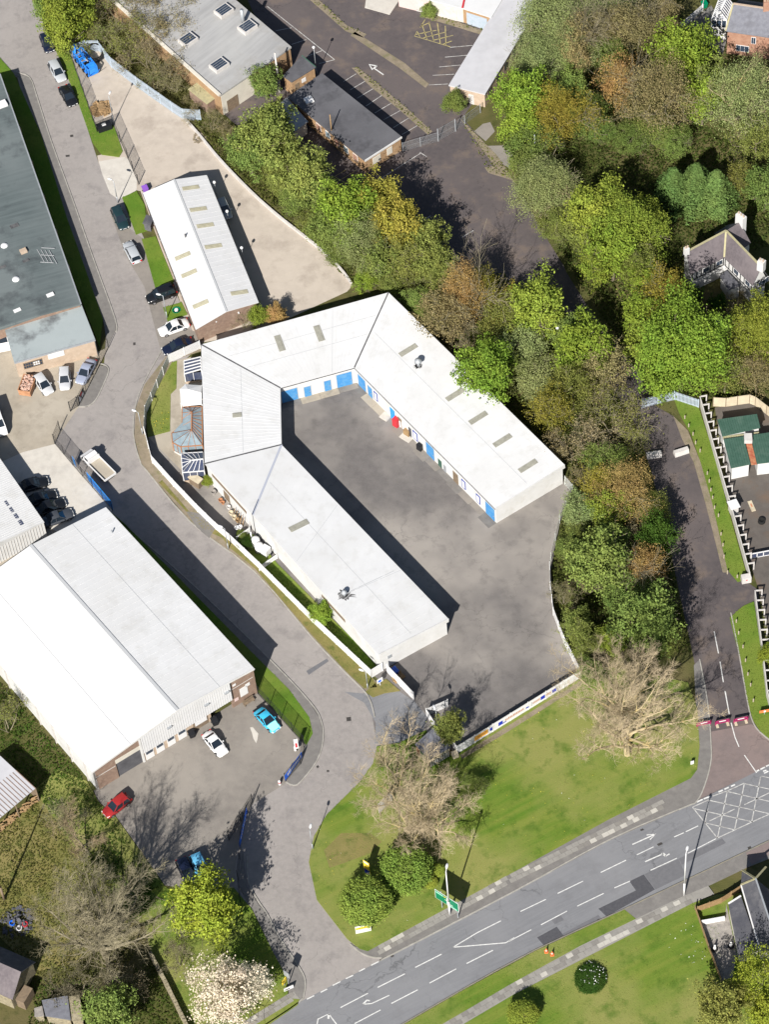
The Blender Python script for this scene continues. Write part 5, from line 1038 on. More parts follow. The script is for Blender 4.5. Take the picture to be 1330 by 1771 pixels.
# stone garden wall laid from stones
SW = thing('garden_wall', 'old stone garden wall running past the white blossom tree', 'wall', P((262, 1650))); q = PS([(260, 1650), (285, 1698), (321, 1771), (330, 1790)], 0); r = random.Random(5); sm = [MB().box((0, 0, 0), (.52, .42, .3)).mesh('stone', 'stone'), MB().box((0, 0, 0), (.4, .44, .3)).mesh('stone', 'stone')]
for i in range(3):
    d = q[i+1]-q[i]; n = int(d.length/.5)
    for k in range(n):
        for lv in range(4): p = q[i]+d*((k+.5+.4*(lv % 2))/n); link('stone', sm[r.randrange(2)], SW, (p.x-SW.location.x+r.uniform(-.03, .03), p.y-SW.location.y+r.uniform(-.03, .03), .15+lv*.29), math.atan2(d.y, d.x)+r.uniform(-.1, .1))
fence('white_garden_wall', 'white rendered garden wall stepping down beside the house drive', [(1178, 52), (1195, 38), (1215, 20), (1220, 0)], 1.4, 'white_solid', 3.0, .2, 'plastic_white', cat='wall')

# ---------------------------------------------------------------- banners and signs
def banner(label, a, b, z0, z1, m, marks=(), cat='banner', off=.1, name='banner'):
    A, B = P(a), P(b); d = B-A; u = d.normalized(); n = Vector((-u.y, u.x, 0)); n = n if n.y < 0 else -n; A = A+n*off; B = B+n*off
    t = thing(name, label, cat, (A.x, A.y, 0)); A0 = A-n*.02; B0 = B-n*.02
    part('sheet', MB().prism([A0, B0, B, A], z0, z1, bottom=True), m, t)
    for (s0, s1, y0, y1, mm) in marks:
        p, q = A+d*s0+n*.004, A+d*s1+n*.004; part('print', MB().add([(p.x, p.y, lin(z0, z1, y0)), (q.x, q.y, lin(z0, z1, y0)), (q.x, q.y, lin(z0, z1, y1)), (p.x, p.y, lin(z0, z1, y1))], [(0, 1, 2, 3)]), mm, t)
    return t
r = random.Random(11)
def glyphs(n, s0, s1, y0, y1, m, gap=.35):
    out = []; w = (s1-s0)/n
    for k in range(n):
        h = r.uniform(.75, 1); out.append((s0+k*w, s0+k*w+w*(1-gap), y0, lin(y0, y1, h), m))
    return out
fl_ = lambda t: tuple(lin(np.array((791, 1304)), np.array((1005, 1172)), t))
banner('small orange banner with dark red lettering on the white front fence', fl_(.14), fl_(.245), .75, 1.7, 'banner_orange', glyphs(6, .06, .5, .3, .75, 'marks_brown')+glyphs(5, .56, .95, .3, .75, 'marks_brown'))
banner('long white banner with blue blocks and brown lettering on the front fence', fl_(.255), fl_(.60), .7, 1.75, 'plastic_white', [(.02, .08, .15, .85, 'banner_royal'), (.22, .32, .1, .9, 'banner_royal'), (.32, .4, .1, .3, 'banner_royal')]+glyphs(12, .38, .82, .35, .85, 'marks_brown')+[(.86, .93, .2, .5, 'banner_royal')])
banner('second white banner with a blue block at each end on the front fence', fl_(.605), fl_(.80), .7, 1.75, 'plastic_white', glyphs(7, .02, .32, .35, .85, 'marks_brown')+[(.34, .52, .1, .85, 'banner_royal')]+glyphs(5, .56, .78, .3, .8, 'marks_brown')+[(.82, .98, .1, .8, 'banner_royal')])
banner('blue banner with white lettering curved along the bend fence', (493, 1353), (522, 1312), .7, 1.9, 'banner_blue', glyphs(10, .14, .95, .25, .8, 'plastic_white', .25), off=.14); banner('narrow blue banner with white lettering below the open yard gate', (414, 1470), (427, 1408), .7, 1.8, 'banner_blue', glyphs(8, .2, .9, .3, .75, 'plastic_white', .3), off=.14)
banner('big bright blue banner sheet on the loading yard fence', (152, 833), (195, 884), .2, 2.2, 'banner_cyan', glyphs(5, .2, .55, .4, .6, 'banner_blue'), off=-.1); banner('small blue board on the loading yard fence', (127, 805), (132, 813), .6, 2.2, 'banner_cyan', off=-.1)
banner('black banner with red and white panels on the depot fence', (137, 703), (146, 684), .5, 2.0, 'mesh_black', [(.35, .7, .62, .92, 'red_paint'), (.1, .42, .15, .5, 'plastic_white'), (.55, .85, .15, .55, 'plastic_white'), (.12, .28, .55, .85, 'plastic_white')], off=.12)
banner('white notice sheet fixed to the yard gate return', (741, 1240), (751, 1256), .5, 1.6, 'plastic_white', [(.3, .6, .4, .7, 'red_paint')], off=.08)
def post(mb, p, h, r=.06): mb.tube((p.x, p.y, 0), (p.x, p.y, h), r, n=8); return mb
# green direction sign
A, B = P((764.5, 1569)), P((782, 1560)); A = P((763, 1574)); B = P((781, 1570)); GS_ = thing('direction_sign', 'large green road direction sign on two grey posts at the footway edge', 'sign', (A.x, A.y, 0))
A = P((765, 1569)); d = Vector((1.0, -.9, 0)).normalized(); B = A+d*3.0; A2 = A-d*.9; B2 = B-d*.2
for p in (A, B-d*.5): part('post', post(MB(), p, 4.2, .08), 'steel_galv', GS_)
nr = Vector((d.y, -d.x, 0)); nr = nr if nr.y < 0 else -nr
def splate(s0, s1, z0, z1, o0, o1, m, par): p, q = A2+d*s0, A2+d*s1; return part('plate' if par is GS_ else 'symbol', MB().prism([p+nr*o0, q+nr*o0, q+nr*o1, p+nr*o1], z0, z1, bottom=True), m, par)
LS = (B2-A2).length; bk = splate(0, LS, 1.9, 4.1, .06, .1, 'plastic_white', GS_); pl = splate(.07, LS-.07, 1.97, 4.03, .1, .11, 'sign_green', GS_)
for s0, s1, z0, z1, m in ((LS*.5, LS*.54, 2.1, 3.9, 'plastic_white'), (LS*.54, LS*.75, 2.5, 2.62, 'plastic_white'), (LS*.42, LS*.5, 3.0, 3.12, 'plastic_white'), (.15, LS*.35, 3.5, 3.8, 'sign_mint'), (LS*.6, LS*.92, 2.05, 2.3, 'sign_mint'), (LS*.38, LS*.47, 3.6, 3.75, 'sign_yellow')): splate(s0, s1, z0, z1, .11, .118, m, pl)
# estate signs on the lawn
def board_sign(label, px, w, z0, z1, ang, m, bands, pm='steel_galv', posts=2):
    p = P(px); t = thing('estate_sign', label, 'sign', (p.x, p.y, 0), ang)
    f = link('board', MB().box((0, 0, (z0+z1)/2), (w, .08, z1-z0)).mesh('board', m), t)
    for (x0, x1, a, b, mm) in bands: link('print', MB().box((lin(-w/2, w/2, (x0+x1)/2), -.045, lin(z0, z1, (a+b)/2)), (w*(x1-x0), .01, (z1-z0)*(b-a))).mesh('print', mm), f)
    for k in range(posts): x = -w*.4+k*w*.8 if posts > 1 else 0; link('post', MB().box((x, .05, z1/2), (.1, .08, z1)).mesh('post', pm), t)
    return t
board_sign('white and yellow sign board half covered by the round clipped bush', (629, 1612), 2.0, .15, 1.9, .12, 'plastic_white', [(0.02, .98, .55, .85, 'sign_yellow')]+[(x/10, x/10+.06, .62, .78, 'marks_brown') for x in range(1, 9)])
board_sign('orange and blue totem sign standing beside the two round bushes', (636, 1512), .95, .3, 3.4, -.75, 'sign_yellow', [(.05, .95, .02, .35, 'banner_royal'), (.1, .9, .85, .97, 'plastic_white')])
board_sign('weathered pale notice board tilted among the bare tree branches', (668, 1402), 2.6, 1.2, 3.4, .75, 'concrete_white', [(.3, .7, .3, .7, 'steel_galv')], 'timber_old')
board_sign('white totem sign with red lettering on the warehouse yard fence line', (514, 1298), .55, .6, 2.9, .1, 'plastic_white', [(.25, .75, .15, .6, 'red_paint')], 'mesh_black', 1)
board_sign('white street name sign beside the blossom tree junction', (500, 1712), 1.3, .3, .95, .35, 'plastic_white', [(.1, .6, .3, .6, 'mesh_black')]); board_sign('yellow backed round sign face beside the junction sign post', (493, 1704), .8, .8, 1.8, .9, 'sign_yellow', [], 'steel_galv', 1)
board_sign('grey rectangular traffic sign on a tall post at the junction', (499, 1702), .9, 2.2, 3.4, -.75, 'steel_galv', [], 'steel_galv', 1); board_sign('small blue and white parking notice at the fence corner', (658, 1186), .9, .9, 1.8, .5, 'plastic_white', [(.2, .7, .2, .7, 'banner_blue')], 'plastic_white', 1)
board_sign('red and white board on the grass verge by the closed road', (1322, 1236), 1.4, .7, 1.2, .1, 'cone_orange', [(.4, .6, .1, .9, 'plastic_white')], 'steel_galv', 1); board_sign('small white utility marker at the footway beside the front lawn', (1197, 1322), .45, .1, .9, .2, 'plastic_white', [], 'steel_galv', 1)

# ---------------------------------------------------------------- lamp posts and poles
def lamp(label, px, h, arm, ang, r=.08, kind='street', m='steel_galv', group=None):
    p = P(px); t = thing('lamp_post' if kind != 'pole' else 'utility_pole', label, 'lamp post' if kind != 'pole' else 'pole', (p.x, p.y, 0), ang, group)
    link('column', MB().tube((0, 0, -.1), (0, 0, h*.3), r*1.25, r*1.2, 10).tube((0, 0, h*.3), (0, 0, h), r, r*.6, 10).mesh('column', m, True), t)
    if kind == 'street':
        link('arm', MB().tube((0, 0, h-.05), (arm, 0, h+.12), r*.5, n=8).mesh('arm', m), t)
        hd = link('lamp_head', MB().lathe((0, 0, 0), [(.02, -.1), (.2, -.08), (.26, 0), (.2, .09), (.02, .12)], 10).mesh('lamp_head', 'plastic_white', True), t, (arm+.25, 0, h+.14), 0, (1.6, .75, .9)); link('lens', MB().box((0, 0, -.1), (.3, .22, .05)).mesh('lens', 'lamp_glass'), hd)
    elif kind == 'globe': link('lamp_head', MB().lathe((0, 0, h), [(.03, 0), (.2, .08), (.25, .25), (.18, .42), (.03, .48)], 10).mesh('lamp_head', 'plastic_white', True), t)
    return t
lamp('tall grey street lamp beside the green direction sign', (778, 1581), 11.2, .5, 1.3, .11, m='plastic_white'); lamp('tall white street lamp on the slab footpath below the main road', (1183, 1548), 10.8, .5, 1.2, .11, m='plastic_white')
for px, h, a, lb in (((204, 352), 5.0, 2.6, 'short street lamp at the corner of the first grass plot'), ((289, 551), 5.2, 2.8, 'short street lamp on the small grass plot between parked cars'), ((247, 752), 5.2, 2.6, 'short street lamp outside the white pale fence bend'), ((541, 1468), 4.8, 1.3, 'short street lamp at the bare edge of the front lawn'), ((197, 214), 6.0, 1.2, 'street lamp beside the compound gates'), ((395, 950), 5.0, 2.6, 'street lamp on the grass strip by the solid white fence'), ((636, 1190), 4.0, 2.6, 'street lamp at the fence corner by the yard entrance'), ((757, 1265), 5.0, 1.8, 'street lamp behind the hut under the bare trees')): lamp(lb, px, h, .4, a, .07)
for px in ((375, 343), (397, 393), (422, 456)): lamp('slim lamp on the shaded side of the gabled unit', px, 3.3, .2, 0, .05, 'globe', group='lamps along the gabled unit')
for px, h, lb in (((548, 132), 6.0, 'white globe lamp behind the small brick hut'), ((919, 292), 3.6, 'white globe lamp at the edge of the upper wood'), ((965, 618), 6.4, 'globe topped lamp post among the trees behind the workshop')): lamp(lb, px, h, .2, 0, .06, 'globe')
lamp('pale concrete pole beside the green bush at the grey factory', (484, 160), 8.6, 0, 0, .2, 'pole', 'concrete_white'); lamp('timber pole against the side of the black felt block', (576, 250), 6.5, 0, 0, .13, 'pole', 'timber'); lamp('timber pole in the cottage garden', (8, 1556), 11.5, 0, 0, .14, 'pole', 'timber_old'); lamp('white flagpole rising from the planted plot by the workshop', (436, 936), 7.5, 0, 0, .09, 'pole', 'plastic_white'); lamp('grey steel pole with no lamp among the left trees of the upper wood', (926, 285), 6.5, 0, 0, .12, 'pole', 'steel_galv')

# ---------------------------------------------------------------- vehicles
def car_proto(L, Wd, Hh, hood, boot, kind):
    """prototype car facing +x"""
    t = bpy.data.objects.new('parked_car', None); COL.objects.link(t)
    w = Wd/2; zs = .52*Hh if kind != 'suv' else .56*Hh; zb = .2
    xf = L/2-hood; xr = -L/2+boot            # windscreen base, rear glass base
    st = [(-L/2, .62, zb+.18, zs*.72), (-L/2+.12, .86, zb+.05, zs*.97), (-L/2+.5, .97, zb, zs*(1.0 if boot > .4 else 1.05)), (xr, 1.0, zb, zs*1.04), (0, 1.0, zb, zs*1.02), (xf, 1.0, zb, zs*1.0), (L/2-.55, .95, zb, zs*.9), (L/2-.14, .82, zb+.05, zs*.78), (L/2, .55, zb+.15, zs*.58)]
    vs = []; fs = []
    for x, k, b, tp in st:
        hw = w*k; vs += [(x, -hw*.94, b), (x, -hw, lin(b, tp, .45)), (x, -hw*.97, lin(b, tp, .82)), (x, -hw*.82, tp), (x, 0, tp+.03), (x, hw*.82, tp), (x, hw*.97, lin(b, tp, .82)), (x, hw, lin(b, tp, .45)), (x, hw*.94, b)]
    n = 9
    for i in range(len(st)-1):
        for k in range(n-1): fs.append((i*n+k, i*n+k+1, (i+1)*n+k+1, (i+1)*n+k))
    fs += [tuple(range(n-1, -1, -1)), tuple(range((len(st)-1)*n, len(st)*n))]
    link('body', MB().add(vs, fs).mesh('body', 'car_paint', True), t)
    rx0 = xr+(.28 if boot < .5 else .75); rx1 = xf-.85
    if kind == 'suv': rx0 = xr+.22
    b0 = [(xr+.02, -w*.88), (xf-.02, -w*.86), (xf-.02, w*.86), (xr+.02, w*.88)]; t0 = [(rx0, -w*.7), (rx1, -w*.68), (rx1, w*.68), (rx0, w*.7)]
    zt = Hh-.05
    mb = MB(); mb.add([(x, y, zs*.98) for x, y in b0]+[(x, y, zt) for x, y in t0], [(0, 1, 5, 4), (1, 2, 6, 5), (2, 3, 7, 6), (3, 0, 4, 7), (4, 5, 6, 7)]); link('window_glass', mb.mesh('window_glass', 'car_glass'), t)
    rf_ = MB(); m_ = lin(rx0, rx1, .5); k_ = .05
    rv = []
    for x, hw, z in ((rx0-k_, w*.7, zt+.0), (rx0+.15, w*.74, zt+.045), (m_, w*.75, zt+.07), (rx1-.15, w*.73, zt+.045), (rx1+k_, w*.68, zt+.0)): rv += [(x, -hw, z-.03), (x, -hw*.85, z+.01), (x, 0, z+.02), (x, hw*.85, z+.01), (x, hw, z-.03)]
    rf_.add(rv, [(i*5+k, i*5+k+1, (i+1)*5+k+1, (i+1)*5+k) for i in range(4) for k in range(4)])
    link('roof', rf_.mesh('roof', 'car_paint', True), t)
    for (bx, by), (tx, ty) in zip(b0, t0): link('pillar', MB().bar((bx, by, zs*.98), (tx, ty, zt+.01), .09, .07).mesh('pillar', 'car_paint'), t)
    for s in (-1, 1):
        link('pillar', MB().bar((lin(xr, xf, .45), s*w*.89, zs*.98), (lin(rx0, rx1, .45), s*w*.71, zt+.01), .08, .04).mesh('pillar', 'car_paint'), t)
    for s in (-1, 1):
        for x in (L*.31, -L*.3):
            wh = link('wheel', MB().tube((0, -.1, 0), (0, .1, 0), .31, n=14).mesh('wheel', 'tyre'), t, (x, s*(w-.1), .31)); link('rim', MB().tube((0, s*.1, 0), (0, s*.115, 0), .2, n=10).mesh('rim', 'rim'), wh)
        link('headlight', MB().box((L/2-.16, s*w*.62, zs*.68), (.2, .3, .1), s*-.35).mesh('headlight', 'lamp_glass'), t); link('tail_light', MB().box((-L/2+.07, s*w*.68, zs*.82), (.14, .3, .2), s*.3).mesh('tail_light', 'tail_red'), t); link('door_mirror', MB().box((xf-.35, s*(w+.06), zs*1.04), (.16, .2, .13)).mesh('door_mirror', 'car_paint'), t)
    for x in (L/2-.02, -L/2+.0): link('number_plate', MB().box((x, 0, .48), (.04, .5, .11)).mesh('number_plate', 'plastic_white'), t)
    return t
PROTO = {'hatch': car_proto(4.1, 1.76, 1.47, 1.05, .25, 'hatch'), 'estate': car_proto(4.6, 1.8, 1.5, 1.2, .2, 'estate'), 'saloon': car_proto(4.7, 1.84, 1.43, 1.25, .85, 'saloon'), 'suv': car_proto(4.6, 1.9, 1.78, 1.1, .18, 'suv'), 'coupe': car_proto(4.35, 1.8, 1.26, 1.35, .55, 'coupe')}
USED = set()
def setcol(o, c):
    o.color = (*c, 1)
    for ch in o.children: setcol(ch, c)
def car(label, kind, rear, frontp, c, group='parked cars'):
    a, b = P(rear, .6), P(frontp, .6); m = (a+b)/2; o = PROTO[kind] if kind not in USED else copy_tree(PROTO[kind]); USED.add(kind)
    o.location = (m.x, m.y, .035); o.rotation_euler = (0, 0, math.atan2(b.y-a.y, b.x-a.x)); tag(o, label, 'car', group); setcol(o, c)
silver, black, navy, white = (.36, .38, .4), (.009, .01, .012), (.008, .012, .03), (.62, .62, .62)
car('dark navy hatchback parked by the yellow green roadside bush', 'hatch', (76, 61), (87, 90), navy); car('silver estate car parked beside the hedge verge', 'estate', (89, 107), (109, 142), silver); car('black saloon parked on the road below the silver estate car', 'saloon', (108, 150), (127, 183), black)
car('dark green estate with silver rear parked at the first grass plot', 'estate', (198, 358), (217, 398), (.012, .03, .035)); car('silver estate with roof rails parked at the second grass plot', 'estate', (238, 455), (219, 418), silver); car('black four-wheel-drive parked nose out beside the grass plots', 'suv', (302, 502), (255, 519), black); car('white saloon parked nose out between lamp and gabled unit', 'saloon', (326, 557), (275, 575), white); car('navy saloon parked nose out beside the white saloon', 'saloon', (333, 590), (281, 608), navy)
car('silver hatchback parked next to the orange rubble skip', 'hatch', (64, 650), (86, 680), (.45, .46, .47)); car('silver grey hatchback seen from behind below the white sign board', 'hatch', (112, 638), (112, 672), (.42, .43, .45)); car('silver blue saloon parked against the black depot fence', 'saloon', (158, 625), (139, 660), (.25, .28, .36))
for rr, ff, lb in (((38, 843), (74, 833), 'black estate car parked highest against the ribbed unit'), ((52, 868), (89, 856), 'black saloon parked second beside the ribbed unit'), ((68, 883), (104, 870), 'black hatchback parked third beside the ribbed unit'), ((80, 902), (118, 888), 'dark grey saloon nearest the warehouse corner on the loading yard')): car(lb, 'saloon', rr, ff, black if 'grey' not in lb else (.05, .055, .065))
car('light blue hatchback parked under the yellow green tree', 'hatch', (338, 1480), (355, 1515), (.1, .33, .52)); car('dark navy hatchback parked beside the light blue hatchback', 'hatch', (315, 1490), (330, 1522), navy); car('red hatchback parked at the warehouse left corner', 'hatch', (222, 1377), (181, 1408), (.28, .02, .02)); car('blue and mint sports coupe parked by the warehouse fence', 'coupe', (445, 1226), (479, 1262), (.04, .36, .55)); car('white car parked in front of the warehouse doors', 'coupe', (356, 1266), (388, 1304), white); car('silver hatchback in the shade behind the gabled unit', 'hatch', (383, 352), (392, 372), silver)
# mint bonnet panel on the coupe
cp = [o for o in COL.objects if o.get('label', '').startswith('blue and mint')][0]
mb = MB().add([(.85, -.72, .69), (1.95, -.62, .56), (2.0, 0, .58), (.85, 0, .72), (1.95, .62, .56), (.85, .72, .69)], [(0, 1, 2, 3), (3, 2, 4, 5)]); bo = link('bonnet', mb.mesh('bonnet', 'car_paint', True), cp); bo.color = (.3, .75, .62, 1); link('spoiler', MB().box((-1.98, 0, .98), (.3, 1.5, .05)).box((-1.98, -.5, .85), (.1, .06, .25)).box((-1.98, .5, .85), (.1, .06, .25)).mesh('spoiler', 'mesh_black'), cp)
# tipper truck
a, b = P((190, 826), .8), P((150, 786), .8); m = (a+b)/2; T = thing('tipper_truck', 'white dropside tipper truck with empty timber bed parked by the black fence', 'truck', (m.x, m.y, .035), math.atan2(b.y-a.y, b.x-a.x)); T.color = (.62, .62, .62, 1)
def lk(name, mb, mt, par, col=None, sm=False): o = link(name, mb.mesh(name, mt, sm), par); o.color = (*(col or (.62, .62, .62)), 1); return o
lk('chassis', MB().box((0, 0, .55), (5.6, .8, .25)), 'mesh_black', T); cab = MB(); prof = [(1.1, .45), (1.1, 2.05), (1.75, 2.1), (2.35, 1.35), (2.95, 1.1), (3.0, .5)]
cab.add([(x, s*.95*(1 if z < 1.5 else .88), z) for s in (-1, 1) for x, z in prof], [(0, 1, 2, 3, 4, 5), (11, 10, 9, 8, 7, 6)]+[(i, (i+1) % 6, 6+(i+1) % 6, 6+i) for i in range(6)]); c_ = lk('cab', cab, 'car_paint', T)
lk('windscreen', MB().add([(1.82, -.78, 2.05), (2.38, -.85, 1.38), (2.38, .85, 1.38), (1.82, .78, 2.05)], [(0, 1, 2, 3)]).box((1.5, -.93, 1.6), (.7, .04, .45)).box((1.5, .93, 1.6), (.7, .04, .45)), 'car_glass', c_)
lk('bed_floor', MB().box((-1.0, 0, .92), (3.9, 1.95, .1)), 'beige_concrete', T); 
for c, s in (((-1.0, -1.0, 1.1), (3.9, .06, .4)), ((-1.0, 1.0, 1.1), (3.9, .06, .4)), ((-2.97, 0, 1.1), (.06, 2.0, .4)), ((.95, 0, 1.35), (.08, 2.0, .95))): lk('bed_side', MB().box(c, s), 'car_paint', T)
for s in (-1, 1):
    for x in (2.1, -1.8): w_ = lk('wheel', MB().tube((x, s*.75, .36), (x, s*.97, .36), .36, n=14), 'tyre', T); lk('rim', MB().tube((x, s*.97, .36), (x, s*.985, .36), .2, n=10), 'rim', w_)
    lk('headlight', MB().box((2.95, s*.7, .8), (.12, .3, .2)), 'lamp_glass', T); lk('mirror', MB().box((2.2, s*1.12, 1.5), (.1, .2, .3)), 'mesh_black', T)
# vans at the left edge
def van(label, rear, frontp):
    a, b = P(rear, .8), P(frontp, .8); m = (a+b)/2; t = thing('delivery_van', label, 'van', (m.x, m.y, .035), math.atan2(b.y-a.y, b.x-a.x)); pr = [(-2.6, .35), (-2.6, 2.3), (1.1, 2.35), (1.9, 1.5), (2.6, 1.25), (2.65, .4)]
    lk('body', MB().add([(x, s*(.98 if z < 1.6 else .88), z) for s in (-1, 1) for x, z in pr], [(0, 1, 2, 3, 4, 5), (11, 10, 9, 8, 7, 6)]+[(i, (i+1) % 6, 6+(i+1) % 6, 6+i) for i in range(6)]), 'car_paint', t); lk('windscreen', MB().add([(1.17, -.8, 2.3), (1.93, -.86, 1.52), (1.93, .86, 1.52), (1.17, .8, 2.3)], [(0, 1, 2, 3)]), 'car_glass', t)
    for s in (-1, 1):
        for x in (1.7, -1.6): lk('wheel', MB().tube((x, s*.78, .34), (x, s*.99, .34), .34, n=12), 'tyre', t)
        lk('headlight', MB().box((2.62, s*.7, .85), (.1, .25, .25)), 'lamp_glass', t)
van('white van partly hidden behind the annex on the left', (-2, 560), (6, 605)); van('white van standing on the left edge of the depot yard', (-14, 705), (2, 752))

# ---------------------------------------------------------------- smaller things
r = random.Random(21)
def rubble_mb(c, R, n, hgt, s0=.12, s1=.4, ell=1.0):
    mb = MB()
    for k in range(n):
        a, q = r.random()*6.28, R*math.sqrt(r.random()); z = hgt*(1-q/R)*r.random(); mb.box((c.x+math.cos(a)*q, c.y+math.sin(a)*q*ell, z+.08), (r.uniform(s0, s1), r.uniform(s0, s1), r.uniform(.06, .2)), r.random()*3, r.uniform(-.5, .5), r.uniform(-.5, .5))
    return mb
SK = thing('rubble_skip', 'orange open skip heaped with pale rubble beside silver hatchback', 'skip', P((49, 672)), math.radians(-18))
lk('floor', MB().box((0, 0, .3), (1.6, 2.6, .1)), 'skip_orange', SK)
for c, s in (((-.88, 0, .75), (.08, 3.0, 1.1)), ((.88, 0, .75), (.08, 3.0, 1.1)), ((0, 1.5, .75), (1.8, .08, 1.1)), ((0, -1.5, .75), (1.8, .08, 1.1)), ((-.92, 0, 1.28), (.14, 3.1, .08)), ((.92, 0, 1.28), (.14, 3.1, .08))): lk('side_plate', MB().box(c, s), 'skip_orange', SK)
mb = MB(); 
for k in range(140): mb.box((r.uniform(-.75, .75), r.uniform(-1.3, 1.3), 1.0+r.random()*.4), (r.uniform(.1, .4), r.uniform(.1, .35), .15), r.random()*3, r.uniform(-.5, .5), r.uniform(-.5, .5))
o = single('rubble', mb, 'rubble', 'pale broken rubble heaped inside the orange skip', 'rubble'); o.location = SK.matrix_basis @ o.location; o.rotation_euler = SK.rotation_euler
o.location = Vector((SK.location.x, SK.location.y, .85))
single('timber_pile', rubble_mb(P((175, 190)), 1.6, 120, .7, .15, .9), 'timber', 'heap of broken timber and rubble inside the compound fence', 'heap'); single('rubble_heap', rubble_mb(P((345, 240)), 1.2, 50, .3), 'gravel_soil', 'low heap of soil and stones against the compound wall', 'heap'); single('garden_clutter', rubble_mb(P((30, 1595)), 2.2, 90, .8, .2, .6), 'slate_dark', 'dark heap of garden clutter north of the stone cottage', 'clutter')
for px, m_, lb in (((44, 1600), 'red_paint', 'red tub beside the dark garden clutter'), ((22, 1598), 'banner_blue', 'blue tub in the dark garden clutter'), ((34, 1607), 'plastic_white', 'white tub in the dark garden clutter')): q = P(px); single('garden_tub', MB().lathe(q, [(.28, 0), (.34, .1), (.38, .5), (.3, .5), (.28, .12)], 10), m_, lb, 'tub')
# display pieces by the street wall
for k, (px, m_, s, lb) in enumerate((((382, 868), 'wood_orange', .3, 'orange clay pot leaning at the street wall'), ((386, 872), 'wood_orange', .26, 'small orange clay pot beside the leaning pot'), ((396, 880), 'concrete_white', .3, 'pale garden urn at the workshop street wall'), ((400, 890), 'board_cream', .32, 'cream garden urn among the stone ornaments'), ((406, 898), 'board_cream', .34, 'cream stone ornament below the workshop eaves'), ((412, 903), 'timber', .34, 'brown stone ornament near the flagpole'), ((410, 916), 'plastic_white', .3, 'white planter at the end of the ornament row'), ((416, 914), 'plastic_white', .28, 'small white planter next to the clipped hedge'), ((370, 855), 'patio', .36, 'grey stone trough by the climbing plant'))):
    q = P(px); single('garden_urn', MB().lathe(q, [(s*.7, 0), (s*.5, s*.4), (s, s*1.2), (s*1.1, s*1.9), (s*.9, s*1.9), (s*.7, s*1.2)], 10), m_, lb, 'urn')
for k in range(5): a = P((403+k*4, 895+k*4)); b = a+Vector((.45, .3, 1.7)); single('timber_post', MB().tube(a, b, .055, n=6), 'timber', 'cut timber post leaning against the workshop street wall', 'post', 'timber posts leaning on the street wall')
t = thing('display_hut', 'flat cream topped display hut at the hipped conservatory end', 'hut', P((340, 838))); q = P((341, 834), 1.4); lk('roof', MB().box((0, 0, 1.5), (2.0, 1.1, .1), -.75), 'board_cream', t); lk('side', MB().box((0, 0, .72), (1.8, .95, 1.44), -.75), 'timber_old', t)
for px, lb in (((443, 942), 'tall white oil tank behind the workshop'), ((449, 952), 'second white oil tank standing against the tall tank')): q = P(px); single('oil_tank', MB().lathe(q, [(.55, 0), (.62, .15), (.62, 1.25), (.5, 1.45), (.1, 1.5)], 14), 'plastic_white', lb, 'tank', smooth=True)
q = P((460, 957)); t = thing('heat_pump_box', 'white equipment box in a dark frame behind the workshop', 'equipment', q, -.7); lk('casing', MB().box((0, 0, .7), (1.1, 1.1, 1.2)), 'plastic_white', t); lk('frame', MB().box((0, 0, .05), (1.7, 1.5, .1)).box((.8, .7, .4), (.06, .06, .8)).box((.8, -.7, .4), (.06, .06, .8)), 'mesh_black', t)
# bins, bench
def bin_(label, px, m_, rz=0.0):
    t = thing('wheelie_bin', label, 'bin', P(px), rz); lk('body', MB().add([(x*.42*s, y*.42*s, z) for z, s in ((.08, .8), (1.0, 1.0)) for x, y in ((-1, -1), (1, -1), (1, 1), (-1, 1))], [(3, 2, 1, 0), (4, 5, 6, 7), (0, 1, 5, 4), (1, 2, 6, 5), (2, 3, 7, 6), (3, 0, 4, 7)]), m_, t); lk('lid', MB().box((0, .02, 1.05), (.9, .95, .08), 0, 0, .08), m_, t)
    for s in (-1, 1): lk('wheel', MB().tube((s*.35, .4, .12), (s*.42, .4, .12), .12, n=8), 'tyre', t)
bin_('blue wheelie bin behind the open white gate leaf', (683, 1166), 'bin_blue', .6); bin_('black wheelie bin beside the warehouse corner opening', (372, 1252), 'mesh_black', .3); bin_('black wheelie bin between the white warehouse doors', (332, 1273), 'mesh_black', .3); bin_('purple wheelie bin by the gabled unit back corner', (252, 333), 'purple', .3); bin_('green wheelie bin at the top of the house drive', (1218, 14), 'sign_green', .3)
q = P((688, 1172)); single('pallet_pile', rubble_mb(q, .6, 20, .4, .3, .8), 'timber', 'small pile of scrap wood beside the blue wheelie bin', 'heap')
def table_bench(label, px, rz, m_): t = thing('bench', label, 'bench', P(px), rz); lk('seat', MB().box((0, 0, .45), (1.7, .45, .06)), m_, t); lk('backrest', MB().box((0, .24, .75), (1.7, .05, .4)), m_, t); [lk('leg', MB().box((s*.7, 0, .22), (.08, .4, .44)), m_, t) for s in (-1, 1)]
table_bench('dark brown bench against the warehouse brick corner', (431, 1216), .55, 'timber_old')
def cone(px, lb): t = thing('traffic_cone', lb, 'traffic cone', P(px, .15), 0, 'cones on the roadside grass'); lk('base', MB().box((0, 0, .03), (.5, .5, .06)), 'cone_orange', t); lk('cone', MB().lathe((0, 0, .06), [(.2, 0), (.12, .4), (.05, .75)], 10), 'cone_orange', t, sm=True); lk('band', MB().lathe((0, 0, .3), [(.15, 0), (.12, .2)], 10), 'plastic_white', t)
cone((945, 1645), 'orange traffic cone on the roadside grass'); cone((955, 1650), 'orange traffic cone on the roadside grass')
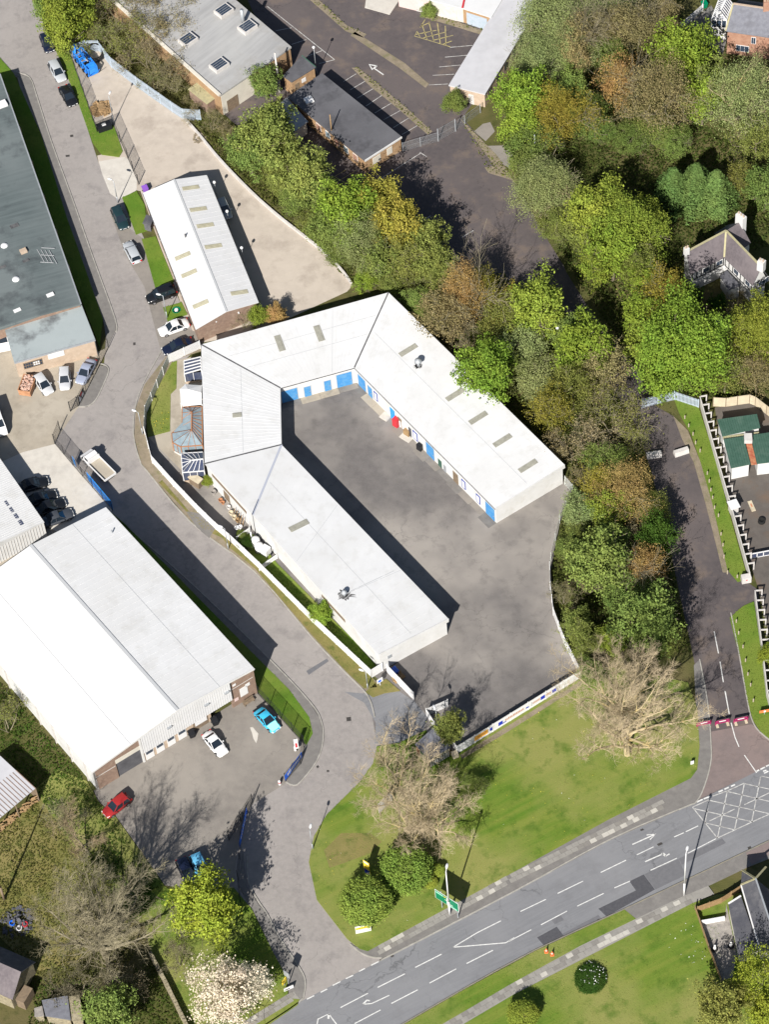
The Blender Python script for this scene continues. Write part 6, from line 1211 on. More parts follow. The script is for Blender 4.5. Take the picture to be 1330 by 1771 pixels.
def barrier(px, rz): 
    t = thing('road_barrier', 'maroon plastic road barrier across the closed road mouth', 'barrier', P(px), rz, 'barriers across the closed road'); lk('rail', MB().box((0, 0, .85), (2.0, .1, .3)).box((0, 0, .4), (2.0, .06, .16)), 'maroon', t); lk('board', MB().box((0, -.06, .85), (.9, .02, .18)), 'plastic_white', t)
    for s in (-1, 1): lk('frame_post', MB().box((s*.9, 0, .5), (.1, .1, 1.0)), 'maroon', t); lk('foot', MB().box((s*.7, -.1, .06), (.35, .7, .12)), 'board_cream', t)
for px in ((1217, 1255), (1249, 1252), (1281, 1248)): barrier(px, .12)
for px, rz, lb in (((1131, 789), .05, 'white concrete block at the tree side of the closed road'), ((1178, 784), .25, 'white concrete block across the middle of the closed road')): q = P(px); t = single('concrete_block', MB().add([(x, y*s, z) for z, s in ((0, .45), (.25, .42), (.8, .28)) for x, y in ((-1.05, -1), (1.05, -1), (1.05, 1), (-1.05, 1))], [(3, 2, 1, 0), (8, 9, 10, 11)]+[(4*i+k, 4*i+(k+1) % 4, 4*i+4+(k+1) % 4, 4*i+4+k) for i in range(2) for k in range(4)]), 'concrete_white', lb, 'concrete block'); t.location = q; t.rotation_euler = (0, 0, rz)
bol = [z6((900, 840))[0], z6((920, 882))[0], z6((942, 925))[0], z6((955, 970))[0], z6((978, 1010))[0], z6((1015, 1125))[0], z6((1025, 1165))[0], z6((1033, 1210))[0], z6((1042, 1250))[0], z6((1052, 1300))[0], z9((1072, 40))[0], z9((1085, 135))[0], z9((1095, 190))[0], z9((1100, 250))[0], z9((1118, 330))[0], z9((1168, 352))[0], z9((1163, 580))[0], z9((1175, 640))[0], z9((1197, 710))[0], z9((1210, 780))[0], z9((1222, 850))[0], z9((1236, 905))[0], z9((1250, 985))[0]]
bmesh_ = MB().lathe((0, 0, 0), [(.1, -.2), (.1, .62), (.08, .7), (.02, .72)], 8).mesh('verge_bollard', 'timber_pale')
for p in bol: tag(link('verge_bollard', bmesh_, None, P(p, .1)), 'short pale timber bollard in the row along the grass verge', 'bollard', 'bollards along the closed road verge')
for px, lb in (((484, 1356), 'red and white bollard at the yard gate post'), ((511, 1297), 'pale stone bollard at the foot of the white totem')): t = thing('gate_bollard', lb, 'bollard', P(px)); lk('post', MB().lathe((0, 0, 0), [(.18, 0), (.18, .8), (.1, .95)], 10), 'plastic_white', t); lk('band', MB().lathe((0, 0, .45), [(.19, 0), (.19, .2)], 10), 'red_paint' if 'red' in lb else 'concrete_white', t)
# blue hydraulic machine with hose coil
MC = thing('drilling_rig', 'bright blue drilling rig frame with black hose coil in the compound corner', 'machine', P((150, 118)), math.radians(-63)); fr = MB()
for y in (-.8, .8):
    for z in (.5, 1.9): fr.bar((-2.6, y, z), (2.4, y, z), .16, .16)
    for k in range(6): fr.bar((-2.6+k, y, .5), (-2.6+k+.001, y, 1.9), .12, .12); fr.bar((-2.6+k, y, .5), (-1.7+k, y, 1.9), .08, .08)
for k in range(6):
    for z in (.5, 1.9): fr.bar((-2.6+k, -.8, z), (-2.6+k, .8, z), .12, .12)
lk('lattice_frame', fr, 'machine_blue', MC); lk('boom', MB().bar((-2.4, .2, 2.0), (1.2, -.5, 3.2), .3, .3).bar((-2.2, -.6, 1.9), (-2.6, -.3, 3.4), .25, .25), 'machine_blue', MC); lk('power_pack', MB().box((1.6, .1, 1.0), (1.5, 1.3, 1.2)), 'machine_blue', MC); lk('cylinder', MB().tube((-1.2, 0, 2.1), (1.0, 0, 2.3), .12), 'cable_grey', MC)
for k in range(4): lk('track_wheel', MB().tube((-2+1.3*k, -.95, .35), (-2+1.3*k, .95, .35), .35, n=10), 'rubber', MC)
hc = MB()
q = P((165, 100))
for j in range(3):
    for k in range(28): a0, a1 = k*2*math.pi/28, (k+1)*2*math.pi/28; R = 1.5-.12*j; hc.tube((q.x+math.cos(a0)*R, q.y+math.sin(a0)*R*1.0, .9+.22*j+.5*math.sin(a0)), (q.x+math.cos(a1)*R, q.y+math.sin(a1)*R, .9+.22*j+.5*math.sin(a1)), .11, n=5, cap=False)
for k in range(5): a0 = k*2*math.pi/5; hc.bar((q.x+math.cos(a0)*1.4, q.y+math.sin(a0)*1.4, 0), (q.x+math.cos(a0)*1.4+.001, q.y+math.sin(a0)*1.4, 1.2), .12, .12)
single('hose_reel', hc, 'rubber', 'black hose coil stacked on a stand behind the blue rig', 'hose')
t = thing('storage_box', 'dark storage crate with white lid square beside the compound gate', 'crate', P((181, 224)), .3); lk('box', MB().box((0, 0, .5), (2.2, 1.3, 1.0)), 'mesh_black', t); lk('lid', MB().box((0, 0, 1.03), (.6, .5, .06)), 'plastic_white', t)
t = thing('small_shed', 'small dark navy shed at the wall of the gabled unit', 'shed', P((259, 394)), -.35); lk('wall', MB().box((0, 0, .8), (1.0, 1.5, 1.6)), 'slate_dark', t); lk('roof', MB().box((0, 0, 1.65), (1.3, 1.8, .1), 0, .12), 'slate_dark', t)
t = thing('gas_cabinet', 'pale cabinet with a blue lid at the gable end of the unit', 'cabinet', P((364, 576)), .3); lk('body', MB().box((0, 0, .6), (.8, .8, 1.2)), 'board_cream', t); lk('lid', MB().box((0, 0, 1.24), (.95, .95, .12)), 'banner_cyan', t)
q = P((305, 537), .14); t = thing('green_ring_table', 'green ring with a white centre lying on the small grass plot', 'garden item', q); lk('ring', MB().lathe((0, 0, 0), [(.6, 0), (.64, .1), (.54, .1), (.5, 0)], 18), 'sign_green', t); lk('centre', MB().lathe((0, 0, 0), [(.3, 0), (.28, .2), (.05, .22)], 10), 'plastic_white', t); lk('spokes', MB().bar((-.55, 0, .08), (.55, 0, .08), .08, .05).bar((0, -.55, .075), (0, .55, .075), .08, .05), 'sign_green', t)
# hut at the yard entrance
HU = thing('entrance_hut', 'dark flat roofed hut with green and rust panels under the small tree', 'hut', P((745, 1290))); zu = Z(620, 1130, 6.65); u1 = lambda x, y: zu((x, y))[0]
hu = [P(u1(650, 1040), 2.3), P(u1(860, 850), 2.3), P(u1(1060, 1075), 2.3), P(u1(810, 1220), 2.3)]; part('roof', MB().slab(hu, .15), 'slate_grey', HU); iu = inset([Vector((p.x, p.y, 0)) for p in hu], .1); part('wall', MB().prism(iu, -.05, 2.2, top=False), 'timber_old', HU)
L_ = (iu[3]-iu[0]).length; s_ = sgn(iu[0], iu[3]); wallbox(HU, 'green_panel', iu[0], iu[3], L_*.3, L_*.7, .4, 1.9, 'sign_green', .06, s_); wallbox(HU, 'rust_panel', iu[0], iu[3], .1, L_*.25, .2, 2.0, 'rust_red', .05, s_); L_ = (iu[2]-iu[3]).length; s_ = sgn(iu[3], iu[2]); wallbox(HU, 'cream_fascia', iu[3], iu[2], .1, L_-.1, 1.5, 2.05, 'board_cream', .06, s_)
for k in range(9): wallbox(HU, 'lattice_slat', iu[3], iu[2], .15+k*L_/9.5, .3+k*L_/9.5, .1, 1.4, 'plastic_white', .06, s_)
q = P((787, 1308)); single('stone_block', MB().box((q.x, q.y, .45), (.8, .8, .9), .3), 'board_cream', 'cream stone block at the foot of the front fence end', 'block')
# clutter along the yard doors
for px, m_, sz, lb in (((686, 736), 'red_paint', (.9, .8, 1.6), 'red cabinet standing outside the courtyard doors'), ((696, 738), 'plastic_white', (.6, .6, 1.4), 'white appliance standing beside the red cabinet'), ((705, 752), 'timber', (1.0, .7, 1.1), 'timber crate outside the workshop wall'), ((726, 778), 'mesh_black', (.8, .5, 1.2), 'black trolley outside the workshop wall'), ((703, 757), 'pale_concrete', (1.8, 1.2, .12), 'pale loading slab in front of the workshop door'), ((667, 721), 'pale_concrete', (1.4, 1.3, .14), 'pale ramp slab below the courtyard wall')): q = P(px); o = single('yard_item', MB().box((q.x, q.y, sz[2]/2), sz, -.78).box((q.x, q.y, sz[2]+.02), (sz[0]*.9, sz[1]*.9, .06), -.78), m_, lb, 'yard clutter')
t = thing('pub_cabinet', 'white square roofed cabinet standing over the pale board fence', 'cabinet', P((1268, 886)), .25); lk('body', MB().box((0, 0, .9), (1.0, 1.2, 1.8)), 'concrete_white', t); lk('top', MB().box((0, 0, 1.85), (1.4, 1.5, .1)), 'plastic_white', t)
t = thing('sign_cabinet', 'grey roadside cabinet with a red mark at the fence gap', 'cabinet', P((1290, 1005)), .1); lk('body', MB().box((0, 0, .6), (1.3, .8, 1.2)), 'concrete_white', t); lk('mark', MB().box((0, -.41, .8), (.2, .02, .2)), 'red_paint', t)
q = P((1300, 876)); t = thing('ground_hatch', 'long pale slab with a dark mark lying on the clubhouse yard', 'slab', q, 1.75); lk('slab', MB().box((0, 0, .1), (1.8, .6, .12)), 'board_cream', t); lk('mark', MB().box((.1, 0, .165), (.6, .2, .02)), 'marks_brown', t)
q = P((1317, 903)); single('planter_drum', MB().lathe(q, [(.5, 0), (.52, .1), (.5, .5), (.3, .5), (.28, .3)], 14), 'rubber', 'black round planter drum on the clubhouse yard', 'planter')
t = thing('bus_shelter', 'white framed glazed screen across the clubhouse yard', 'screen', P((1320, 962)), .1); fr = MB(); fr.box((0, 0, 1.1), (3.6, .12, .12)).box((0, 0, .1), (3.6, .12, .12)); [fr.box((-1.8+.9*k, 0, .6), (.12, .12, 1.1)) for k in range(5)]; lk('frame', fr, 'plastic_white', t); [lk('pane', MB().box((-1.35+.9*k, 0, .6), (.78, .04, .9)), 'glass_blue', t) for k in range(4)]
for px, lb in (((1236, 1641), 'white garden figure on a black base on the patio'), ((1264, 1636), 'cream garden figure beside the patio edge')): t = thing('garden_figure', lb, 'ornament', P(px, .17)); lk('base', MB().lathe((0, 0, 0), [(.4, 0), (.42, .15), (.3, .2)], 12), 'rubber', t); lk('figure', MB().lathe((0, 0, .2), [(.18, 0), (.22, .3), (.1, .7), (.14, .85), (.02, 1.0)], 10), 'plastic_white', t)
# ---------------------------------------------------------------- vegetation
def quads(name, C, N, size, m, aspect=1.6):
    """many leaf quads at C facing N"""
    n = len(C); N = N/np.linalg.norm(N, axis=1, keepdims=True); rnd = RS.normal(size=(n, 3)); A = np.cross(N, rnd); A /= np.linalg.norm(A, axis=1, keepdims=True); B = np.cross(N, A)
    s = (size*RS.uniform(.65, 1.35, n))[:, None]; A = A*s*.5*aspect**.5; B = B*s*.5/aspect**.5
    v = np.stack([C-A, C-B*.9+A*.1, C+A, C+B*.9+A*.1], 1).reshape(-1, 3); me = bpy.data.meshes.new(name)
    me.vertices.add(4*n); me.vertices.foreach_set('co', v.astype(np.float32).ravel()); me.loops.add(4*n); me.loops.foreach_set('vertex_index', np.arange(4*n, dtype=np.int32)); me.polygons.add(n)
    me.polygons.foreach_set('loop_start', np.arange(0, 4*n, 4, dtype=np.int32)); me.polygons.foreach_set('loop_total', np.full(n, 4, dtype=np.int32)); me.update(); me.validate(); me.materials.append(MATS[m]); return me
def segs_mesh(name, segs, m):
    V_ = []; F_ = []
    for p0, p1, r0, r1 in segs:
        n = 7 if r0 > .12 else (5 if r0 > .05 else 3); d = p1-p0; L = np.linalg.norm(d)
        if L < 1e-5: continue
        d = d/L; a = np.cross(d, (0.3, .9, .2) if abs(d[2]) > .9 else (0, 0, 1.0)); a /= np.linalg.norm(a); b = np.cross(d, a); o = len(V_)
        for p, r in ((p0, r0), (p1, r1)):
            for k in range(n): t = k*2*math.pi/n; V_.append(tuple(p+(a*math.cos(t)+b*math.sin(t))*r))
        F_ += [(o+k, o+(k+1) % n, o+n+(k+1) % n, o+n+k) for k in range(n)]
    me = bpy.data.meshes.new(name); me.from_pydata(V_, [], F_); me.update(); me.materials.append(MATS[m]); return me
def grow(rs, base, d, L, r, depth, spread, nsub, up=.15, out=None, droop=0.0, minr=.012, wob=.14):
    """recursive limbs; returns segments and tips"""
    out = [] if out is None else out; p = base; k = 3 if depth > 1 else 2; rr = r
    for i in range(k):
        d = d+rs.normal(size=3)*wob; d[2] += up*(.5 if depth > 2 else 1)-droop*(3-min(depth, 3)); d /= np.linalg.norm(d); q = p+d*L/k; r2 = max(minr, rr*(.86 if depth > 0 else .7)); out.append((p, q, rr, r2)); p = q; rr = r2
        if depth > 0 and i >= (0 if depth < 3 else 1):
            for j in range(nsub if i == k-1 else max(1, nsub-1)):
                a = rs.normal(size=3); a -= d*(a@d); a /= np.linalg.norm(a); nd = d*(1-spread*.6)+a*spread; nd /= np.linalg.norm(nd)
                grow(rs, p, nd, L*rs.uniform(.55, .78), rr*rs.uniform(.5, .68), depth-1, spread, nsub, up, out, droop, minr, wob)
    return out
def crown_pts(rs, R, zc, zr, ncl, per, cl_r, hollow=.45, lump=.25, flat_=0.0):
    C = []; N = []; ph = rs.uniform(0, 6.28, 6)
    for k in range(ncl):
        v = rs.normal(size=3); v[2] = v[2]*.9+.25; v /= np.linalg.norm(v); th = math.atan2(v[1], v[0]); f = 1+lump*(math.sin(3*th+ph[0])*.5+math.sin(5*th+ph[1])*.3+math.sin(4*v[2]*2+ph[2])*.4)
        rad = (hollow+(1-hollow)*rs.rand()**.6)*f; c = np.array([v[0]*R*rad, v[1]*R*rad, zc+v[2]*zr*rad]); n = int(per*rs.uniform(.6, 1.4)); q = c+rs.normal(size=(n, 3))*cl_r*rs.uniform(.6, 1.2)*np.array([1, 1, .75]); C.append(q); N.append(v*.55+np.array([0, 0, .55])+rs.normal(size=(n, 3))*.6)
    return np.concatenate(C), np.concatenate(N)
KIND = {}
def proto(kind, var):
    if (kind, var) in KIND: return KIND[(kind, var)]
    rs = np.random.RandomState(abs(hash_(kind))*10+var); z3_ = np.array
    big = kind.endswith('+'); kind_, kind = kind, kind.rstrip('+'); R = 4.0; kn, kl = (2.6, .62) if big else (1, 1)
    def trunk(h, r, depth, spread, nsub, L, up=.15, minr=.02): return grow(rs, z3_([0, 0, -.2]), z3_([0, 0, 1.0]), h, r, depth, spread, nsub, up, minr=minr)
    if kind in ('maple', 'green', 'dense'):
        zc, zr = 5.4, 3.6; n = int({'maple': 300, 'green': 230, 'dense': 330}[kind]*kn); C, N = crown_pts(rs, R*.92, zc, zr, n, 38, .42*(kl+1)/2, (.5 if kind != 'green' else .35), .5); lf = quads('crown', C, N, .27*kl, 'leaf')
        tk = segs_mesh('trunk', trunk(4.2, .24, 2, .75, 3, 0, minr=.03), 'bark')
    elif kind == 'loose':      # half-leafed tree, twigs show
        zc, zr = 5.4, 3.8; sg = trunk(4.0, .2, 4, .7, 2, 0, .1, .018); tips = np.array([s[1] for s in sg if s[3] < .05]); C = np.repeat(tips, 5, 0)+rs.normal(size=(len(tips)*5, 3))*.3; C2, N2 = crown_pts(rs, R*.95, zc, zr, int(220*kn), 22, .4, .4, .35); C = np.concatenate([C, C2]); lf = quads('crown', C, rs.normal(size=C.shape)+z3_([0, 0, .9]), .21*kl, 'leaf_thin'); tk = segs_mesh('trunk', sg, 'bark_grey')
    elif kind == 'birch':
        zc, zr = 6.2, 4.6; sg = trunk(6.5, .15, 3, .6, 3, 0, .05, .016); C, N = crown_pts(rs, R*.8, zc, zr, int(230*kn), 28, .4, .3, .35); C[:, 2] -= .25*np.abs(rs.normal(size=len(C))); lf = quads('crown', C, N*z3_([1, 1, .4]), .2*kl, 'leaf_thin', 2.2); tk = segs_mesh('trunk', sg, 'bark_grey')
    elif kind == 'willow':     # fine grey-green scrub dome
        zc, zr = 3.9, 3.4; sg = []
        for k in range(5): a = k*1.256+rs.rand(); sg += grow(rs, z3_([.3*math.cos(a), .3*math.sin(a), -.1]), z3_([math.cos(a)*.45, math.sin(a)*.45, 1.0]), 3.2, .09, 3, .6, 2, .12, minr=.015)
        C, N = crown_pts(rs, R, zc, zr, int(360*kn), 30, .42, .5, .28); lf = quads('crown', C, N, .2*kl, 'leaf_thin', 2.0); tk = segs_mesh('trunk', sg, 'bark_grey')
    elif kind == 'scrub':      # leafless twiggy shrub tree
        zc, zr = 4.2, 3.6; sg = []
        for k in range(4): a = k*1.57+rs.rand(); sg += grow(rs, z3_([.25*math.cos(a), .25*math.sin(a), -.1]), z3_([math.cos(a)*.5, math.sin(a)*.5, 1.0]), 3.0, .1, 4, .65, 2, .1, minr=.016)
        thick = [s for s in sg if s[2] > .045]; thin = [s for s in sg if s[2] <= .045]; tips = np.array([s[1] for s in thin]); C = np.repeat(tips, 2, 0)+rs.normal(size=(len(tips)*2, 3))*.25; lf = quads('crown', C, rs.normal(size=C.shape)+z3_([0, 0, .5]), .15, 'leaf_thin', 2.4); tk = segs_mesh('trunk', sg, 'bark_grey')
    elif kind == 'bush':
        zc, zr = 3.0, 2.9; C, N = crown_pts(rs, R*.9, zc, zr, 480, 34, .28, .8, .06); lf = quads('crown', C, N, .22, 'leaf'); tk = segs_mesh('trunk', trunk(2.2, .2, 2, .8, 3, 0, minr=.04), 'bark')
    elif kind == 'conifer':
        zc, zr = 6.5, 6.5; n = 9000; t = rs.rand(n)**1.15; th = rs.uniform(0, 6.28, n); rad = R*.62*(np.minimum(1, (1-t)*1.5+.05))**.8*(.62+.48*rs.rand(n))*(1+.22*np.sin(5*th)+.12*np.sin(11*th+2)+.06*np.sin(40*t)); C = np.stack([np.cos(th)*rad, np.sin(th)*rad, .4+t*12.6], 1); N = np.stack([np.cos(th), np.sin(th), .5+0*th], 1)+rs.normal(size=(n, 3))*.5; lf = quads('crown', C, N, .32, 'leaf', 2.2); tk = segs_mesh('trunk', [(z3_([0, 0, -.2]), z3_([0, 0, 12.0]), .25, .04)], 'bark')
    elif kind == 'blossom':
        zc, zr = 4.6, 3.4; sg = trunk(3.0, .26, 3, .75, 3, 0, .1, .02); C, N = crown_pts(rs, R*.95, zc, zr, 260, 34, .42, .35, .4); lf = quads('crown', C, N, .19, 'leaf', 1.2); tk = segs_mesh('trunk', sg, 'bark')
    KIND[(kind_, var)] = (tk, lf, zc); return KIND[(kind_, var)]
def hash_(s): return sum(ord(c)*(i+3) for i, c in enumerate(s)) % 9973
COLS = {'bright': (.205, .29, .042), 'lime': (.245, .295, .048), 'bush': (.215, .31, .06), 'mid': (.17, .225, .058), 'olive': (.225, .25, .065), 'pale': (.265, .315, .125), 'gold': (.3, .26, .05), 'orange': (.36, .245, .095), 'brown': (.28, .245, .115), 'tan': (.31, .27, .15), 'dark': (.05, .1, .018), 'white': (.62, .58, .45), 'yolk': (.245, .3, .04), 'conif': (.125, .19, .055), 'bare': (.17, .145, .09)}
NT = [0]
def tree(kind, px, rpx, col, label, group=None, hs=1.0, lean=0.0):
    rpx *= 1.06; NT[0] += 1; v = NT[0] % (3 if kind not in ('bush', 'conifer', 'blossom') else 2); tk, lf, zc = proto(kind, v); rs = random.Random(NT[0]*13+5)
    R = rpx*mscale(px); s = R/4.0; hs = hs*(1.22 if kind in ('maple', 'green', 'loose', 'birch', 'dense') and rpx > 24 else 1.0)
    if R > (4.6 if kind in ('maple', 'green', 'dense') else 3.8) and kind in ('maple', 'green', 'dense', 'loose', 'willow', 'birch'): kind += '+'; tk, lf, zc = proto(kind, v % 2)
    g = P(px, zc*s*hs); t = thing('tree' if kind not in ('bush', 'scrub', 'willow') else 'shrub', label, 'tree' if kind not in ('bush', 'scrub', 'willow') else 'shrub', (g.x, g.y, .03), rs.uniform(0, 6.28), group); t.scale = (s*rs.uniform(.93, 1.07), s*rs.uniform(.93, 1.07), s*hs); c = COLS[col]; k = rs.uniform(.85, 1.15)
    o = link('trunk', tk, t); w = link('crown', lf, t); w.color = (c[0]*k*rs.uniform(.92, 1.08), c[1]*k, c[2]*k, 1)
    return t
LMK = [((880, 210), 'beside the strip building corner'), ((930, 290), 'near the globe lamp of the upper wood'), ((960, 60), 'behind the long strip building'), ((1090, 40), 'beside the open plots above the upper wood'), ((1190, 90), 'at the foot of the house drive'), ((1290, 110), 'before the red brick house'), ((1200, 300), 'close to the tall conifers'), ((1070, 230), 'around the dark allotment clearing'), ((1050, 400), 'above the bend of the closed road'), ((950, 370), 'along the car park road edge'), ((1170, 600), 'above the grey palisade end fence'), ((1300, 600), 'behind the cream panel fence'), ((1240, 510), 'in front of the white timber framed house'), ((1120, 500), 'left of the white timber framed house'),
 ((720, 520), 'at the top corner of the workshop roof'), ((850, 540), 'behind the workshop flue'), ((950, 580), 'around the globe lamp behind the workshop'), ((1030, 640), 'along the upper edge of the closed road'), ((940, 700), 'against the long back wall of the workshop'), ((1080, 770), 'beside the white concrete blocks'), ((1000, 850), 'at the workshop end wall corner'), ((1110, 890), 'between courtyard fence and closed road'), ((985, 1000), 'hanging over the pale mesh fence'), ((1100, 1060), 'just behind the huge bare tree'),
 ((460, 250), 'below the pale felt canopy'), ((530, 330), 'below the black felt block'), ((620, 370), 'facing the black felt block gable'), ((700, 400), 'at the shaded end of the old car park'), ((590, 430), 'right above the compound wall'), ((740, 460), 'where the strip meets the old car park road'), ((660, 480), 'by the end of the compound wall'),
 ((160, 20), 'next to the roadside trees'), ((220, 70), 'behind the blue drilling rig'), ((290, 110), 'beside the grey factory wall'), ((310, 10), 'above the grey factory'), ((360, 205), 'at the end of the palisade fence')]
def where(px): return min(LMK, key=lambda q: (q[0][0]-px[0])**2+(q[0][1]-px[1])**2)[1]
def lab(base, px, rpx):
    base = base.split(' in the ')[0].split(' overlooking ')[0].split(' behind the pal')[0]; sz = 'small ' if rpx < 28 else ('large ' if rpx > 44 else '')
    return sz+base+' '+where(px)
W_UP = 'trees of the upper wood'; W_MID = 'trees between compound and old car park'; W_E = 'trees between workshop and closed road'; W_TL = 'trees behind the palisade fence'
# top left
for x, y, rr, kd, c in ((112, 40, 38, 'dense', 'olive'), (88, 6, 30, 'dense', 'mid'), (130, 10, 30, 'dense', 'lime')): tree(kd, (x, y), rr, {'olive': 'lime'}.get(c, c), {'olive': 'large yellow green roadside tree beside the navy hatchback', 'mid': 'mid green roadside tree at the bend of the estate road', 'lime': 'smaller yellow green tree between the roadside tree and the thicket'}[c])
for x, y, rr, kd, c in ((165, 35, 36, 'scrub', 'olive'), (205, 20, 40, 'scrub', 'brown'), (190, 60, 34, 'scrub', 'olive'), (235, 45, 42, 'scrub', 'olive'), (275, 30, 42, 'scrub', 'brown'), (305, 55, 38, 'scrub', 'brown'), (255, 90, 38, 'scrub', 'tan'), (285, 105, 38, 'scrub', 'brown'), (222, 80, 36, 'scrub', 'olive'), (160, 60, 26, 'scrub', 'olive'), (300, 135, 30, 'scrub', 'brown'), (240, -10, 45, 'scrub', 'brown'), (330, 10, 36, 'scrub', 'brown'), (180, -5, 40, 'scrub', 'olive'), (265, 135, 22, 'scrub', 'olive'), (335, 195, 18, 'scrub', 'brown'), (365, 210, 20, 'scrub', 'brown'), (390, 230, 20, 'scrub', 'brown'), (340, 165, 16, 'scrub', 'brown')): tree(kd, (x, y), rr, c, lab({'olive': 'olive twiggy tree', 'brown': 'brown twiggy tree', 'tan': 'tan twiggy tree'}[c], (x, y), rr), W_TL)
tree('green', (459, 142), 26, 'mid', 'rounded green shrub tree against the white wall of the grey factory'); tree('dense', (472, 195), 16, 'lime', 'small lime bush beside the pale felt canopy')
# middle strip
mids = ((463, 240, 46, 'dense', 'olive'), (430, 262, 32, 'dense', 'mid'), (500, 275, 30, 'loose', 'olive'), (528, 305, 40, 'green', 'olive'), (485, 310, 28, 'willow', 'olive'), (510, 345, 28, 'willow', 'mid'), (560, 345, 30, 'green', 'mid'), (600, 365, 46, 'maple', 'bright'), (648, 345, 42, 'green', 'gold'), (568, 400, 32, 'green', 'mid'), (620, 420, 42, 'loose', 'pale'), (590, 430, 30, 'willow', 'mid'), (690, 395, 44, 'green', 'gold'), (735, 420, 38, 'green', 'olive'), (660, 450, 34, 'green', 'mid'), (700, 450, 34, 'loose', 'olive'), (755, 455, 34, 'green', 'olive'), (545, 385, 26, 'willow', 'olive'), (632, 485, 20, 'green', 'bright'), (675, 485, 24, 'willow', 'olive'), (540, 330, 22, 'willow', 'mid'), (725, 470, 26, 'scrub', 'olive'), (470, 285, 20, 'willow', 'olive'))
MIDL = {'bright': 'bright green full leafed tree in the strip above the compound wall', 'gold': 'golden half leafed tree overlooking the old car park', 'mid': 'mid green bushy tree in the strip above the compound wall', 'olive': 'olive loosely leafed tree in the strip above the compound wall', 'pale': 'pale grey half bare tree in the strip above the compound wall'}
for x, y, rr, kd, c in mids: tree(kd, (x, y), rr, c, lab(MIDL[c], (x, y), rr), W_MID)
for x, y, rr, c in ((447, 545, 18, 'lime'), (478, 545, 18, 'orange')): tree('dense', (x, y), rr, c, {'lime': 'small lime bush at the end of the gabled unit', 'orange': 'small orange leaved bush at the end of the gabled unit'}[c])
tree('scrub', (420, 552), 20, 'brown', 'leafless shrub against the gable of the narrow unit')
# east strip behind the workshop
eas = ((800, 505, 46, 'birch', 'orange'), (835, 500, 34, 'birch', 'gold'), (765, 545, 42, 'loose', 'brown'), (770, 495, 30, 'loose', 'olive'), (720, 520, 22, 'green', 'mid'), (735, 545, 20, 'green', 'mid'), (800, 575, 34, 'scrub', 'tan'), (865, 555, 34, 'loose', 'olive'), (930, 535, 46, 'maple', 'lime'), (885, 525, 28, 'loose', 'gold'), (898, 605, 42, 'willow', 'pale'), (930, 655, 38, 'willow', 'pale'), (880, 640, 26, 'loose', 'olive'), (1010, 600, 46, 'green', 'bright'), (985, 580, 34, 'green', 'mid'), (1045, 640, 38, 'loose', 'brown'), (955, 705, 36, 'loose', 'gold'), (990, 670, 38, 'loose', 'olive'), (1065, 715, 58, 'scrub', 'olive'), (1020, 745, 48, 'scrub', 'tan'), (970, 770, 30, 'scrub', 'brown'), (1100, 760, 30, 'scrub', 'olive'), (1050, 800, 36, 'willow', 'mid'), (1085, 848, 46, 'loose', 'orange'), (1055, 885, 32, 'dense', 'lime'), (1005, 885, 34, 'willow', 'pale'), (1035, 840, 30, 'loose', 'gold'), (1010, 830, 26, 'scrub', 'brown'), (1090, 925, 38, 'scrub', 'tan'), (1035, 970, 52, 'green', 'mid'), (1115, 978, 36, 'birch', 'orange'), (985, 950, 22, 'green', 'mid'), (1135, 925, 34, 'green', 'dark'), (1130, 880, 30, 'willow', 'olive'), (1120, 1072, 52, 'green', 'mid'), (1085, 1025, 42, 'willow', 'mid'), (975, 1030, 24, 'scrub', 'brown'), (1010, 1015, 26, 'scrub', 'brown'), (1005, 1105, 32, 'loose', 'olive'), (995, 1072, 24, 'green', 'mid'), (1060, 1105, 24, 'dense', 'lime'), (1145, 1030, 26, 'scrub', 'brown'), (1150, 1110, 26, 'loose', 'olive'), (1020, 1160, 22, 'green', 'mid'), (965, 640, 30, 'willow', 'olive'), (1060, 935, 26, 'green', 'mid'), (1000, 920, 24, 'willow', 'olive'))
EL = {'orange': 'orange brown young leafed tree in the wood beside the workshop', 'gold': 'golden half leafed tree in the wood beside the workshop', 'brown': 'brown bare branched tree in the wood beside the workshop', 'olive': 'olive thinly leafed tree in the wood beside the workshop', 'mid': 'mid green tree in the wood beside the workshop', 'tan': 'tan leafless tree in the wood beside the workshop', 'lime': 'lime green dense tree in the wood beside the workshop', 'pale': 'pale grey green willow in the wood beside the workshop', 'bright': 'bright green tree in the wood beside the workshop', 'dark': 'dark green tree in the wood beside the workshop'}
for x, y, rr, kd, c in eas: tree(kd, (x, y), rr, c, lab(EL[c], (x, y), rr), W_E)
tree('maple', (839, 640), 45, 'bright', 'dense bright green tree overhanging the edge of the white workshop roof')
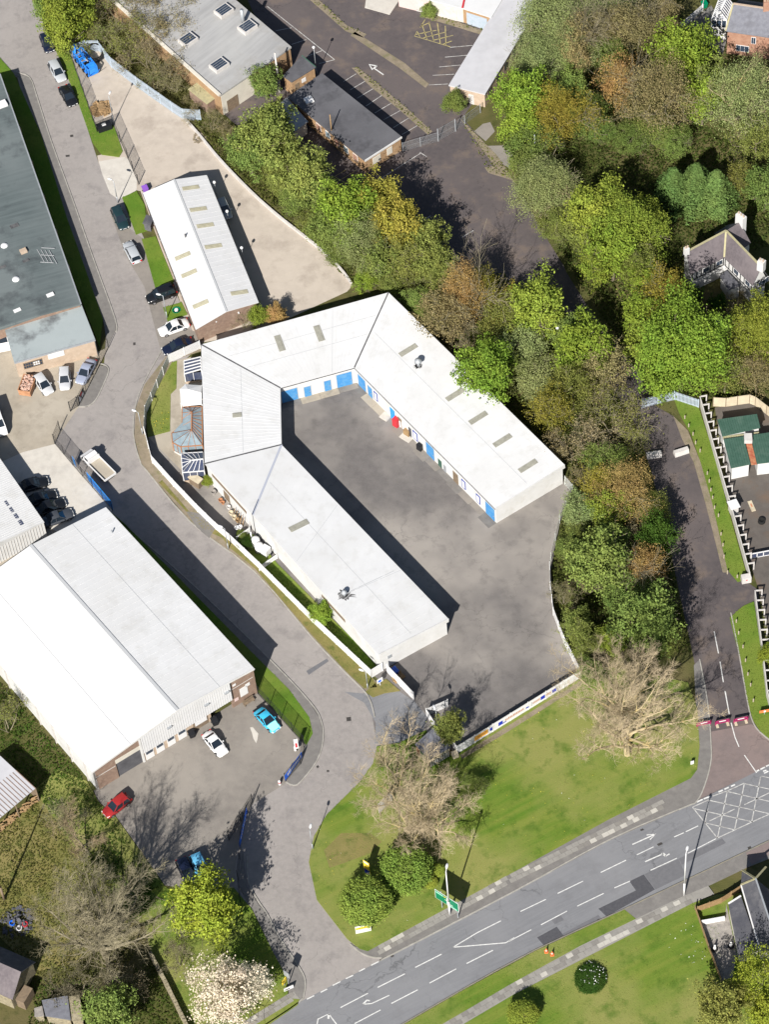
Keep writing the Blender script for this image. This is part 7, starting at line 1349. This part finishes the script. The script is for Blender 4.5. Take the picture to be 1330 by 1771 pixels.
# upper right wood
ups = ((960, 35, 58, 'willow', 'pale'), (1010, 15, 56, 'willow', 'pale'), (1050, 5, 44, 'willow', 'pale'), (935, 110, 48, 'willow', 'pale'), (905, 170, 44, 'green', 'bright'), (985, 90, 48, 'willow', 'pale'), (895, 215, 34, 'green', 'bright'), (1000, 65, 34, 'birch', 'brown'), (1035, 55, 30, 'birch', 'brown'), (1075, 45, 34, 'birch', 'brown'), (1115, 55, 36, 'birch', 'brown'), (1150, 30, 32, 'birch', 'brown'), (1068, 140, 40, 'birch', 'orange'), (995, 95, 34, 'birch', 'brown'), (1140, 165, 56, 'loose', 'brown'), (1130, 215, 38, 'willow', 'olive'), (1180, 92, 46, 'maple', 'bright'), (1045, 85, 34, 'willow', 'mid'), (985, 150, 30, 'green', 'mid'), (965, 200, 46, 'loose', 'gold'), (935, 165, 34, 'willow', 'pale'), (920, 245, 40, 'willow', 'mid'), (1010, 195, 36, 'willow', 'mid'), (1040, 225, 26, 'willow', 'mid'), (1095, 240, 30, 'willow', 'mid'), (1165, 245, 30, 'willow', 'mid'), (1285, 172, 56, 'loose', 'pale'), (1240, 155, 40, 'loose', 'olive'), (1325, 150, 38, 'loose', 'pale'), (1215, 175, 36, 'green', 'bright'), (1310, 240, 34, 'loose', 'olive'), (1325, 325, 34, 'green', 'mid'), (1280, 310, 26, 'loose', 'olive'), (940, 325, 52, 'willow', 'pale'), (975, 345, 44, 'scrub', 'tan'), (1000, 390, 40, 'willow', 'olive'), (1035, 370, 48, 'maple', 'lime'), (1085, 400, 52, 'maple', 'lime'), (1060, 430, 48, 'maple', 'bright'), (1115, 385, 36, 'maple', 'lime'), (1040, 450, 40, 'loose', 'lime'), (1100, 460, 36, 'loose', 'olive'), (1120, 490, 30, 'maple', 'bright'), (1155, 515, 40, 'loose', 'gold'), (1110, 545, 34, 'green', 'bright'), (1180, 600, 72, 'maple', 'bright'), (1130, 600, 40, 'maple', 'lime'), (1300, 585, 52, 'loose', 'lime'), (1325, 555, 36, 'maple', 'lime'), (1255, 640, 36, 'loose', 'olive'), (1240, 600, 30, 'loose', 'lime'), (1150, 650, 30, 'green', 'bright'), (1310, 645, 34, 'loose', 'brown'), (1200, 512, 17, 'green', 'dark'), (1240, 525, 16, 'green', 'dark'), (1265, 515, 18, 'scrub', 'brown'), (1295, 545, 18, 'scrub', 'brown'), (1060, 20, 30, 'scrub', 'brown'), (960, 390, 30, 'willow', 'olive'), (1130, 560, 26, 'loose', 'gold'), (905, 285, 24, 'green', 'mid'))
UL = {'pale': 'pale grey green willow in the upper wood', 'bright': 'bright green leafy tree in the upper wood', 'brown': 'brown thinly leafed tree in the upper wood', 'orange': 'orange brown birch in the upper wood', 'olive': 'olive loosely leafed tree in the upper wood', 'mid': 'mid green shrubby tree in the upper wood', 'gold': 'golden half leafed tree in the upper wood', 'lime': 'lime green full leafed tree in the upper wood', 'tan': 'tan leafless shrub tree in the upper wood', 'dark': 'dark green shrub in front of the white timber framed house'}
for x, y, rr, kd, c in ups: tree(kd, (x, y), rr, c, lab(UL[c], (x, y), rr) if c != 'dark' else UL[c], W_UP if c != 'dark' else 'shrubs before the white house')
for x, y, rr in ((1165, 325, 44), (1203, 322, 50), (1238, 330, 46)): tree('conifer', (x, y), rr, 'conif', 'tall green conifer between its two neighbours above the white house' if x == 1203 else 'outer green conifer of the three above the white house', 'conifers by the white house', .62)
tree('dense', (785, 177), 18, 'mid', 'small green bush at the corner of the strip building'); tree('dense', (742, 20), 13, 'mid', 'small green bush at the foot of the garage row')
# front lawn and south
tree('bush', (703, 1502), 45, 'bush', 'round clipped green bush nearer the bare tree'); tree('bush', (633, 1558), 46, 'bush', 'round clipped green bush with the sign at its foot'); tree('green', (779, 1258), 27, 'olive', 'small olive tree standing over the entrance hut'); tree('willow', (818, 1362), 22, 'mid', 'low soft green shrub alone on the front lawn'); tree('bush', (757, 1505), 13, 'lime', 'low yellow green hedge plant beside the direction sign'); tree('bush', (745, 1525), 12, 'lime', 'low yellow green groundcover plant under the round bush'); tree('scrub', (738, 1480), 18, 'brown', 'dark twiggy shrub behind the round bush'); tree('dense', (556, 1060), 18, 'bright', 'bright green shrub growing in the strip lawn'); tree('bush', (418, 926), 10, 'mid', 'low clipped hedge plant inside the white lattice fence'); tree('willow', (425, 940), 12, 'dark', 'dark planting beside the white flagpole'); tree('dense', (360, 832), 9, 'lime', 'climbing plant on the workshop corner')
tree('dense', (353, 1568), 52, 'yolk', 'yellow green young leafed tree over the parked blue cars', hs=1.15); tree('blossom', (388, 1715), 62, 'white', 'white blossom tree at the road junction'); tree('blossom', (435, 1700), 34, 'white', 'smaller white blossom limb tree beside the big blossom tree'); tree('green', (190, 1752), 44, 'mid', 'green leafy bush behind the stone outhouse'); tree('scrub', (135, 1700), 44, 'bare', 'leafless hawthorn shrub beside the stone outhouse'); tree('scrub', (8, 1240), 40, 'olive', 'leafless olive shrub tree at the left corner of the warehouse'); tree('scrub', (215, 1710), 38, 'bare', 'leafless shrub along the old stone garden wall'); tree('scrub', (310, 1650), 34, 'bare', 'bare low branching shrub on the cottage lawn'); tree('scrub', (108, 1400), 30, 'tan', 'leafless leaning shrub beside the barn'); tree('willow', (150, 1530), 34, 'olive', 'rough bramble bush at the edge of the dry garden grass'); tree('willow', (235, 1560), 26, 'dark', 'dark ivy shrub on the bank above the garden'); tree('loose', (1312, 1685), 46, 'yolk', 'yellow leafed tree beside the bungalow'); tree('green', (1250, 1740), 44, 'olive', 'dark olive tree below the patio'); tree('green', (1325, 1750), 36, 'yolk', 'yellow green tree at the lower corner of the bungalow garden'); tree('dense', (1326, 1132), 16, 'yolk', 'small yellow bush poking over the board fence'); tree('bush', (905, 1753), 27, 'lime', 'round yellow green bush in the roadside garden'); tree('bush', (1021, 1692), 30, 'dark', 'oval flower bed shrub dotted with white flowers', hs=.35)
# big bare trees: trunk, arching limbs, side branches, twig fans
def bare_tree(label, base_px, H_, R_, r, seed, stems=1, limbs=8, mat_='bark_tan', col=(.37, .3, .195), group=None, dens=1.0, lean=(0, 0), low=.16):
    rs = np.random.RandomState(seed); g = P(base_px); t = thing('bare_tree', label, 'tree', (g.x, g.y, .05), 0, group); big = []; fine = []
    def poly(p, d, L, n, r0, r1, wob, lift, store):
        pts = [p]; rad = [r0]
        for i in range(n):
            d = d+rs.normal(size=3)*wob+np.array([0, 0, lift]); d = d/np.linalg.norm(d); q = p+d*L/n; ra = r0+(r1-r0)*i/n; rb = r0+(r1-r0)*(i+1)/n; store.append((p, q, ra, rb)); p = q; pts.append((p)); rad.append(rb)
        return pts, rad, d
    def side(d, spread):
        a = rs.normal(size=3); a = a-d*(a@d); a /= np.linalg.norm(a); v = d*(1-spread*.5)+a*spread+np.array([0, 0, .12]); return v/np.linalg.norm(v)
    for k in range(stems):
        a0 = k*6.28/stems+rs.rand(); o_ = np.array([math.cos(a0), math.sin(a0), 0])*(0 if stems == 1 else r*2.0); d0 = np.array([lean[0]+(math.cos(a0)*.22 if stems > 1 else 0), lean[1]+(math.sin(a0)*.22 if stems > 1 else 0), 1.0]); d0 /= np.linalg.norm(d0)
        tp, tr_, dd = poly(o_+np.array([0, 0, -.2]), d0, H_*.62, 7, r, r*.38, .05, 0, big)
        for j in range(limbs):
            f = low+(1-low)*(j+rs.rand()*.6)/limbs; i = min(6, int(f*7)); p = tp[i]+(tp[i+1]-tp[i])*rs.rand(); az = j*2.4+rs.rand()*.7+seed; el = .5+.7*f+rs.uniform(-.15, .15); L = (R_/max(.35, math.cos(el)))*rs.uniform(.75, 1.0); L = min(L, H_*.62)
            d = np.array([math.cos(az)*math.cos(el), math.sin(az)*math.cos(el), math.sin(el)]); lr = r*(.6-.24*f)
            lp_, lrad, _ = poly(p, d, L, 7, lr, .03, .13, .05, big)
            for i2 in range(1, 8):
                base = lp_[i2]; dl = lp_[i2]-lp_[i2-1]; dl /= np.linalg.norm(dl)
                for _k in range(2 if i2 < 4 else 3):
                    L2 = L*rs.uniform(.2, .36)*(1.15-i2*.06); sp, sr, _ = poly(base, side(dl, .75), L2, 4, max(.022, lrad[i2]*.5), .014, .18, .06, big if lrad[i2] > .05 else fine)
                    for i3 in range(1, 5):
                        ds = sp[i3]-sp[i3-1]; ds /= np.linalg.norm(ds)
                        for _m in range(rs.poisson(2.2*dens)):
                            L3 = rs.uniform(.5, 1.3); tw, _r, _d = poly(sp[i3], side(ds, .7), L3, 2, .0115, .008, .2, .08, fine)
                            for _n in range(rs.poisson(1.6*dens)): poly(tw[1], side(_d, .7), L3*.6, 1, .008, .006, .15, .05, fine)
    link('trunk', segs_mesh('trunk', big, mat_), t); tw = link('twigs', segs_mesh('twigs', fine, 'twig'), t); tw.color = (*col, 1); return len(big)+len(fine)
N_ = [bare_tree('huge pale bare tree at the right end of the front lawn', (1085, 1305), 18.0, 9.6, .46, 3, 1, 22, dens=1.7),
      bare_tree('tallest pale bare tree on the front lawn behind the round bushes', (735, 1452), 14.5, 5.4, .28, 8, 1, 12, dens=1.1), bare_tree('leaning pale bare tree beside the tallest one on the front lawn', (758, 1450), 11.0, 5.0, .2, 9, 1, 10, dens=1.3, lean=(.3, 0)), bare_tree('slim pale bare tree near the tilted notice board', (705, 1425), 12.5, 5.0, .2, 12, 1, 9, dens=1.1, lean=(-.25, .1)),
      bare_tree('broad grey bare tree spreading over the dry cottage garden', (184, 1655), 16.5, 11.5, .5, 17, 1, 22, 'bark_grey', (.25, .22, .14), dens=1.4, low=.12),
      bare_tree('bare pale stemmed tree rising beside the brick house', (1285, 235), 13, 5.0, .28, 23, 2, 7, 'bark_tan', (.22, .21, .1), dens=.7), bare_tree('bare leaning tree beside the corrugated barn', (155, 1475), 8, 3.0, .14, 29, 1, 6, 'bark_grey', (.26, .2, .12), dens=.8, lean=(-.7, .5)),
      bare_tree('twin stemmed bare tree leaning over the entrance hut', (690, 1345), 13.5, 3.0, .16, 31, 2, 4, 'bark_tan', (.36, .29, .19), dens=.6)]
# ---------------------------------------------------------------- ground cover
from mathutils.geometry import tessellate_polygon
def scatter(px, dens):
    q = PS(px); tri_ = tessellate_polygon([q]); pts = []
    for a, b, c in tri_:
        A, B, C = q[a], q[b], q[c]; ar = (B-A).cross(C-A).length/2; n = RS.poisson(ar*dens)
        if n == 0: continue
        u = RS.rand(n, 2); f = u.sum(1) > 1; u[f] = 1-u[f]; pts.append(np.array(A)+u[:, :1]*np.array(B-A)+u[:, 1:]*np.array(C-A))
    return np.concatenate(pts) if pts else np.zeros((0, 3))
def cover(name, label, px, dens, hgt, size, col, m='leaf', z=.05, clump=.35):
    C = scatter(px, dens); n = len(C); k = np.sin(C[:, 0]*clump*2.1+1)*np.sin(C[:, 1]*clump*1.7+.3)+.6*np.sin(C[:, 0]*clump*4.3+C[:, 1]*clump*3.7); hh = np.clip(.55+.45*k, .12, 1.2)*hgt; C[:, 2] = z+hh*RS.rand(n)**.6; N = RS.normal(size=(n, 3))*(.42 if hgt > .1 else .3)+np.array([0, 0, 1.0]); o = link(name, quads(name, C, N, size, m)); tag(o, label, None, kind='stuff'); o.color = (*col, 1); return o
cover('undergrowth', 'tangled undergrowth on the floor of the wood beside the workshop', [(690, 515), (810, 470), (870, 480), (980, 590), (1060, 670), (1120, 800), (1160, 960), (1195, 1130), (1030, 1120), (1000, 1140), (962, 1060), (955, 985), (972, 900), (992, 845), (985, 815)], 21, 1.0, .32, (.06, .075, .018))
cover('undergrowth', 'tangled undergrowth on the floor of the upper wood', [(860, 240), (960, -40), (1180, -40), (1180, 60), (1260, 100), (1345, 110), (1345, 420), (1180, 480), (1190, 560), (1345, 560), (1345, 680), (1230, 690), (1120, 680), (1050, 560), (1000, 490), (955, 410), (905, 330)], 15, .9, .34, (.06, .08, .02))
cover('undergrowth', 'tangled undergrowth in the strip above the compound wall', [(330, 205), (380, 210), (470, 250), (560, 330), (640, 380), (740, 440), (800, 470), (690, 510), (610, 495), (520, 400), (450, 345), (372, 265)], 24, .9, .3, (.075, .085, .022))
cover('undergrowth', 'brown tangled undergrowth behind the palisade fence', [(130, 85), (150, -20), (340, -20), (380, 165), (330, 200), (290, 185), (230, 140), (190, 110), (175, 80)], 21, .8, .28, (.075, .075, .025))
cover('undergrowth', 'rough dry growth over the cottage garden and bank', [(-20, 1440), (60, 1385), (160, 1480), (215, 1560), (240, 1640), (200, 1700), (60, 1690), (-20, 1600)], 27, .4, .2, (.1, .105, .028)); cover('undergrowth', 'green rough growth down the bank beside the warehouse', [(0, 1180), (140, 1340), (172, 1390), (280, 1530), (230, 1570), (100, 1430), (60, 1360), (0, 1300)], 21, .5, .24, (.05, .085, .015)); cover('undergrowth', 'rough garden growth behind the stone outhouse', [(50, 1690), (200, 1700), (262, 1660), (320, 1780), (40, 1790), (60, 1740)], 21, .5, .24, (.05, .075, .015))
G_ = (.1, .145, .022)
for lb, px, d_, s_, c in (('short mown grass of the front lawn', tri, 9, .16, (.115, .15, .024)), ('rough grass along the white fence strip', FS, 14, .16, (.13, .12, .04)), ('mown grass of the roadside garden', [(1198, 1561), (1240, 1548), (1250, 1700), (1330, 1771), (820, 1771), (890, 1720), (1015, 1656), (1117, 1604)], 8, .15, (.1, .14, .022)), ('grass on the verge beside the closed road', RV1, 10, .15, (.085, .16, .02)), ('grass on the lower verge beside the closed road', RV2, 10, .15, (.085, .16, .02)), ('shaded verge grass beside the green factory', lawn_l, 8, .15, (.07, .12, .02)), ('long grass of the narrow lawn behind the white fence', [(474, 980), (655, 1150), (643, 1165), (541, 1069), (455, 984)], 22, .22, (.08, .13, .02)), ('verge grass between main road and slab path', [(1080, 1574), (1098, 1588), (1005, 1633), (890, 1696), (758, 1771), (700, 1771), (800, 1712), (927, 1643)], 8, .14, (.085, .14, .02)), ('cottage lawn grass around the yellow green tree', [(300, 1545), (405, 1537), (436, 1574), (470, 1642), (496, 1692), (496, 1720), (430, 1758), (330, 1780), (262, 1655)], 8, .16, (.09, .13, .02)), ('hedge verge grass along the compound fence', [(97, 87), (120, 99), (166, 228), (194, 218), (210, 262), (178, 266), (160, 246), (132, 168)], 12, .16, (.1, .16, .02)), ('display lawn grass inside the white pale fence', [(294, 630), (304, 626), (304, 672), (294, 682), (293, 744), (257, 755), (255, 718), (273, 673)], 9, .14, (.11, .15, .02)), ('grass strip beside the warehouse wall', warehouse_verge, 8, .15, (.08, .13, .02))):
    cover('grass', lb, px, d_*2.4, .03, s_*.75, c, 'dry_grass' if 'rough' in lb else ('lawn_fresh' if c[0] < .09 else 'lawn'), .152)
for k, q in enumerate(([(211, 342), (236, 331), (250, 355), (255, 399), (235, 406)], [(245, 414), (269, 409), (301, 487), (269, 500)], [(282, 532), (314, 523), (324, 544), (290, 556)])): cover('grass', ['grass on the first plot by the gabled unit', 'grass on the long plot by the gabled unit', 'grass on the smallest plot by the gabled unit'][k], q, 22, .04, .12, (.1, .165, .02), 'lawn_fresh', .12)
for lb, px, d_, c, s_ in (('white daisies and litter specks over the front lawn', tri, .04, (.7, .7, .65), .1), ('dandelions scattered over the front lawn', tri, .2, (.5, .44, .06), .1), ('white flowers in the oval bed', [(1000, 1680), (1020, 1668), (1045, 1680), (1050, 1700), (1030, 1712), (1005, 1708)], 5, (.75, .75, .72), .13), ('white flowers on the roadside garden lawn', [(1140, 1620), (1190, 1590), (1215, 1620), (1220, 1660), (1170, 1680), (1150, 1660)], .8, (.75, .75, .7), .13), ('dandelions on the display lawn', [(262, 715), (292, 715), (292, 745), (258, 752)], 2.0, (.6, .5, .06), .14)):
    cover('wild_flowers', lb, px, d_, .1, s_, c, 'leaf', .22 if 'oval' not in lb else 1.35)
for q in ([(535, 0), (545, -5), (600, 45), (634, 60), (598, 55)], [(608, 118), (620, 118), (700, 185), (748, 228), (740, 234), (690, 190)], [(795, 205), (806, 215), (860, 270), (905, 335), (885, 312), (845, 300)], [(745, 25), (790, 38), (845, 58), (780, 45), (735, 32)]): cover('weeds', 'weeds growing along the broken islands of the old car park', q, 10, .35, .22, (.12, .14, .03))
print('bare segs', N_, 'trees', NT[0])
